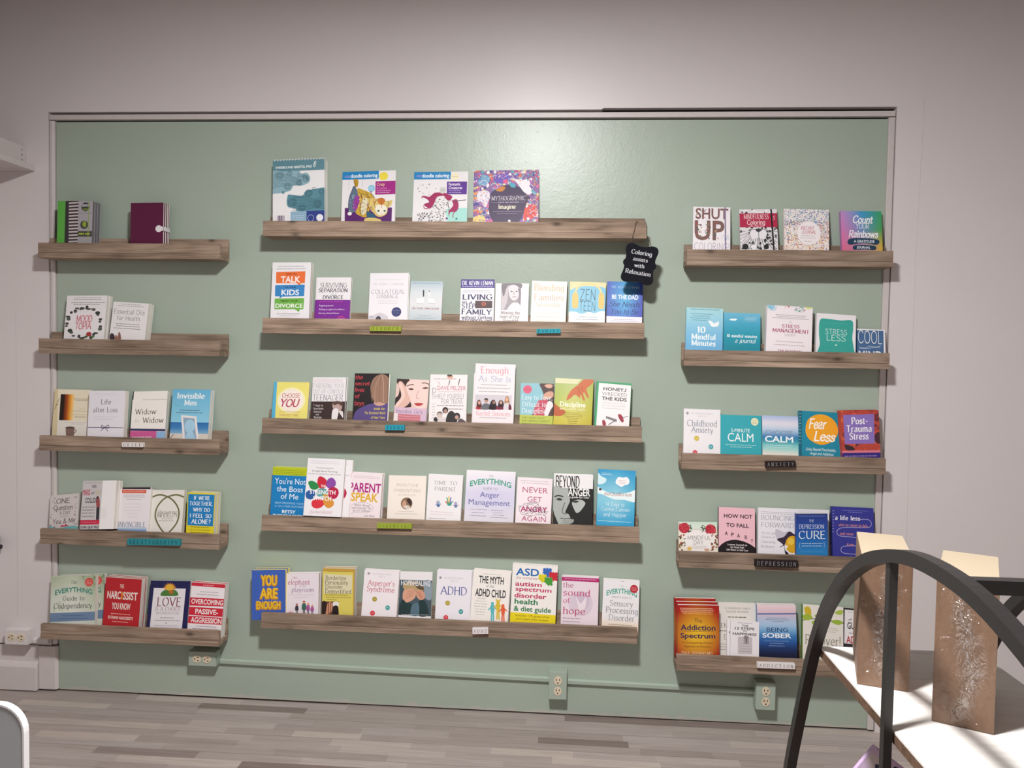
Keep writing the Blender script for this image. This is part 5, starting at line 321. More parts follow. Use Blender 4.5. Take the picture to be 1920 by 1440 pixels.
{'n': 'book','s': 'R2','label': 'pale blue book with a small white butterfly and large white title','short': 'pale blue butterfly book','loc': [2.48091,-0.05963,1.36309],'rot': [-0.20954,0.0312,-0.00663],'W': 0.13208,'H': 0.19,'Hv': 0.15749,'t': 0.0168,'bg': '8cc4dc','copies': [],'ops': [('G',-77,-27,1063,1219,'v','a9d6dc 98cde0 7ebadb 6fafd8 6fafd8'),('D',510,36,766,22,'4f7c8e'),('D',411,145,601,19,'5d8a9a'),('D',397,195,475,19,'5d8a9a'),('D',382,245,538,19,'5d8a9a'),('D',368,295,411,19,'5d8a9a'),('S','eef2f4',[606,298,708,319,756,358,882,307,868,407,768,441,679,419]),('T','10',418,521,222,138,'f2f5f6','R'),('T','Mindful',479,687,658,127,'f2f5f6','R'),('T','Minutes',483,837,658,122,'f2f5f6','R')]},
{'n': 'journal','s': 'R2','label': 'teal blue journal with white script and no picture','short': 'teal script journal','loc': [2.61635,-0.05416,1.36248],'rot': [-0.20953,0.02837,-0.00603],'W': 0.13118,'H': 0.17387,'Hv': 0.14033,'t': 0.0148,'bg': '2a98b0','copies': [],'ops': [('G',-51,-40,1058,1231,'v','74bad8 48a6c4 2496ac 1f8a9e 1f8a9e'),('T','10 mindful minutes',504,614,824,74,'eef6f8','R'),('T','a journal',600,733,577,118,'eef6f8','i'),('S','eef4f6',[160,180,229,160,356,162,325,206,186,207]),('D',735,102,349,12,'cfe6ee'),('D',736,136,285,12,'cfe6ee'),('D',736,170,349,12,'cfe6ee'),('D',737,204,285,12,'cfe6ee')]},
{'n': 'book','s': 'R2','label': 'white book with pastel dandelion circles along its top','short': 'white dandelion-topped book','loc': [2.77647,-0.06971,1.36423],'rot': [-0.17781,0.05095,-0.00915],'W': 0.16024,'H': 0.19766,'Hv': 0.16642,'t': 0.0148,'bg': 'eee5ea','copies': [[2.77749,-0.0532,1.36395]],'ops': [('E',85,19,87,77,'9cc8de'),('N',22,-28,201,113,16,23,'7ab4d0 b0d4e4',51),('N',599,-27,817,119,42,18,'5a9a8c 7ab0a0 4a8a7a',52),('E',905,2,87,41,'dbe08c'),('N',367,-30,546,29,16,18,'d8607a c84a6a',53),('E',823,78,18,15,'d88a8a'),('D',527,203,670,15,'8f888e'),('D',528,239,614,15,'8f888e'),('D',517,275,798,15,'8f888e'),('T','THE',520,357,72,41,'b0a4ac','r'),('T','STRESS',530,447,384,69,'b05a7a','R'),('T','MANAGEMENT',531,548,798,77,'b05a7a','R'),('T','HANDBOOK',524,641,245,51,'c0b4bc','r'),('D',508,788,593,23,'b8aeb4'),('D',511,862,670,23,'b8aeb4'),('T','EVA SELHUB,MD',523,991,517,46,'a05070','R')]},
{'n': 'book','s': 'R2','label': 'white book with a rough teal paint square','short': 'white teal-square book','loc': [2.94529,-0.05615,1.36492],'rot': [-0.20977,0.05613,-0.01194],'W': 0.1384,'H': 0.17146,'Hv': 0.14117,'t': 0.0168,'bg': 'e9e5e8','copies': [],'ops': [('S','3aa398',[92,171,284,135,609,155,890,138,932,326,913,599,953,871,947,1173,69,1191,97,819,67,511]),('D',499,243,561,9,'6cc0b6'),('T','STRESS',503,463,549,128,'dff2ee','t'),('T','LESS',506,625,473,147,'dff2ee','t'),('E',504,809,30,15,'e4f4f0'),('D',521,946,532,12,'6cc0b6')]},
{'n': 'book','s': 'R2','label': 'small slate blue book with tall white capitals at the shelf end','short': 'small slate blue book','loc': [3.07324,-0.04968,1.36152],'rot': [-0.20952,0.0267,-0.00568],'W': 0.09844,'H': 0.12116,'Hv': 0.08736,'t': 0.0128,'bg': '4a6a94','copies': [],'ops': [('P','e8e5e8',[-41,-34,1043,-34,1040,49,-42,54]),('P','e8e5e8',[942,-34,1051,-34,1034,1264,936,1265]),('T','COOL',461,334,847,521,'e9e9ed','t'),('C',17,'b8c8dc',[76,753,240,802,447,718,653,737,839,687]),('C',17,'b8c8dc',[75,817,322,826,569,776,817,751]),('T','MIND',458,1062,826,314,'e9e9ed','b')]},
{'n': 'book','s': 'R3','label': 'white book with grey serif title and three coloured dots','short': 'white grey-titled dotted book','loc': [2.48336,-0.05963,0.98977],'rot': [-0.20947,0.01747,-0.00371],'W': 0.13237,'H': 0.19303,'Hv': 0.16325,'t': 0.0148,'bg': 'ebe7ea','copies': [],'ops': [('E',97,103,41,34,'8a868a'),('L',10,'d8d4d6',[126,103,124,112,118,120,109,125,98,127,87,125,77,120,71,113,69,104,71,95,77,87,86,82,97,80,108,81,117,86,124,94,126,103]),('T',"THE CONSCIOUS PARENT'S",504,101,597,31,'b0acb0','r'),('T','GUIDE TO',505,161,215,31,'b0acb0','r'),('T','Childhood',500,322,812,136,'7a8092','r'),('T','Anxiety',501,468,603,126,'7a8092','r'),('E',357,663,70,58,'d0b84a'),('D',357,663,76,21,'efe4b8'),('E',746,839,67,58,'5aa4ac'),('D',746,839,76,21,'b8dce0'),('E',316,984,67,58,'d0404c'),('D',316,973,76,21,'f0b0b4')]},
{'n': 'book','s': 'R3','label': 'square turquoise book with thin white capitals','short': 'turquoise square book','loc': [2.62404,-0.05546,0.98953],'rot': [-0.20946,0.0123,-0.00262],'W': 0.14754,'H': 0.17385,'Hv': 0.14284,'t': 0.0148,'bg': '38a6b2','copies': [],'ops': [('E',841,158,91,99,'e8e4c0'),('D',841,125,113,18,'a8a478'),('D',841,164,125,18,'a8a478'),('D',841,200,113,18,'a8a478'),('T','5-MINUTE',495,395,453,90,'eef6f6','s'),('T','CALM',494,574,623,215,'eef6f6','s'),('D',504,765,742,21,'bfe0e2'),('D',504,819,510,24,'bfe0e2')]},
{'n': 'book','s': 'R3','label': 'square book with a calm blue sea horizon','short': 'calm-sea book','loc': [2.76546,-0.0554,0.98939],'rot': [-0.20945,0.01196,-0.00254],'W': 0.12832,'H': 0.1744,'Hv': 0.1419,'t': 0.0148,'bg': 'a8c4dc','copies': [],'ops': [('G',-66,-34,1050,1210,'v','9db4da bcc6e2 e2dbe6 c8d2e4 9cbcd8 3a78b2 2f92a6 7cc4c4 a8d6d0 e8e0d4 e8e0d4 e8e0d4'),('T','CHOOSE',464,430,751,108,'7a8aa6','s'),('T','CALM',461,598,783,156,'f2f4f8','b'),('D',459,760,744,21,'c8e4e6'),('D',448,814,680,18,'c8e4e6')]},
{'n': 'book','s': 'R3','label': 'deep teal book with an orange sun disc and white brush title','short': 'teal orange-disc book','loc': [2.90033,-0.06103,0.99154],'rot': [-0.20956,0.03432,-0.0073],'W': 0.14576,'H': 0.19155,'Hv': 0.16006,'t': 0.0168,'bg': '1f86a0','copies': [],'ops': [('P','1a6076',[-36,-27,70,-21,67,1170,-44,1171]),('D',28,66,45,24,'8fb8c0'),('D',27,141,45,24,'8fb8c0'),('D',27,215,45,24,'8fb8c0'),('D',27,290,45,24,'8fb8c0'),('D',26,364,45,24,'8fb8c0'),('D',26,439,45,24,'8fb8c0'),('D',25,513,45,24,'8fb8c0'),('D',25,588,45,24,'8fb8c0'),('D',25,662,45,24,'8fb8c0'),('D',24,737,45,24,'8fb8c0'),('S','eea428',[159,398,216,199,399,80,624,66,835,172,940,356,907,554,738,701,511,750,299,677,186,558]),('T','Fear',455,278,441,217,'f6f0e6','H'),('T','Less',624,561,537,207,'f6f0e6','H'),('T','Living Beyond Fear,Anxiety,',531,861,720,58,'e8f0f0','h'),('T','Anger,and Addiction',548,956,571,58,'e8f0f0','h')]},
{'n': 'book','s': 'R3','label': 'red mottled book with a purple title square','short': 'red mottled purple-square book','loc': [3.04313,-0.07313,0.98947],'rot': [-0.08328,-0.04231,0.00353],'W': 0.13277,'H': 0.19959,'Hv': 0.16337,'t': 0.0138,'bg': 'b8483c','copies': [[3.0423,-0.05778,0.98933],[3.04482,-0.04243,0.98933]],'ops': [('N',-79,-13,1064,889,70,91,'c8503c a83c3c 6a3038 d0603c 8a3a40',61),('E',962,604,104,127,'4a2a34'),('S','3a2a34',[79,741,228,765,346,840,225,867,106,843]),('P','8a72bc',[66,89,866,82,863,725,79,724]),('T','Post-',486,223,427,137,'f4f0f4','R'),('T','Trauma',472,393,658,137,'f4f0f4','R'),('T','Stress',458,556,506,142,'f4f0f4','R'),('R',-56,869,1042,920,'d87a8a'),('R',-63,920,1034,1195,'3a2a7a'),('D',489,991,854,31,'9a8ac8')]},
{'n': 'book','s': 'R4','label': 'wide cream book with red flowers around a white centre','short': 'cream red-flower book','loc': [2.48316,-0.05265,0.63326],'rot': [-0.20948,-0.02033,0.00432],'W': 0.14103,'H': 0.13245,'Hv': 0.10518,'t': 0.0158,'bg': 'e9dfd0','copies': [],'ops': [('G',-46,-44,1034,436,'v','c6dccd d8e2d4 e9dfd0'),('S','efe8e6',[127,522,220,360,537,276,851,351,951,548,868,828,715,991,298,1001,152,803]),('N',4,444,154,1004,18,48,'6a3a30 4a4a34 8a6a40 a04a40',71),('N',826,428,991,988,18,42,'8a4a3a b06a50 6a5a3a',72),('E',147,220,141,180,'bb2f40'),('N',27,60,267,380,26,36,'d04a54 9a2434 c43a48',73),('E',824,244,138,160,'bb2f40'),('N',689,92,950,384,26,36,'d04a54 9a2434 c43a48',74),('N',253,118,372,358,9,33,'3a4a3c 4a5a4c',75),('N',569,115,689,354,9,33,'3a4a3c 4a5a4c',76),('E',269,921,60,64,'e0b860'),('E',715,959,66,48,'d0a08a'),('D',478,256,360,16,'a8b4a8'),('T','MINDFUL',531,547,600,132,'5a5658','t'),('T','DAY',507,708,246,132,'5a5658','t'),('D',510,836,390,20,'b0a8a4'),('D',523,895,360,20,'b0a8a4')]},
{'n': 'book','s': 'R4','label': 'pink book with letters tumbling onto a black dome','short': 'pink black-dome book','loc': [2.61814,-0.06064,0.63295],'rot': [-0.20947,0.01724,-0.00366],'W': 0.13083,'H': 0.19001,'Hv': 0.16,'t': 0.0158,'bg': 'e8b9c3','hard': 1,'spine': '2a2024','copies': [],'ops': [('S','1c1418',[-56,1071,5,910,179,785,417,727,672,750,926,838,1051,951,1080,1185,513,1312,-54,1229]),('T','HOW NOT',536,191,785,89,'34272d','b'),('T','TO FALL',522,398,628,89,'34272d','b'),('T','A',212,587,83,84,'34272d','b'),('T','P',382,610,70,84,'34272d','b'),('T','A',548,628,83,84,'34272d','b'),('T','R',755,656,77,84,'34272d','b'),('T','T',914,734,70,73,'34272d','b'),('T','Lessons Learned on',513,834,532,39,'e8dce0','R'),('T','the Road from',513,892,372,39,'e8dce0','R'),('T','Self-Harm to Self-Care',513,952,596,39,'e8dce0','R')]},
{'n': 'book','s': 'R4','label': 'white book with a yellow ball bursting through torn black','short': 'white yellow-ball book','loc': [2.76659,-0.05631,0.63053],'rot': [-0.10502,0.0099,-0.00104],'W': 0.14557,'H': 0.19173,'Hv': 0.16237,'t': 0.01225,'bg': 'ebe8ee','copies': [[2.76752,-0.0425,0.63038]],'ops': [('D',455,73,798,16,'b0acb4'),('D',455,107,798,16,'b0acb4'),('T','BOUNCING',471,197,815,103,'a5a1ad','r'),('T','FORWARD',473,358,804,103,'a5a1ad','r'),('T','The Art and',247,541,348,52,'9a96a0','r'),('T','Science of',249,629,331,52,'9a96a0','r'),('T','Cultivating',245,736,348,52,'9a96a0','r'),('T','Resilience',238,837,331,52,'9a96a0','r'),('S','c8c2d0',[432,450,632,508,746,492,634,663,463,674]),('S','3a2c40',[463,674,633,612,760,486,918,564,1032,573,1033,727,748,685,650,817,708,996,665,972,621,793]),('E',848,772,177,191,'e0aa20'),('E',805,709,80,78,'f0c84a'),('S','efecf0',[635,818,735,802,707,854]),('L',17,'4a4048',[536,847,635,792]),('S','2c2230',[679,920,751,981,708,1022])]},
{'n': 'book','s': 'R4','label': 'blue gradient book with spaced white serif capitals','short': 'blue gradient book','loc': [2.88175,-0.07338,0.63071],'rot': [-0.01699,-0.03416,0.00058],'W': 0.11044,'H': 0.1841,'Hv': 0.15126,'t': 0.0188,'bg': '2a4a94','copies': [],'ops': [('G',-93,-60,1091,1220,'v','2a3478 26469a 2060ac 2a80c0 2a80c0'),('D',494,57,851,17,'7a94c8'),('T','THE',492,171,155,56,'d4dcea','r'),('T','DEPRESSION',487,308,800,95,'dde4ee','r'),('T','CURE',500,505,837,178,'eef2f6','r'),('L',11,'a8c0e0',[129,687,107,701,107,813,129,826]),('L',11,'a8c0e0',[867,674,889,687,887,792,864,807]),('D',498,711,666,22,'bcd0ea'),('D',497,769,637,22,'bcd0ea'),('T','STEPHEN ILARDI',477,900,740,47,'4a9cd8','r')]},
{'n': 'book','s': 'R4','label': 'plain white book hidden behind the blue gradient book','short': 'plain white book behind the blue gradient book','loc': [2.89333,-0.04834,0.63113],'rot': [-0.16348,0.01174,-0.00194],'W': 0.11574,'H': 0.19149,'Hv': 0.16369,'t': 0.0118,'bg': 'e6e2e6','copies': [],'ops': []},
{'n': 'book','s': 'R4','label': 'indigo book with a looping white line and orange script','short': 'indigo looping-line book','loc': [3.03025,-0.06677,0.63344],'rot': [-0.20947,0.01626,-0.00346],'W': 0.1473,'H': 0.20494,'Hv': 0.17689,'t': 0.0178,'bg': '34368c','spine': '2c2e7a','copies': [],'ops': [('D',559,67,640,16,'7a78c0'),('D',558,102,334,16,'7a78c0'),('T','a life less',374,223,607,84,'ece8f2','R'),('C',11,'b8b0d8',[679,240,860,236,936,293,912,376,772,402,298,417,143,463,113,534,181,591,348,599,682,619,876,657,902,727,733,766,342,787,215,825,212,908,337,940,728,941]),('T','what we cannot do daily',508,366,696,52,'d88a7a','h'),('T','and never',350,540,334,56,'d88a7a','h'),('T','Kate',427,757,167,47,'d88a7a','h'),('D',36,89,25,23,'b0a8d8'),('D',34,150,25,23,'b0a8d8'),('D',32,211,25,23,'b0a8d8'),('D',30,272,25,23,'b0a8d8'),('D',28,334,25,23,'b0a8d8'),('D',26,395,25,23,'b0a8d8'),('D',24,456,25,23,'b0a8d8'),('D',22,517,25,23,'b0a8d8')]},
{'n': 'book','s': 'R5','label': 'fiery red and orange book overhanging the shelf end','short': 'fiery red-orange book','loc': [2.48846,-0.07328,0.25304],'rot': [-0.05915,-0.02226,0.00132],'W': 0.15074,'H': 0.21037,'Hv': 0.17715,'t': 0.01433,'bg': 'b82c22','hard': 1,'spine': '7a1a24','pages': 'e8e0dc','copies': [[2.4855,-0.05704,0.25956],[2.48157,-0.04068,0.26791]],'ops': [('Q',484,595,628,638,'f0c030','a8201c'),('D',459,64,788,18,'f0c8b0'),('D',473,99,788,18,'f0c8b0'),('D',473,137,744,18,'f0c8b0'),('D',502,174,715,18,'f0b060'),('T','The',501,314,181,85,'5c3c38','s'),('T','Addiction',494,454,835,115,'3a2a52','b'),('L',9,'5c3c38',[119,531,864,533]),('T','Spectrum',490,620,835,105,'3a2a52','b'),('T','A Compassionate,Holistic',483,765,736,43,'6a3020','s'),('T','Approach to Recovery',482,840,648,43,'6a3020','s'),('T','PAUL THOMAS,MD',466,978,736,60,'f2d4b4','r')]},
{'n': 'book','s': 'R5','label': 'off-white book half hidden behind the small staircase book','short': 'off-white book behind the staircase book','loc': [2.6357,-0.04706,0.25367],'rot': [-0.13542,-0.01489,0.00203],'W': 0.13585,'H': 0.21208,'Hv': 0.1861,'t': 0.0158,'bg': 'e5dfd9','copies': [],'ops': [('T','A Comprehensive Guide to',514,98,684,47,'807a74','r'),('T','Successful Intervention',506,164,602,47,'807a74','r'),('D',494,275,488,28,'6c6660'),('T','EN',148,442,179,85,'807a74','r'),('D',139,546,228,21,'6c6660'),('T','E',167,663,65,94,'807a74','r'),('D',135,801,195,19,'8f8982'),('D',135,853,195,19,'8f8982'),('D',134,903,195,19,'8f8982')]},
{'n': 'book','s': 'R5','label': 'small white book with a grey staircase photo','short': 'small white staircase book','loc': [2.65344,-0.07264,0.25252],'rot': [-0.13541,0.01313,-0.00179],'W': 0.10243,'H': 0.15631,'Hv': 0.12207,'t': 0.0098,'bg': 'ebe6ea','copies': [[2.64323,-0.06124,0.25248]],'ops': [('D',505,50,513,28,'a8a2a6'),('T','THE',506,128,222,57,'333036','b'),('T','12 STEPS',494,210,684,75,'333036','b'),('T','TO',504,288,137,50,'333036','b'),('T','HAPPINESS',496,370,833,75,'333036','b'),('P','c4bcc0',[262,453,762,450,760,947,269,953]),('P','a89ea4',[476,456,625,453,649,658,457,663]),('E',549,465,94,50,'8a8086'),('P','b4aab0',[457,645,658,640,667,676,436,681]),('P','cfc7cb',[436,681,671,676,680,711,415,717]),('P','b4aab0',[415,717,684,711,693,746,394,754]),('P','cfc7cb',[394,754,698,746,707,781,373,790]),('P','b4aab0',[373,790,711,781,720,816,352,826]),('P','cfc7cb',[352,826,724,816,733,852,332,862]),('P','b4aab0',[332,862,737,851,746,887,311,898]),('P','cfc7cb',[311,898,751,887,760,922,290,935]),('P','6a6066',[528,501,583,500,572,642,538,643])]},
{'n': 'book','s': 'R5','label': 'blue book fading from pink sky to navy water','short': 'pink-to-navy sky book','loc': [2.77362,-0.07026,0.25416],'rot': [-0.15016,-0.01817,0.00275],'W': 0.13964,'H': 0.21618,'Hv': 0.18307,'t': 0.0158,'bg': '5a88b8','copies': [[2.77545,-0.05279,0.254]],'ops': [('G',-128,-59,1089,1252,'v','ece2e6 e8ccd2 d8bcc8 b8c0d8 a8c4e0 78a8d2 3a78b4 2a589c 1e386c 1a2446 181c34 181c34 181c34'),('P','5a6ca4',[-72,171,1066,148,1066,172,-74,195]),('D',509,254,530,14,'5a7494'),('D',523,286,624,14,'5a7494'),('D',522,319,312,14,'5a7494'),('T','BEING',507,478,537,80,'22345a','s'),('T','SOBER',490,590,736,90,'f0f2f6','b'),('D',486,697,624,14,'8aa0c4'),('D',484,744,343,14,'8aa0c4'),('D',483,791,406,14,'8aa0c4')]},
{'n': 'book','s': 'R5','label': 'off-white book with a green leafy branch','short': 'off-white leafy-branch book','loc': [2.93206,-0.06989,0.25739],'rot': [-0.20206,0.03727,-0.00763],'W': 0.14396,'H': 0.21546,'Hv': 0.18439,'t': 0.0208,'bg': 'e3ddd5','spine': '6a9a3c','copies': [],'ops': [('C',21,'5a5a3c',[-32,312,209,269,450,253,722,273,1024,310]),('S','c8b030',[40,55,146,38,207,116,193,221,102,214,41,136]),('S','9cb43c',[-3,219,117,178,238,230,149,299,28,286]),('S','8cac38',[284,205,419,163,510,213,405,250]),('S','98b444',[209,324,360,294,391,362,300,401]),('S','94b03c',[692,290,843,248,994,288,873,345]),('S','a8bc50',[782,122,903,57,1000,75,933,150]),('S','98b444',[540,181,661,128,722,184,631,223]),('D',692,419,331,12,'b0aaa0'),('D',693,454,361,12,'b0aaa0'),('D',693,489,271,12,'b0aaa0'),('T','Recover!',498,660,878,172,'8c887a','r'),('D',334,805,361,16,'b0aaa0')]},
{'n': 'book','s': 'R5','label': 'black-bordered white book partly hidden behind the wrapped box','short': 'black-bordered book behind the wrapped box','loc': [3.06182,-0.06391,0.25633],'rot': [-0.20968,0.04721,-0.01004],'W': 0.11487,'H': 0.20854,'Hv': 0.17659,'t': 0.0148,'bg': '2e2a2e','copies': [],'ops': [('P','e6e2e4',[45,38,952,38,950,710,38,712]),('D',374,84,451,15,'a09aa0'),('T','a',206,217,113,63,'3e3a3e','i'),('T','GU',244,347,233,136,'3e3e44','c'),('D',301,499,225,22,'55505a'),('T','AD',234,627,270,141,'b02a38','c')]},
]
TAGS=[('GRIEF','L3',0.3648,1.0036,0.0813,0.0167,0.0126,'e4dedc','2a2628','white','grief'),('RELATIONSHIPS','L4',0.4469,0.6366,0.2055,0.0224,0.024,'2a8a94','12242a','long teal','relationships'),('DIVORCE','M2',1.3247,1.4536,0.1146,0.0175,0.006,'9aa83a','2a2e14','lime green','divorce'),('FAMILY','M2',1.9198,1.4538,0.0863,0.0154,0.0258,'2a98a8','12303a','bright teal','family'),('TEENS','M3',1.3634,1.0919,0.0714,0.0187,0.0234,'2a98b0','123038','short turquoise','teens'),('PARENTING','M4',1.366,0.7281,0.1285,0.0169,0.0171,'9aaa3a','5f7024','worn olive green','parenting'),('ADHD','M5',1.6902,0.3497,0.0582,0.0209,0.0592,'e6dee2','2a2628','short white','bottom centre'),('ANXIETY','R3',2.7507,0.9947,0.1037,0.0221,0.0451,'241c1c','9a9498','black','anxiety'),('DEPRESSION','R4',2.7468,0.6385,0.15,0.0242,0.0038,'221a1c','a09a9e','long black','depression'),('ADDICTION','R5',2.7569,0.2691,0.132,0.0185,0.0087,'e8e2e2','3a3436','long white','addiction')]
SHELVES=[('L1',-0.0125,0.695,1.702),('L2',-0.0125,0.695,1.3415),('L3',-0.0125,0.695,0.9714),('L4',-0.0125,0.695,0.613),('L5',-0.0125,0.695,0.2434),('M1',0.858,2.263,1.7887),('M2',0.858,2.263,1.431),('M3',0.858,2.263,1.058),('M4',0.858,2.263,0.6922),('M5',0.858,2.263,0.3218),('R1',2.406,3.119,1.695),('R2',2.406,3.119,1.338),('R3',2.406,3.119,0.966),('R4',2.406,3.119,0.609),('R5',2.406,3.119,0.231)]

# ---------------------------------------------------------------- lettering: stroke alphabet and the built-in sans
STR = {'A':'76;0,0 38,100;38,100 76,0;14,36 62,36','B':'62;8,0 8,100;~8,100 34,100 52,90 52,72 34,54 8,53;~8,53 38,52 58,42 60,26 52,6 34,0 8,0','C':'72;~68,82 54,97 38,100 14,86 4,50 14,14 38,0 56,4 70,18',
'D':'74;8,0 8,100;~8,100 36,99 60,84 69,50 60,16 36,1 8,0','E':'58;8,0 8,100;8,100 54,100;8,53 46,53;8,0 56,0','F':'54;8,0 8,100;8,100 52,100;8,53 44,53','G':'76;~68,82 54,97 38,100 14,86 4,50 14,14 38,0 58,5 70,16;70,16 70,46;46,46 72,46',
'H':'74;8,0 8,100;66,0 66,100;8,53 66,53','I':'20;10,0 10,100','J':'46;36,100 36,26;~36,26 30,6 16,0 2,8','K':'66;8,0 8,100;58,100 8,42;26,62 64,0','L':'54;8,100 8,0;8,0 52,0','M':'90;8,0 10,100;10,100 45,10;45,10 80,100;80,100 82,0','N':'74;8,0 8,100;8,100 66,0;66,0 66,100',
'O':'78;~39,100 13,86 4,50 13,14 39,0 65,14 74,50 65,86 39,100','P':'58;8,0 8,100;~8,100 36,100 54,90 56,73 50,56 34,46 8,45','Q':'78;~39,100 13,86 4,50 13,14 39,0 65,14 74,50 65,86 39,100;46,20 76,-12','R':'66;8,0 8,100;~8,100 36,100 54,90 56,73 50,56 34,47 8,46;30,46 64,0',
'S':'56;~50,84 38,98 22,99 8,88 8,70 24,56 40,46 52,30 48,10 30,0 14,2 3,16','T':'64;32,0 32,100;2,100 62,100','U':'74;8,100 8,34;~8,34 14,10 36,0 58,10 66,34;66,34 66,100','V':'72;2,100 36,0;36,0 70,100','W':'102;2,100 27,0;27,0 51,96;51,96 75,0;75,0 100,100','X':'68;2,100 66,0;66,100 2,0','Y':'68;2,100 34,48;66,100 34,48;34,48 34,0','Z':'62;4,100 58,100;58,100 4,0;4,0 60,0',
'a':'50;~8,54 20,65 34,64 41,54 41,42;41,46 41,0;~41,40 20,36 6,24 8,8 20,0 32,4 41,16','b':'54;8,100 8,0;~8,46 18,62 32,66 46,54 50,33 46,12 32,0 18,4 8,18','c':'46;~42,54 32,65 22,65 8,52 4,33 8,14 22,0 34,2 44,14','d':'54;46,100 46,0;~46,46 36,62 22,66 8,54 4,33 8,12 22,0 36,4 46,18','e':'50;6,36 46,36;~46,36 44,54 28,66 12,58 4,33 10,10 26,0 38,3 46,14',
'f':'32;~32,94 24,100 14,92 12,78;12,78 12,0;2,64 28,64','g':'54;~46,46 36,62 22,66 8,54 4,33 8,12 22,0 36,4 46,18;~46,64 46,0 42,-22 26,-30 8,-22','h':'54;8,100 8,0;~8,44 20,62 32,66 44,58 46,44;46,44 46,0','i':'18;9,64 9,0;9,84 9,92','j':'20;~12,64 12,0 8,-22 -2,-28;12,84 12,92','k':'50;8,100 8,0;42,64 8,26;20,38 48,0','l':'18;9,100 9,0',
'm':'84;8,64 8,0;~8,46 18,62 28,66 38,58 41,44;41,44 41,0;~41,46 50,62 60,66 72,58 75,44;75,44 75,0','n':'54;8,64 8,0;~8,44 20,62 32,66 44,58 46,44;46,44 46,0','o':'54;~27,66 10,56 4,33 10,10 27,0 44,10 50,33 44,56 27,66','p':'54;8,64 8,-30;~8,46 18,62 32,66 46,54 50,33 46,12 32,0 18,4 8,18','q':'54;46,64 46,-30;~46,46 36,62 22,66 8,54 4,33 8,12 22,0 36,4 46,18','r':'36;8,64 8,0;~8,40 16,58 26,66 35,62','s':'42;~38,54 28,65 16,65 6,54 10,42 24,34 36,26 38,12 26,0 12,1 3,12','t':'34;13,88 13,16;~13,16 15,4 22,0 32,5;2,64 30,64',
'u':'54;8,64 8,20;~8,20 14,4 24,0 36,6 46,22;46,64 46,0','v':'50;2,64 25,0;25,0 48,64','w':'76;2,64 20,0;20,0 38,62;38,62 56,0;56,0 74,64','x':'48;2,64 46,0;46,64 2,0','y':'50;2,64 26,4;~48,64 26,4 14,-26 2,-28','z':'46;4,64 42,64;42,64 4,0;4,0 44,0',
'0':'56;~28,100 10,86 4,50 10,14 28,0 46,14 52,50 46,86 28,100','1':'34;6,82 20,100;20,100 20,0','2':'54;~6,80 18,98 34,99 48,84 44,62 4,0;4,0 52,0','4':'54;36,0 36,100;36,100 2,32;2,32 52,32','5':'52;46,100 12,100;12,100 8,56;~8,56 28,62 46,48 46,16 28,0 4,8','7':'52;4,100 50,100;50,100 18,0',
"'":'14;7,100 6,78',',':'14;8,10 4,-14','.':'14;7,2 7,9','-':'36;4,38 32,38','!':'16;8,100 8,28;8,2 8,9','?':'46;~4,82 18,99 36,96 42,78 22,48 22,28;22,2 22,9','&':'70;~66,40 44,4 20,0 6,18 12,38 40,68 42,88 28,100 16,86 22,62 66,0',' ':'34'}
def catmull(P, closed=False, k=5):
    out = []; n = len(P)
    for i in range(n if closed else n-1):
        g = (lambda j: P[j % n]) if closed else (lambda j: P[max(0, min(n-1, j))])
        p0, p1, p2, p3 = g(i-1), g(i), g(i+1), g(i+2)
        for s in range(k):
            t = s/k
            out.append(tuple(.5*(2*b + (c-a)*t + (2*a-5*b+4*c-d)*t*t + (3*b-a-3*c+d)*t**3) for a, b, c, d in zip(p0, p1, p2, p3)))
    if not closed: out.append(P[-1])
    return out
STROKES = {}
for ch, sp in STR.items():
    parts = sp.split(';'); ss = []
    for p in parts[1:]:
        sm = p.startswith('~'); pts = [tuple(float(v)/100 for v in q.split(',')) for q in p.lstrip('~').split()]
        ss.append((catmull(pts, k=3) if sm else pts, sm))
    STROKES[ch] = (float(parts[0])/100, ss)
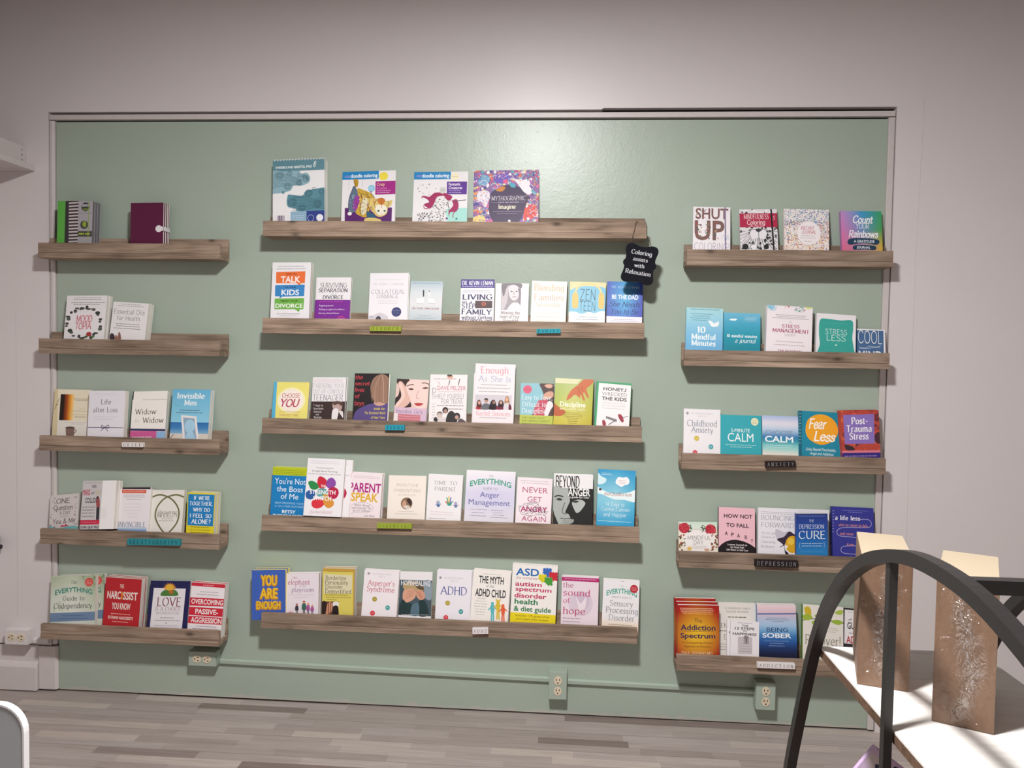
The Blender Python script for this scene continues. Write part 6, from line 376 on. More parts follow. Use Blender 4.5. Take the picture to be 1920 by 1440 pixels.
# style: thick, thin, serif half-length, slant, jitter
STYLE = {'r': (.115, .04, .115, 0, 0), 'R': (.19, .06, .13, 0, 0), 'i': (.11, .04, 0, .24, 0), 't': (.075, .07, 0, 0, 0), 'h': (.115, .10, 0, .08, .035), 'H': (.17, .13, 0, .2, .03)}
def pen(path, wf):
    """quads along a path with a width that depends on direction"""
    out = []; n = len(path); L = []; Rr = []
    for i in range(n):
        a = path[max(0, i-1)]; b = path[min(n-1, i+1)]; dx, dy = b[0]-a[0], b[1]-a[1]; d = math.hypot(dx, dy) or 1e-6
        w = wf(dx/d, dy/d)/2; L.append((path[i][0]-dy/d*w, path[i][1]+dx/d*w)); Rr.append((path[i][0]+dy/d*w, path[i][1]-dx/d*w))
    for i in range(n-1): out.append([L[i], L[i+1], Rr[i+1], Rr[i]])
    return out
GC = {}
def stroke_glyph(ch, st):
    if (ch, st) in GC: return GC[ch, st]
    th, tn, se, sl, ji = STYLE[st]; w, ss = STROKES.get(ch, STROKES[' ']); polys = []
    wf = lambda dx, dy: tn + (th-tn)*abs(math.sin(math.atan2(dy, dx)-.40))
    for pth, sm in ss:
        q = list(pth)
        if ji or st in 't':  # round-ish ends: lengthen a little
            (ax, ay), (bx, by) = q[0], q[1]; d = math.hypot(bx-ax, by-ay) or 1; q[0] = (ax-(bx-ax)/d*th*.35, ay-(by-ay)/d*th*.35)
            (ax, ay), (bx, by) = q[-1], q[-2]; d = math.hypot(bx-ax, by-ay) or 1; q[-1] = (ax-(bx-ax)/d*th*.35, ay-(by-ay)/d*th*.35)
        polys += pen(q, wf)
        if se and not sm:
            (ax, ay), (bx, by) = q[0], q[-1]
            for (x, y), (ox, oy) in (((ax, ay), (bx, by)), ((bx, by), (ax, ay))):
                if abs(oy-y) > abs(ox-x)*1.2 and abs(oy-y) > .4 and min(abs(y), abs(y-1), abs(y-.64), abs(y+.3)) < .03:
                    shared = sum(1 for p2, s2 in ss for e in (p2[0], p2[-1]) if math.hypot(e[0]-x, e[1]-y) < .01) > 1
                    if shared and abs(ox-x) > .1: continue
                    hw = se if abs(y) < .03 or abs(y-1) > .3 or ch.isupper() else se*.8
                    polys.append([(x-hw, y-.022), (x+hw, y-.022), (x+hw, y+.022), (x-hw, y+.022)])
    GC[ch, st] = (w, polys); return GC[ch, st]
BF = {}
_tc = bpy.data.curves.new('glyph_source', 'FONT'); _to = bpy.data.objects.new('glyph_source', _tc); COL.objects.link(_to)
def _read(s, bold):
    _tc.body = s; _tc.size = 1; _tc.offset = .022 if bold else .0; _tc.resolution_u = 3
    dg = bpy.context.evaluated_depsgraph_get(); dg.update(); ev = _to.evaluated_get(dg); me = ev.to_mesh()
    v = [(p.co.x, p.co.y) for p in me.vertices]; f = [tuple(p.vertices) for p in me.polygons]; ev.to_mesh_clear(); return v, f
def _wid(s, bold):
    v, _ = _read(s, bold); return max(p[0] for p in v)-min(p[0] for p in v)
def font_glyph(ch, bold):
    k = (ch, bold)
    if k in BF: return BF[k]
    if ('cap', bold) not in BF:
        v, _ = _read('H', bold); BF['cap', bold] = max(p[1] for p in v)-min(p[1] for p in v); BF['HH', bold] = _wid('HH', bold)
    cap = BF['cap', bold]
    adv = (_wid('H'+ch+'H', bold)-BF['HH', bold])/cap
    if ch == ' ': BF[k] = (adv, []); return BF[k]
    v, f = _read(ch, bold and ch not in 'MNWm')
    if bold and ch in 'MNWm':
        nv = len(v); sh = [(-.022, 0), (.022, 0), (0, -.012), (0, .012)]
        v = [(x+dx, min(max(y+dy, -.012), 9)) for dx, dy in sh for x, y in v]; f = [tuple(i+nv*j for i in q) for j in range(4) for q in f]
    BF[k] = (adv, [[(v[i][0]/cap, v[i][1]/cap) for i in t] for t in f]); return BF[k]
def text_polys(s, st, rnd):
    """[(polygon)], in units of cap height, plus the extent"""
    x = 0; out = []
    for ch in s:
        if st in 'sbcA':
            adv, ps = font_glyph(ch, st != 's'); g = ps; dy = 0; sl = 0
        else:
            th, tn, se, sl, ji = STYLE[st]; w, g = stroke_glyph(ch, st); adv = w + (.13 if st in 'rRt' else .08); dy = rnd.uniform(-ji, ji)
        out += [[(x+px+py*sl, py+dy) for px, py in p] for p in g]; x += adv
    if not out: return [], 0, 1
    return out, min(p[0] for q in out for p in q), max(p[0] for q in out for p in q)

# ---------------------------------------------------------------- cover art
def clip(poly, W, H):
    for ax, lim, sg in ((0, 0, 1), (0, W, -1), (1, 0, 1), (1, H, -1)):
        out = []
        for i in range(len(poly)):
            a, b = poly[i-1], poly[i]; da, db = (a[ax]-lim)*sg, (b[ax]-lim)*sg
            if (da >= 0) != (db >= 0):
                t = da/(da-db); out.append(tuple(a[j]+(b[j]-a[j])*t for j in range(2)))
            if db >= 0: out.append(b)
        poly = out
        if len(poly) < 3: return None
    return poly
def lerp(a, b, t): return tuple(x+(y-x)*t for x, y in zip(a, b))
def stops(cs, t):
    t = max(0, min(1, t))*(len(cs)-1); i = min(int(t), len(cs)-2); return lerp(cs[i], cs[i+1], t-i)
def art(mb, b, rnd):
    W, H, Hv = b['W'], b['H'], b['Hv']; lay = [0]
    def put(poly, col, eps=0):
        c = clip(poly, W, H)
        if c: mb.poly([(x, -.00002*lay[0]-eps, H-y) for x, y in c], col)
    def grid(x0, y0, x1, y1, nx, ny, fn):
        x0, x1 = max(0, x0), min(W, x1); y0, y1 = max(0, y0), min(H, y1)
        for i in range(nx):
            for j in range(ny):
                q = [(x0+(x1-x0)*a/nx, y0+(y1-y0)*c/ny) for a, c in ((i, j+1), (i+1, j+1), (i+1, j), (i, j))]
                mb.poly([(x, -.00002*lay[0], H-y) for x, y in q], [fn(x, y) for x, y in q])
    X = lambda u: u*W/1000; Y = lambda v: v*Hv/1000
    def pairs(p): return [(X(p[i]), Y(p[i+1])) for i in range(0, len(p), 2)]
    def ell(cx, cy, rx, ry, n=20): return [(cx+rx*math.cos(2*PI*i/n), cy-ry*math.sin(2*PI*i/n)) for i in range(n)]
    for o in b['ops']:
        lay[0] += 1; k = o[0]
        if k == 'T':
            _, s, u, v, w, h, col, st = o; ps, a, e = text_polys(s, st, rnd); c = srgb(col); sx = X(w)/max(e-a, 1e-6); sy = Y(h); cx, by = X(u), Y(v)+Y(h)/2
            for n, p in enumerate(ps):
                q = []
                for px, py in p:
                    x = (px-(a+e)/2)*sx; y = py*sy
                    if st == 'A': y = y*.72 + sy*(.32-.42*(2*x/X(w))**2)
                    q.append((cx+x, by-y))
                put(q[::-1], c, (n % 9)*.0000019)
        elif k == 'D':
            _, u, v, w, h, col = o; c = srgb(col); x = X(u)-X(w)/2; end = x+X(w); hh = Y(h)*.62
            while x < end:
                ww = min(end-x, hh*rnd.uniform(2.0, 5.5))
                put([(x, Y(v)+hh/2), (x+ww, Y(v)+hh/2), (x+ww, Y(v)-hh/2), (x, Y(v)-hh/2)], c); x += ww+hh*.8
        elif k == 'R':
            _, a, c0, d, e, col = o; put([(X(a), Y(e)), (X(d), Y(e)), (X(d), Y(c0)), (X(a), Y(c0))], srgb(col))
        elif k in 'PS':
            p = pairs(o[2]); p = catmull(p, True, 4) if k == 'S' else p
            ar = sum(p[i-1][0]*p[i][1]-p[i][0]*p[i-1][1] for i in range(len(p)))
            put(p if ar < 0 else p[::-1], srgb(o[1]))
        elif k in 'LC':
            p = pairs(o[3]); p = catmull(p, False, 5) if k == 'C' else p; w = X(o[1])
            for n, q in enumerate(pen(p, lambda dx, dy: w)): put(q, srgb(o[2]), (n % 7)*.0000019)
        elif k == 'E': put(ell(X(o[1]), Y(o[2]), X(o[3]), Y(o[4])), srgb(o[5]))
        elif k == 'G':
            _, a, c0, d, e, dr, cs = o; cs = [srgb(z) for z in cs.split()]; x0, y0, x1, y1 = X(a), Y(c0), X(d), Y(e)
            n = (len(cs)-1)*2
            if dr == 'v': grid(x0, y0, x1, y1, 1, n, lambda x, y: stops(cs, (y-y0)/(y1-y0)))
            else: grid(x0, y0, x1, y1, n, 1, lambda x, y: stops(cs, (x-x0)/(x1-x0)))
        elif k == 'M':
            cs = [srgb(z) for z in o[1].split()]
            grid(0, 0, W, H, 8, 8, lambda x, y: stops([stops(cs[r*3:r*3+3], x/W) for r in range(3)], y/Hv))
        elif k == 'Q':
            _, u, v, rx, ry, ca, cb = o; ca, cb = srgb(ca), srgb(cb)
            grid(0, 0, W, H, 12, 16, lambda x, y: lerp(ca, cb, min(1, math.hypot((x-X(u))/X(rx), (y-Y(v))/Y(ry)))**1.2))
        elif k == 'N':
            _, a, c0, d, e, n, s, cs, seed = o; cs = [srgb(z) for z in cs.split()]; r2 = random.Random(seed)
            for i in range(n):
                cx, cy = X(r2.uniform(a, d)), Y(r2.uniform(c0, e)); s0 = X(s)*r2.uniform(.5, 1.1); s1 = X(s)*r2.uniform(.25, .7); an = r2.uniform(0, PI)
                p = [(cx+s0*math.cos(t)*math.cos(an)-s1*math.sin(t)*math.sin(an), cy-s0*math.cos(t)*math.sin(an)-s1*math.sin(t)*math.cos(an)) for t in [2*PI*z/7 for z in range(7)]]
                put(p, cs[i % len(cs)], i*.0000006)
            lay[0] += int(n*.03)+1

# ---------------------------------------------------------------- the room
def struct(mb, name, m, loc=None, bevel=0):
    return tag(mb.build(name, m, None, loc, None, bevel), kind='structure')
XL, XR, YF, ZC = -.56, 4.3, -6.4, 2.86
s = MB(); s.box(XL-.1, XR+.1, YF-.1, .12, -.10, 0); struct(s, 'floor', M_FLOOR)
s = MB(); s.box(XL-.1, XR+.1, YF-.1, .12, ZC, ZC+.1); struct(s, 'ceiling', M_CEIL)
OX0, OX1, OZ = -.0255, 3.1455, 2.2635
s = MB()   # furred white wall around the opening, one piece with a stepped upper edge
zb = .188; y0, y1 = -.012, .02
s.box(XL, OX0, y0, y1, zb, ZC); s.box(OX1, XR, y0, y1, 0, ZC)
s.prism([(OX0, OZ+.0060), (2.095, OZ+.0060), (2.105, OZ+.0115), (OX1, OZ+.0105), (OX1, ZC), (OX0, ZC)], 'y', y0, y1); struct(s, 'wall_back', M_WALL)
s = MB(); s.box(XL, XR, .02, .12, 0, ZC); struct(s, 'wall_core', M_BLACK)
s = MB(); s.box(.0, 3.12, 0, .02, .007, 2.2342); struct(s, 'wall_green', M_GREEN)
s = MB(); s.box(XL-.1, XL, YF, .12, 0, ZC); struct(s, 'wall_left', M_SIDE)
s = MB(); s.box(XR, XR+.1, YF, .12, 0, ZC); struct(s, 'wall_right', M_SIDE)
M_REAR = plain('rear_wall_paint', (.30, .27, .255), .8, bump=.2, vary=.05)
s = MB(); s.box(XL, XR, YF-.1, YF, 0, ZC); struct(s, 'wall_front', M_REAR)
def strip(prof, ax, a0, a1, name, m=M_TRIM, bev=.0015):
    s = MB(); s.prism(prof, ax, a0, a1); return struct(s, name, m, None, bev)
strip([(-.010, 2.2415), (-.010, 2.2605), (.019, 2.2605), (.019, 2.2415)], 'x', -.0225, 3.142, 'trim_1')
strip([(-.0225, .0195), (-.0225, -.008), (-.012, -.0095), (-.004, -.006), (-.0022, .0195)], 'z', .19, 2.2385, 'trim_2')
strip([(3.1208, .0195), (3.1208, -.008), (3.142, -.008), (3.142, .0195)], 'z', .006, 2.2385, 'trim_3')
# lower wall on the left, its baseboard and the corner block
s = MB(); s.box(XL, -.081, -.004, .02, .004, .180); struct(s, 'wall_back_lower', M_BASE)
strip([(-.004, .004), (-.024, .004), (-.024, .098), (-.018, .112), (-.004, .117)], 'x', XL, -.080, 'baseboard_left', M_BASE, .003)
strip([(-.078, .019), (-.078, -.012), (-.010, -.012), (-.0015, -.004), (-.0015, .019)], 'z', .008, .181, 'trim_4', M_BASE, .003)
# caulked panel seams in the white wall
def bead(pts, name):
    s = MB(); s.tube(pts, .0013, 5); struct(s, name, M_TRIM)
bead([(3.238, -.0122, 2.30), (3.234, -.0124, 2.1), (3.227, -.0122, 1.72), (3.229, -.0123, 1.2), (3.232, -.0122, .70)], 'trim_5')
bead([(-.162, -.0112, 1.5), (-.160, -.0118, 1.2), (-.161, -.0122, .75), (-.163, -.0119, .30)], 'trim_6')

# ---------------------------------------------------------------- wall shelves
SH_LABEL = {'L1': 'wooden ledge shelf holding the green sketchbooks and purple journals', 'L2': 'wooden ledge shelf holding only the white leaf-wreath and thin-titled books', 'L3': 'wooden ledge shelf with the white GRIEF strip',
 'L4': 'wooden ledge shelf with the long teal RELATIONSHIPS strip', 'L5': 'low wooden ledge shelf just above the white double outlet, holding red-banded books', 'M1': 'long wooden ledge shelf with the black plaque hanging from its end', 'M2': 'long wooden ledge shelf with the lime DIVORCE and teal FAMILY strips',
 'M3': 'long wooden ledge shelf with the turquoise TEENS strip', 'M4': 'long wooden ledge shelf with the worn olive strip', 'M5': 'lowest long wooden ledge shelf, with the white ADHD strip', 'R1': 'short wooden ledge shelf holding four bright patterned journals',
 'R2': 'short wooden ledge shelf holding teal and white stress books, no strip', 'R3': 'short wooden ledge shelf with the black ANXIETY strip', 'R4': 'short wooden ledge shelf with the long black DEPRESSION strip', 'R5': 'lowest short wooden ledge shelf, with the white ADDICTION strip'}
ZS = {}
for code, x0, x1, z in SHELVES:
    ZS[code] = z; root = thing('wall_shelf', SH_LABEL[code], 'shelf', (x0, 0, z), (0, 0, 0), 'wooden ledge shelves on the wall'); w = x1-x0
    yb = -.0005 if code[0] == 'M' else (-.0122 if False else -.0005)
    side = code[0]
    x0b = .026 if side == 'L' else 0; x1b = w-(.0255 if side == 'R' else 0)
    # the back board clears the white frame where the shelf crosses it
    s = MB(); s.box(0, w, -.019 if side == 'M' else -.0215, -.0005 if side == 'M' else -.0125, .0192, .084); s.build('back_board', M_WOOD, root, None, None, .0012)
    s = MB(); s.box(0, w, -.0935, -.0005 if side == 'M' else -.0125, 0, .019); s.build('bottom_board', M_WOOD, root, None, None, .0012)
    s = MB(); s.box(.0005, w-.0005, -.0920, -.0745, .0196, .057); s.build('front_lip', M_WOOD, root, None, None, .0016)
    if side != 'M':
        s = MB(); xa, xb = (.0165, w) if side == 'L' else (0, w-.0035)
        xa, xb = (.0130+.0, w-.004) if side == 'L' else (.004, w-.0005)
        s.box(xa, xb, -.0124, -.0003, .004, .076); s.build('mounting_cleat', M_WOOD, root, None, None, .0008)

# ---------------------------------------------------------------- books
ORD = ['', 'first', 'second', 'third']
GROUP = {'L1': 'notebooks on the top short shelf', 'L2': 'books on the shelf of white books', 'L3': 'books on the grief shelf', 'L4': 'books on the relationships shelf', 'L5': 'books on the lowest short shelf by the outlet', 'M1': 'pads and colouring books on the top long shelf', 'M2': 'books on the divorce and family shelf', 'M3': 'books on the teens shelf',
 'M4': 'books on the worn olive strip shelf', 'M5': 'books on the lowest long shelf', 'R1': 'journals on the shelf of bright journals', 'R2': 'books on the stress shelf', 'R3': 'books on the anxiety shelf', 'R4': 'books on the depression shelf', 'R5': 'books on the addiction shelf'}
CAT = {'book': 'book', 'journal': 'journal', 'sketchbook': 'sketchbook', 'drawing_pad': 'drawing pad', 'coloring_book': 'colouring book'}
for bi, b in enumerate(BOOKS):
    W, H, t = b['W'], b['H'], b['t']; rnd = random.Random(bi+11); hard = b.get('hard'); tc = .0022 if hard else .0006
    bg = srgb(b['bg']); sp = srgb(b['spine']) if 'spine' in b else bg
    mb = MB(); xs = [-W/2, W/2]
    prof = [(-W/2, 0), (W/2, 0), (W/2, tc), (-W/2+tc*1.4, tc), (-W/2+tc*1.4, t-tc), (W/2, t-tc), (W/2, t), (-W/2, t)]
    n = 8; vs = [(p[0], p[1], 0) for p in prof]+[(p[0], p[1], H) for p in prof]
    fs = [((3, 2, 1, 0)), ((4, 3, 0, 7)), ((7, 6, 5, 4)), (8, 9, 10, 11), (15, 8, 11, 12), (12, 13, 14, 15)] + [(i, (i+1) % n, n+(i+1) % n, n+i) for i in range(n)]
    b0 = len(mb.v); mb.v += vs
    for fi, f in enumerate(fs):
        mb.f.append(f); mb.m.append(0)
        inner = fi in (8, 9, 10)
        mb.c.append([(.8, .78, .75, 1) if inner else (bg if fi == 6 else sp)]*len(f))
    am = MB(); art(am, b, rnd)
    off = len(mb.v); mb.v += [(x-W/2, y, z) for x, y, z in am.v]; mb.f += [tuple(i+off for i in f) for f in am.f]; mb.c += am.c; mb.m += am.m
    cover_me = mb.mesh('cover', [M_PRINT])
    ins = .003 if hard else .0004; pc = srgb(b.get('pages', 'e6e0d8'))
    pm = MB(); pm.box(-W/2+tc*1.4+.0002, W/2-ins-(.0 if hard else .0002), tc+.0001, t-tc-.0001, ins, H-ins, pc); pages_me = pm.mesh('page_block', [M_PAGES])
    extra = []
    if b.get('clasp'):
        c = MB(); zc = H-.360*b['Hv']*1.84; zc = H-b['Hv']*.665
        c.prism([(W/2-.0160+.0130*math.cos(a), zc+.0130*math.sin(a)) for a in [2*PI*i/20 for i in range(20)]], 'y', -.0013, -.0002)
        c.box(W/2-.008, W/2+.0016, -.0012, -.0002, zc-.0078, zc+.0078); c.box(W/2+.0002, W/2+.0016, -.0012, t+.0005, zc-.0078, zc+.0078)
        extra.append(('clasp', c.mesh('clasp', [M_CLASP])))
    if b.get('wire'):
        c = MB(); k = 17
        for i in range(k):
            x = -W/2+.006+(W-.012)*i/(k-1)
            c.tube([(x+.0006*math.sin(a), t/2-.0035*math.cos(a), H-.001+.0078*math.sin(a)) for a in [2*PI*j/12 for j in range(12)]], .0014, 6, closed=True)
        extra.append(('wire_binding', c.mesh('wire_binding', [M_WIRE], 0, True)))
    for ci, loc in enumerate([b['loc']]+b['copies']):
        if ci == 0: lab = b['label']
        elif len(b['copies']) == 1: lab = 'spare copy standing behind the ' + b['short']
        else: lab = ORD[ci] + ' spare copy behind the front ' + b['short']
        root = thing(b['n'], lab, CAT[b['n']], loc, b['rot'], GROUP[b['s']])
        link('cover', cover_me, root); link('page_block', pages_me, root)
        for nm, me in extra: link(nm, me, root)
bpy.data.objects.remove(_to); bpy.data.curves.remove(_tc)

# ---------------------------------------------------------------- little word strips on the shelf lips
def flat_text(s, st, w, h, seed=1):
    ps, a, e = text_polys2(s, st, seed); sx = w/(e-a)
    return [[((x-(a+e)/2)*sx, (y-.5)*h) for x, y in p] for p in ps]
def text_polys2(s, st, seed): return text_polys(s, st, random.Random(seed))
for (txt, sh, cx, cz, w, h, roll, fc, lc, desc, d2) in TAGS:
    t = MB(); d = .0150; t.box(-w/2, w/2, 0, d, -h/2, h/2, srgb(fc))
    n = len(txt); pitch = w*.94/n
    for i, ch in enumerate(txt):
        g = flat_text(ch, 'r', pitch*(.60 if ch != 'I' else .24), h*.60)
        for p in g: t.poly([(x-w*.47+pitch*(i+.5), -.00012-.000002*i, z) for x, z in p], srgb(lc))
    o = t.build('word_strip', M_PRINT, None, (cx, -.0920-d-.0002, cz), (0, -roll, 0))
    tag(o, '%s word strip on the lip of the %s shelf' % (desc, {'bottom centre': 'lowest long', 'parenting': 'second-lowest long'}.get(d2, d2)), 'label strip', 'word strips stuck on the shelf lips')

# ---------------------------------------------------------------- hanging plaque
def plaque():
    root = thing('hanging_sign', 'small black scalloped plaque with white lettering hanging by a cord from a shelf end', 'sign', (2.2395, -.1010, 1.6965), (math.radians(2), math.radians(9.2), 0))
    hw, hh = .0600, .0690; q = []
    quarter = [(0, .90), (.2, .905), (.36, .95), (.52, .995), (.70, 1.0), (.86, .94), (.95, .82), (.96, .68), (.92, .52), (.88, .36), (.875, .22), (.92, .13), (.97, .09), (.985, .03)]
    tr = [(x*hw, y*hh) for x, y in quarter]; br = [(x, -y) for x, y in reversed(tr)]; bl = [(-x, -y) for x, y in tr]; tl = [(-x, y) for x, y in reversed(tr)]
    pts = []
    for p in tr+br+bl+tl:
        if not pts or math.hypot(p[0]-pts[-1][0], p[1]-pts[-1][1]) > .0006: pts.append(p)
    if math.hypot(pts[0][0]-pts[-1][0], pts[0][1]-pts[-1][1]) < .0006: pts.pop()
    m = MB(); m.prism(catmull(pts, True, 2)[::-1], 'y', -.0025, .0025, srgb('171820'))
    for s_, z, w, h in (('Coloring', .0405, .074, .0145), ('assists', .0165, .053, .0125), ('with', -.0055, .037, .0135), ('Relaxation', -.0300, .091, .0145)):
        for p in flat_text(s_, 'R', w, h): m.poly([(x, -.00265, zz+z) for x, zz in p], srgb('c9c9cf'))
    m.build('plaque', M_PLQ, root)
    c = MB()
    inv = (Matrix.Translation(root.location) @ Euler(root.rotation_euler).to_matrix().to_4x4()).inverted()
    path = [(2.201, -.1025, 1.7575), (2.207, -.1030, 1.775), (2.2165, -.0962, 1.806), (2.2245, -.0955, 1.8455), (2.2275, -.0930, 1.8476), (2.232, -.084, 1.8478), (2.240, -.0730, 1.8472), (2.252, -.0728, 1.8440), (2.264, -.0728, 1.838), (2.2650, -.0725, 1.830), (2.2655, -.0728, 1.810), (2.2663, -.080, 1.796), (2.2695, -.0955, 1.788), (2.278, -.1025, 1.765), (2.283, -.1030, 1.7440)]
    c.tube([inv @ Vector(p) for p in catmull(path, False, 4)], .0011, 6); c.build('cord', M_CORD, root, None, None, 0, True)
M_PLQ = attr_material('painted_plaque', .7, .10)
plaque()

# ---------------------------------------------------------------- outlets and raceway
def outlet(loc, w, h, d, m, label, horizontal=False):
    root = thing('electrical_outlet', label, 'outlet', loc, (0, 0, 0), 'surface-mounted outlets on the wall'); s = MB()
    s.box(-w/2, w/2, -d, 0, -h/2, h/2); s.build('outlet_box', m, root, None, None, .0035, True)
    s = MB(); s.box(-w/2+.0015, w/2-.0015, -d-.0022, -d-.0001, -h/2+.0015, h/2-.0015); s.build('cover_plate', m, root, None, None, .001)
    for k in (-1, 1):
        cx, cz = (k*.0195, 0) if horizontal else (0, -k*.0195)
        f = MB(); prof = [(cx+.0145*math.cos(a), cz+.0165*math.sin(a)) if not horizontal else (cx+.0165*math.cos(a), cz+.0145*math.sin(a)) for a in [2*PI*i/24 for i in range(24)]]
        f.prism(prof, 'y', -d-.0042, -d-.0020); r = f.build('receptacle', M_IVORY, root)
        sl = MB()
        def slot(a, b2, ww, hh):
            if horizontal: a, b2, ww, hh = b2, -a, hh, ww
            sl.box(cx+a-ww/2, cx+a+ww/2, -d-.0046, -d-.0041, cz+b2-hh/2, cz+b2+hh/2)
        slot(-.0062, .004, .0028, .0088); slot(.0062, .004, .0028, .0075); slot(0, -.0082, .0048, .0048)
        sl.build('slots', M_SLOT, r)
    sc = MB(); sc.prism([(.0022*math.cos(a), .0022*math.sin(a)) for a in [2*PI*i/10 for i in range(10)]], 'y', -d-.0032, -d-.002); sc.build('screw', m, root)
outlet((-.139, -.0125, .229), .095, .060, .040, M_WPLATE, 'white double outlet box low on the white wall', True)
outlet((.606, -.0002, .1725), .110, .058, .042, M_GPLATE, 'wide green outlet box shaded under the short shelf', True)
outlet((1.978, -.0002, .1325), .068, .106, .042, M_GPLATE, 'upright green outlet box under the long shelf')
outlet((2.7405, -.0002, .129), .071, .103, .042, M_GPLATE, 'upright green outlet box under the addiction shelf')
def raceway(x0, x1, z0, z1, y, m, label):
    s = MB(); n = 14
    prof = [(0, -.010), (-.007, -.010), (-.0125, -.006), (-.0125, .006), (-.007, .010), (0, .010)]
    vs = []; fs = []
    for i in range(n+1):
        x = x0+(x1-x0)*i/n; z = z0+(z1-z0)*i/n; vs += [(x, y+p[0], z+p[1]) for p in prof]
    k = len(prof)
    for i in range(n): fs += [(i*k+j, i*k+(j+1) % k, (i+1)*k+(j+1) % k, (i+1)*k+j) for j in range(k)]
    fs += [tuple(range(k))[::-1], tuple(n*k+j for j in range(k))]
    s.solid(vs, fs); tag(s.build('cable_raceway', m, None, None, None, 0), label, 'cable cover', 'cable covers along the green wall')
raceway(.662, 1.9435, .1515, .1385, -.0003, M_GPLATE, 'long green cable cover between the wide outlet and the next upright outlet')
raceway(-.0910, -.0300, .2050, .2045, -.0123, M_WPLATE, 'short white cable cover beside the white double outlet box')
raceway(2.0125, 2.7045, .1345, .1295, -.0003, M_GPLATE, 'shorter green cable cover between the two upright outlets')

# ---------------------------------------------------------------- corner shelf on the left wall, wall hook
root = thing('corner_shelf', 'white painted corner shelf with a deep front board and three nail heads', 'shelf', (XL, -.0125, 2.044))
s = MB(); s.box(.0005, .482, -1.6, 0, 0, .022); s.build('shelf_board', M_TRIM, root, None, None, .0015)
s = MB(); s.box(.430, .448, -1.6, 0, .0222, .092); fb = s.build('front_board', M_TRIM, root, None, None, .0015)
for zz in (.037, .057, .077):
    s = MB(); s.prism([(-.026+.0022*math.cos(a), zz+.0022*math.sin(a)) for a in [2*PI*i/10 for i in range(10)]], 'x', .4475, .4488); s.build('nail_head', M_SLOT, fb)
root = thing('wall_hook', 'black hook tip jutting from the white wall beside the relationships shelf', 'hook', (-.245, -.0125, .585))
s = MB(); s.box(-.012, .012, -.006, 0, -.030, .030); s.build('base_plate', M_HOOK, root, None, None, .002)
s = MB(); s.tube(catmull([(0, -.005, .010), (.004, -.020, .012), (.016, -.030, .006), (.030, -.033, -.002), (.040, -.034, -.004)], False, 4), .010, 10); s.build('prong', M_HOOK, root, None, None, 0, True)

# ---------------------------------------------------------------- ceiling lamp and added rear fill lamp
def ceiling_lamp(loc, label, light, rad):
    root = thing('ceiling_lamp', label, 'lamp', (loc[0], loc[1], ZC))
    s = MB(); s.prism([(rad*math.cos(a), rad*math.sin(a)) for a in [2*PI*i/32 for i in range(32)]], 'z', loc[2]-ZC+.012, -.0005); s.build('housing', M_WPLATE, root, None, None, .004)
    light.parent = root; light.location = (0, 0, loc[2]-ZC)
    return root
_cl = ceiling_lamp(LAMP, 'round white ceiling lamp in front of the bookshelves', lamp_light, .19)
lamp_bulb.parent = _cl; lamp_bulb.location = (0, 0, LAMP[2]-.03-ZC)
ceiling_lamp((1.2, -5.6, 2.78), 'round white fill lamp added at the rear of the room', rear_fill, .34)

# ---------------------------------------------------------------- arched table with two wrapped boxes
M_TOP = wood_material('whitewashed_table_wood', (.70, .65, .61), (.82, .79, .76), (.88, .86, .84), False)
M_EDGE = wood_material('raw_table_edge', (.08, .045, .03), (.16, .095, .062), (.24, .15, .1), False)
TX0, TX1, YC, TZ = 2.545, 2.877, -1.75, .75
root = thing('console_table', 'narrow table with black arched metal side frames and a whitewashed wooden top', 'table', (TX0, YC, 0))
s = MB(); s.box(.0, TX1-TX0, -.545, .545, TZ-.004, TZ); top = s.build('table_top', M_TOP, root)
s = MB(); s.box(.0, TX1-TX0, -.545, .545, TZ-.022, TZ-.0042); s.build('top_edge', M_EDGE, root)
s = MB(); s.box(.012, TX1-TX0-.012, -.66, .66, .385, .405); s.build('lower_shelf', M_EDGE, root)
half = [(.80, 0), (.755, .20), (.694, .40), (.642, .53), (.597, .635), (.540, .755), (.478, .850), (.424, .905), (.368, .953), (.269, 1.010), (.162, 1.046), (.060, 1.064)]
path = [(a, z) for a, z in half] + [(-a, z) for a, z in reversed(half)]
pp = catmull(path, False, 4)
def arch(xa, xb):
    s = MB(); hw = .011; L = []; R_ = []
    for i, p in enumerate(pp):
        a = pp[max(0, i-1)]; b2 = pp[min(len(pp)-1, i+1)]; dx, dy = b2[0]-a[0], b2[1]-a[1]; d = math.hypot(dx, dy)
        L.append((p[0]-dy/d*hw, p[1]+dx/d*hw)); R_.append((p[0]+dy/d*hw, p[1]-dx/d*hw))
    n = len(pp); vs = [(xa, *p) for p in L]+[(xb, *p) for p in L]+[(xa, *p) for p in R_]+[(xb, *p) for p in R_]; fs = []
    for i in range(n-1):
        fs += [(i, i+1, n+i+1, n+i), (3*n+i, 3*n+i+1, 2*n+i+1, 2*n+i), (2*n+i, 2*n+i+1, i+1, i), (n+i, n+i+1, 3*n+i+1, 3*n+i)]
    fs += [(0, n, 3*n, 2*n), (n-1, 3*n-1, 4*n-1, 2*n-1)]
    s.solid(vs, fs); return s
for xa, xb in ((-.0225, -.0008), (TX1-TX0+.0008, TX1-TX0+.0225)):
    fr = arch(xa, xb).build('arched_frame', M_STEEL, root)
    s = MB(); s.box(xa+.004, xb-.004, .160, .176, .0, 1.034); s.build('post', M_STEEL, fr)
s = MB(); s.box(-.0015, TX1-TX0+.0015, -.040, -.020, 1.046, 1.066); s.build('ridge_rail', M_STEEL, root)

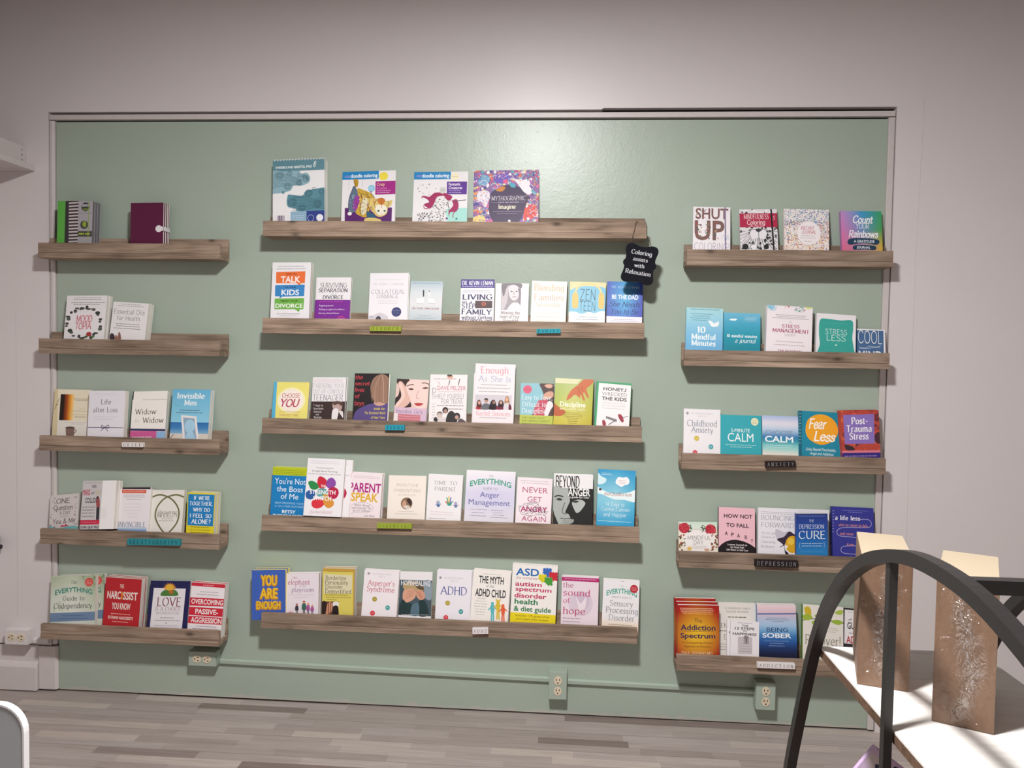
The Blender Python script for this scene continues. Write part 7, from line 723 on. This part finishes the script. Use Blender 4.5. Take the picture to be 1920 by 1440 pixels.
def kraft_material():
    m, nt, b = mat('brown_kraft_board'); k = NT(nt); tc = k.n('ShaderNodeTexCoord')
    n1 = k.noise(k.mapped(tc.outputs['Object'], (30, 30, 6)), 1, 4); c = k.ramp(n1, [(.3, (.190, .106, .062)), (.7, (.255, .150, .094))])
    k.l(c, b.inputs['Base Color']); b.inputs['Roughness'].default_value = .6; return m
def film_material():
    m = bpy.data.materials.new('clear_shrink_film'); m.use_nodes = True; nt = m.node_tree; nt.nodes.clear(); k = NT(nt)
    out = k.n('ShaderNodeOutputMaterial'); tr = k.n('ShaderNodeBsdfTransparent'); tr.inputs[0].default_value = (.97, .97, .97, 1); gl = k.n('ShaderNodeBsdfGlossy'); gl.inputs['Roughness'].default_value = .12
    df = k.n('ShaderNodeBsdfDiffuse'); df.inputs[0].default_value = (.75, .75, .78, 1)
    tc = k.n('ShaderNodeTexCoord'); n1 = k.noise(k.mapped(tc.outputs['Object'], (60, 60, 34)), 1.0, 3, .5, 1.2)
    bp = k.n('ShaderNodeBump'); bp.inputs['Strength'].default_value = 1.0; bp.inputs['Distance'].default_value = .02; k.l(n1, bp.inputs['Height']); k.l(bp.outputs[0], gl.inputs['Normal'])
    crease = k.ramp(n1, [(.47, (0, 0, 0)), (.50, (1, 1, 1)), (.53, (0, 0, 0))])
    m1 = k.n('ShaderNodeMixShader'); msk = k.n('ShaderNodeAttribute', attribute_name='Col', attribute_type='GEOMETRY'); k.l(k.math('MULTIPLY_ADD', msk.outputs['Fac'], .20, .035), m1.inputs[0]); k.l(tr.outputs[0], m1.inputs[1]); k.l(gl.outputs[0], m1.inputs[2])
    m2 = k.n('ShaderNodeMixShader'); k.l(k.math('MULTIPLY', k.math('MULTIPLY', crease, .30), msk.outputs['Fac']), m2.inputs[0]); k.l(m1.outputs[0], m2.inputs[1]); k.l(df.outputs[0], m2.inputs[2])
    k.l(m2.outputs[0], out.inputs['Surface']); return m
M_KRAFT = kraft_material(); M_FILM = film_material(); M_LIT_LID = plain('lit_kraft_lid', (.47, .385, .275), .6, vary=.05)  # lid paler than the carton: light on the box top put into its colour
def wrapped_box(corner, yaw, w, d, h, label):
    root = thing('wrapped_box', label, 'box', corner, (0, 0, math.radians(yaw)), 'brown boxes on the arched table')
    s = MB(); s.box(0, w, 0, d, .0006, h-.003); s.build('carton', M_KRAFT, root, None, None, .0015)
    s = MB(); s.box(.0005, w-.0005, .0005, d-.0005, h-.0028, h); s.build('lid', M_LIT_LID, root)
    # crumpled film over the front, its bulge following the window of the box
    s = MB(); nx, nz = 18, 44; vs = []; cs = []; rn = random.Random(int(w*1e5+yaw)); ph = [rn.uniform(0, 6) for _ in range(6)]
    for j in range(nz+1):
        for i in range(nx+1):
            u, v = i/nx, j/nz; cu = .52+.10*math.sin(7*v+ph[3])
            pat = max(0, 1-abs(u-cu)/(.16+.13*abs(math.sin(5*v+ph[4]))))*min(1, 6*v, 5*(1-v))
            bul = pat*(.0016*math.sin(21*u+13*v+ph[0])+.0016*math.sin(37*v-16*u+ph[1])+.0011*math.sin(29*u+41*v+ph[2])+.0040)
            vs.append((u*w, -.0009-bul, .002+v*(h-.003))); g = min(1, pat*1.3); cs.append((g, g, g, 1))
    fs = [(j*(nx+1)+i, j*(nx+1)+i+1, (j+1)*(nx+1)+i+1, (j+1)*(nx+1)+i) for j in range(nz) for i in range(nx)]
    s.solid(vs, fs); s.c = [[cs[i] for i in f] for f in fs]; s.build('plastic_film', M_FILM, root, None, None, 0, True)
wrapped_box((2.552, -1.399, TZ), -17.5, .0885, .200, .2525, 'wrapped brown box standing behind the black vertical post of the arched table')
wrapped_box((2.6255, -1.540, TZ), -27.5, .0915, .215, .2525, 'wrapped brown box under the sloping arch, set nearer the table middle')
# a picture book tilted on the table's lower shelf
pb = thing('picture_book', 'lilac and red picture book tilted on the lower shelf of the arched table', 'book', (2.5935, -1.3220, .4455), (0, math.radians(36), 0))
s = MB(); s.box(-.062, .062, .0011, .0089, .002, .133, srgb('e6e0d8')); s.build('page_block', M_PAGES, pb)
s = MB(); s.prism([(-.065, 0), (.065, 0), (.065, .001), (-.0635, .001), (-.0635, .009), (.065, .009), (.065, .010), (-.065, .010)], 'z', 0, .135, srgb('d0b4dc')); r2 = random.Random(4)
cc = MB()
fakeb = dict(W=.13, H=.135, Hv=.135, ops=[('M', 'e8d0ee dcbce8 efe0f2 e0c8ea f0e4f2 d8b8e4 c8e8e0 d0ece6 d0ece6'), ('S', '4a4a78', [200, 120, 280, 130, 340, 120, 360, 150, 290, 165, 220, 150]), ('S', '3a3a58', [420, 60, 520, 40, 600, 80, 520, 110, 450, 100]), ('S', 'a83a4a', [450, 110, 560, 90, 640, 130, 620, 200, 520, 210, 460, 170]), ('S', '3f5a9a', [560, 60, 680, 50, 720, 110, 640, 130]), ('S', 'e8dce0', [40, 120, 200, 100, 380, 140, 360, 260, 160, 300, 40, 240]), ('S', '4a4a68', [180, 200, 300, 180, 340, 240, 240, 270]), ('N', 0, 0, 1000, 1000, 40, 30, 'e0c0e4 c8b0dc f0e4f0 d8a0c0 bfe0d8', 3)])
art(cc, fakeb, r2); off = len(s.v); s.v += [(x-.065, y, z) for x, y, z in cc.v]; s.f += [tuple(i+off for i in f) for f in cc.f]; s.c += cc.c; s.m += cc.m
s.build('cover', M_PRINT, pb)

# ---------------------------------------------------------------- white chair, its back to us
root = thing('plastic_chair', 'white chair seen from behind, only its rounded back showing', 'chair', (.925, -1.75, 0))
def rrect(w, h, r, n=8):
    out = []
    for cx, cz, a0 in ((w/2-r, h/2-r, 0), (-w/2+r, h/2-r, 90), (-w/2+r, -h/2+r, 180), (w/2-r, -h/2+r, 270)):
        out += [(cx+r*math.cos(math.radians(a0+90*i/n)), cz+r*math.sin(math.radians(a0+90*i/n))) for i in range(n+1)]
    return out
s = MB(); o_ = rrect(.43, .32, .045); i_ = rrect(.424, .314, .042); n_ = len(o_)
vs = [(x, y, z+.64) for y in (0, .012) for q in (o_, i_) for x, z in q]
fs = []
for k in range(n_):
    a, b2 = k, (k+1) % n_
    fs += [(b2, a, n_+a, n_+b2), (2*n_+a, 2*n_+b2, 3*n_+b2, 3*n_+a), (a, b2, 2*n_+b2, 2*n_+a), (n_+b2, n_+a, 3*n_+a, 3*n_+b2)]
s.solid(vs, fs); s.build('back_rim', M_CHAIR, root, None, None, 0)
s = MB(); s.prism([(x, z+.64) for x, z in rrect(.4236, .3136, .0418)], 'y', .0008, .0112); s.build('back_panel', M_CHAIR_SHADE, root)
s = MB(); s.prism([(x, y) for x, y in rrect(.43, .36, .05)], 'z', .415, .432); s.build('seat', M_CHAIR, root, (0, .19, 0), None, .003)
for sx in (-1, 1):
    s = MB(); s.tube([(sx*.17, .007, .50), (sx*.175, .015, .46), (sx*.175, .04, .414)], .013, 8); s.build('back_support', M_CHAIR, root, None, None, 0, True)
    for yy in (.05, .33):
        s = MB(); s.tube([(sx*.17, yy, .416), (sx*.195, yy+(.03 if yy > .2 else -.03), .0)], .014, 8); s.build('leg', M_CHAIR, root, None, None, 0, True)
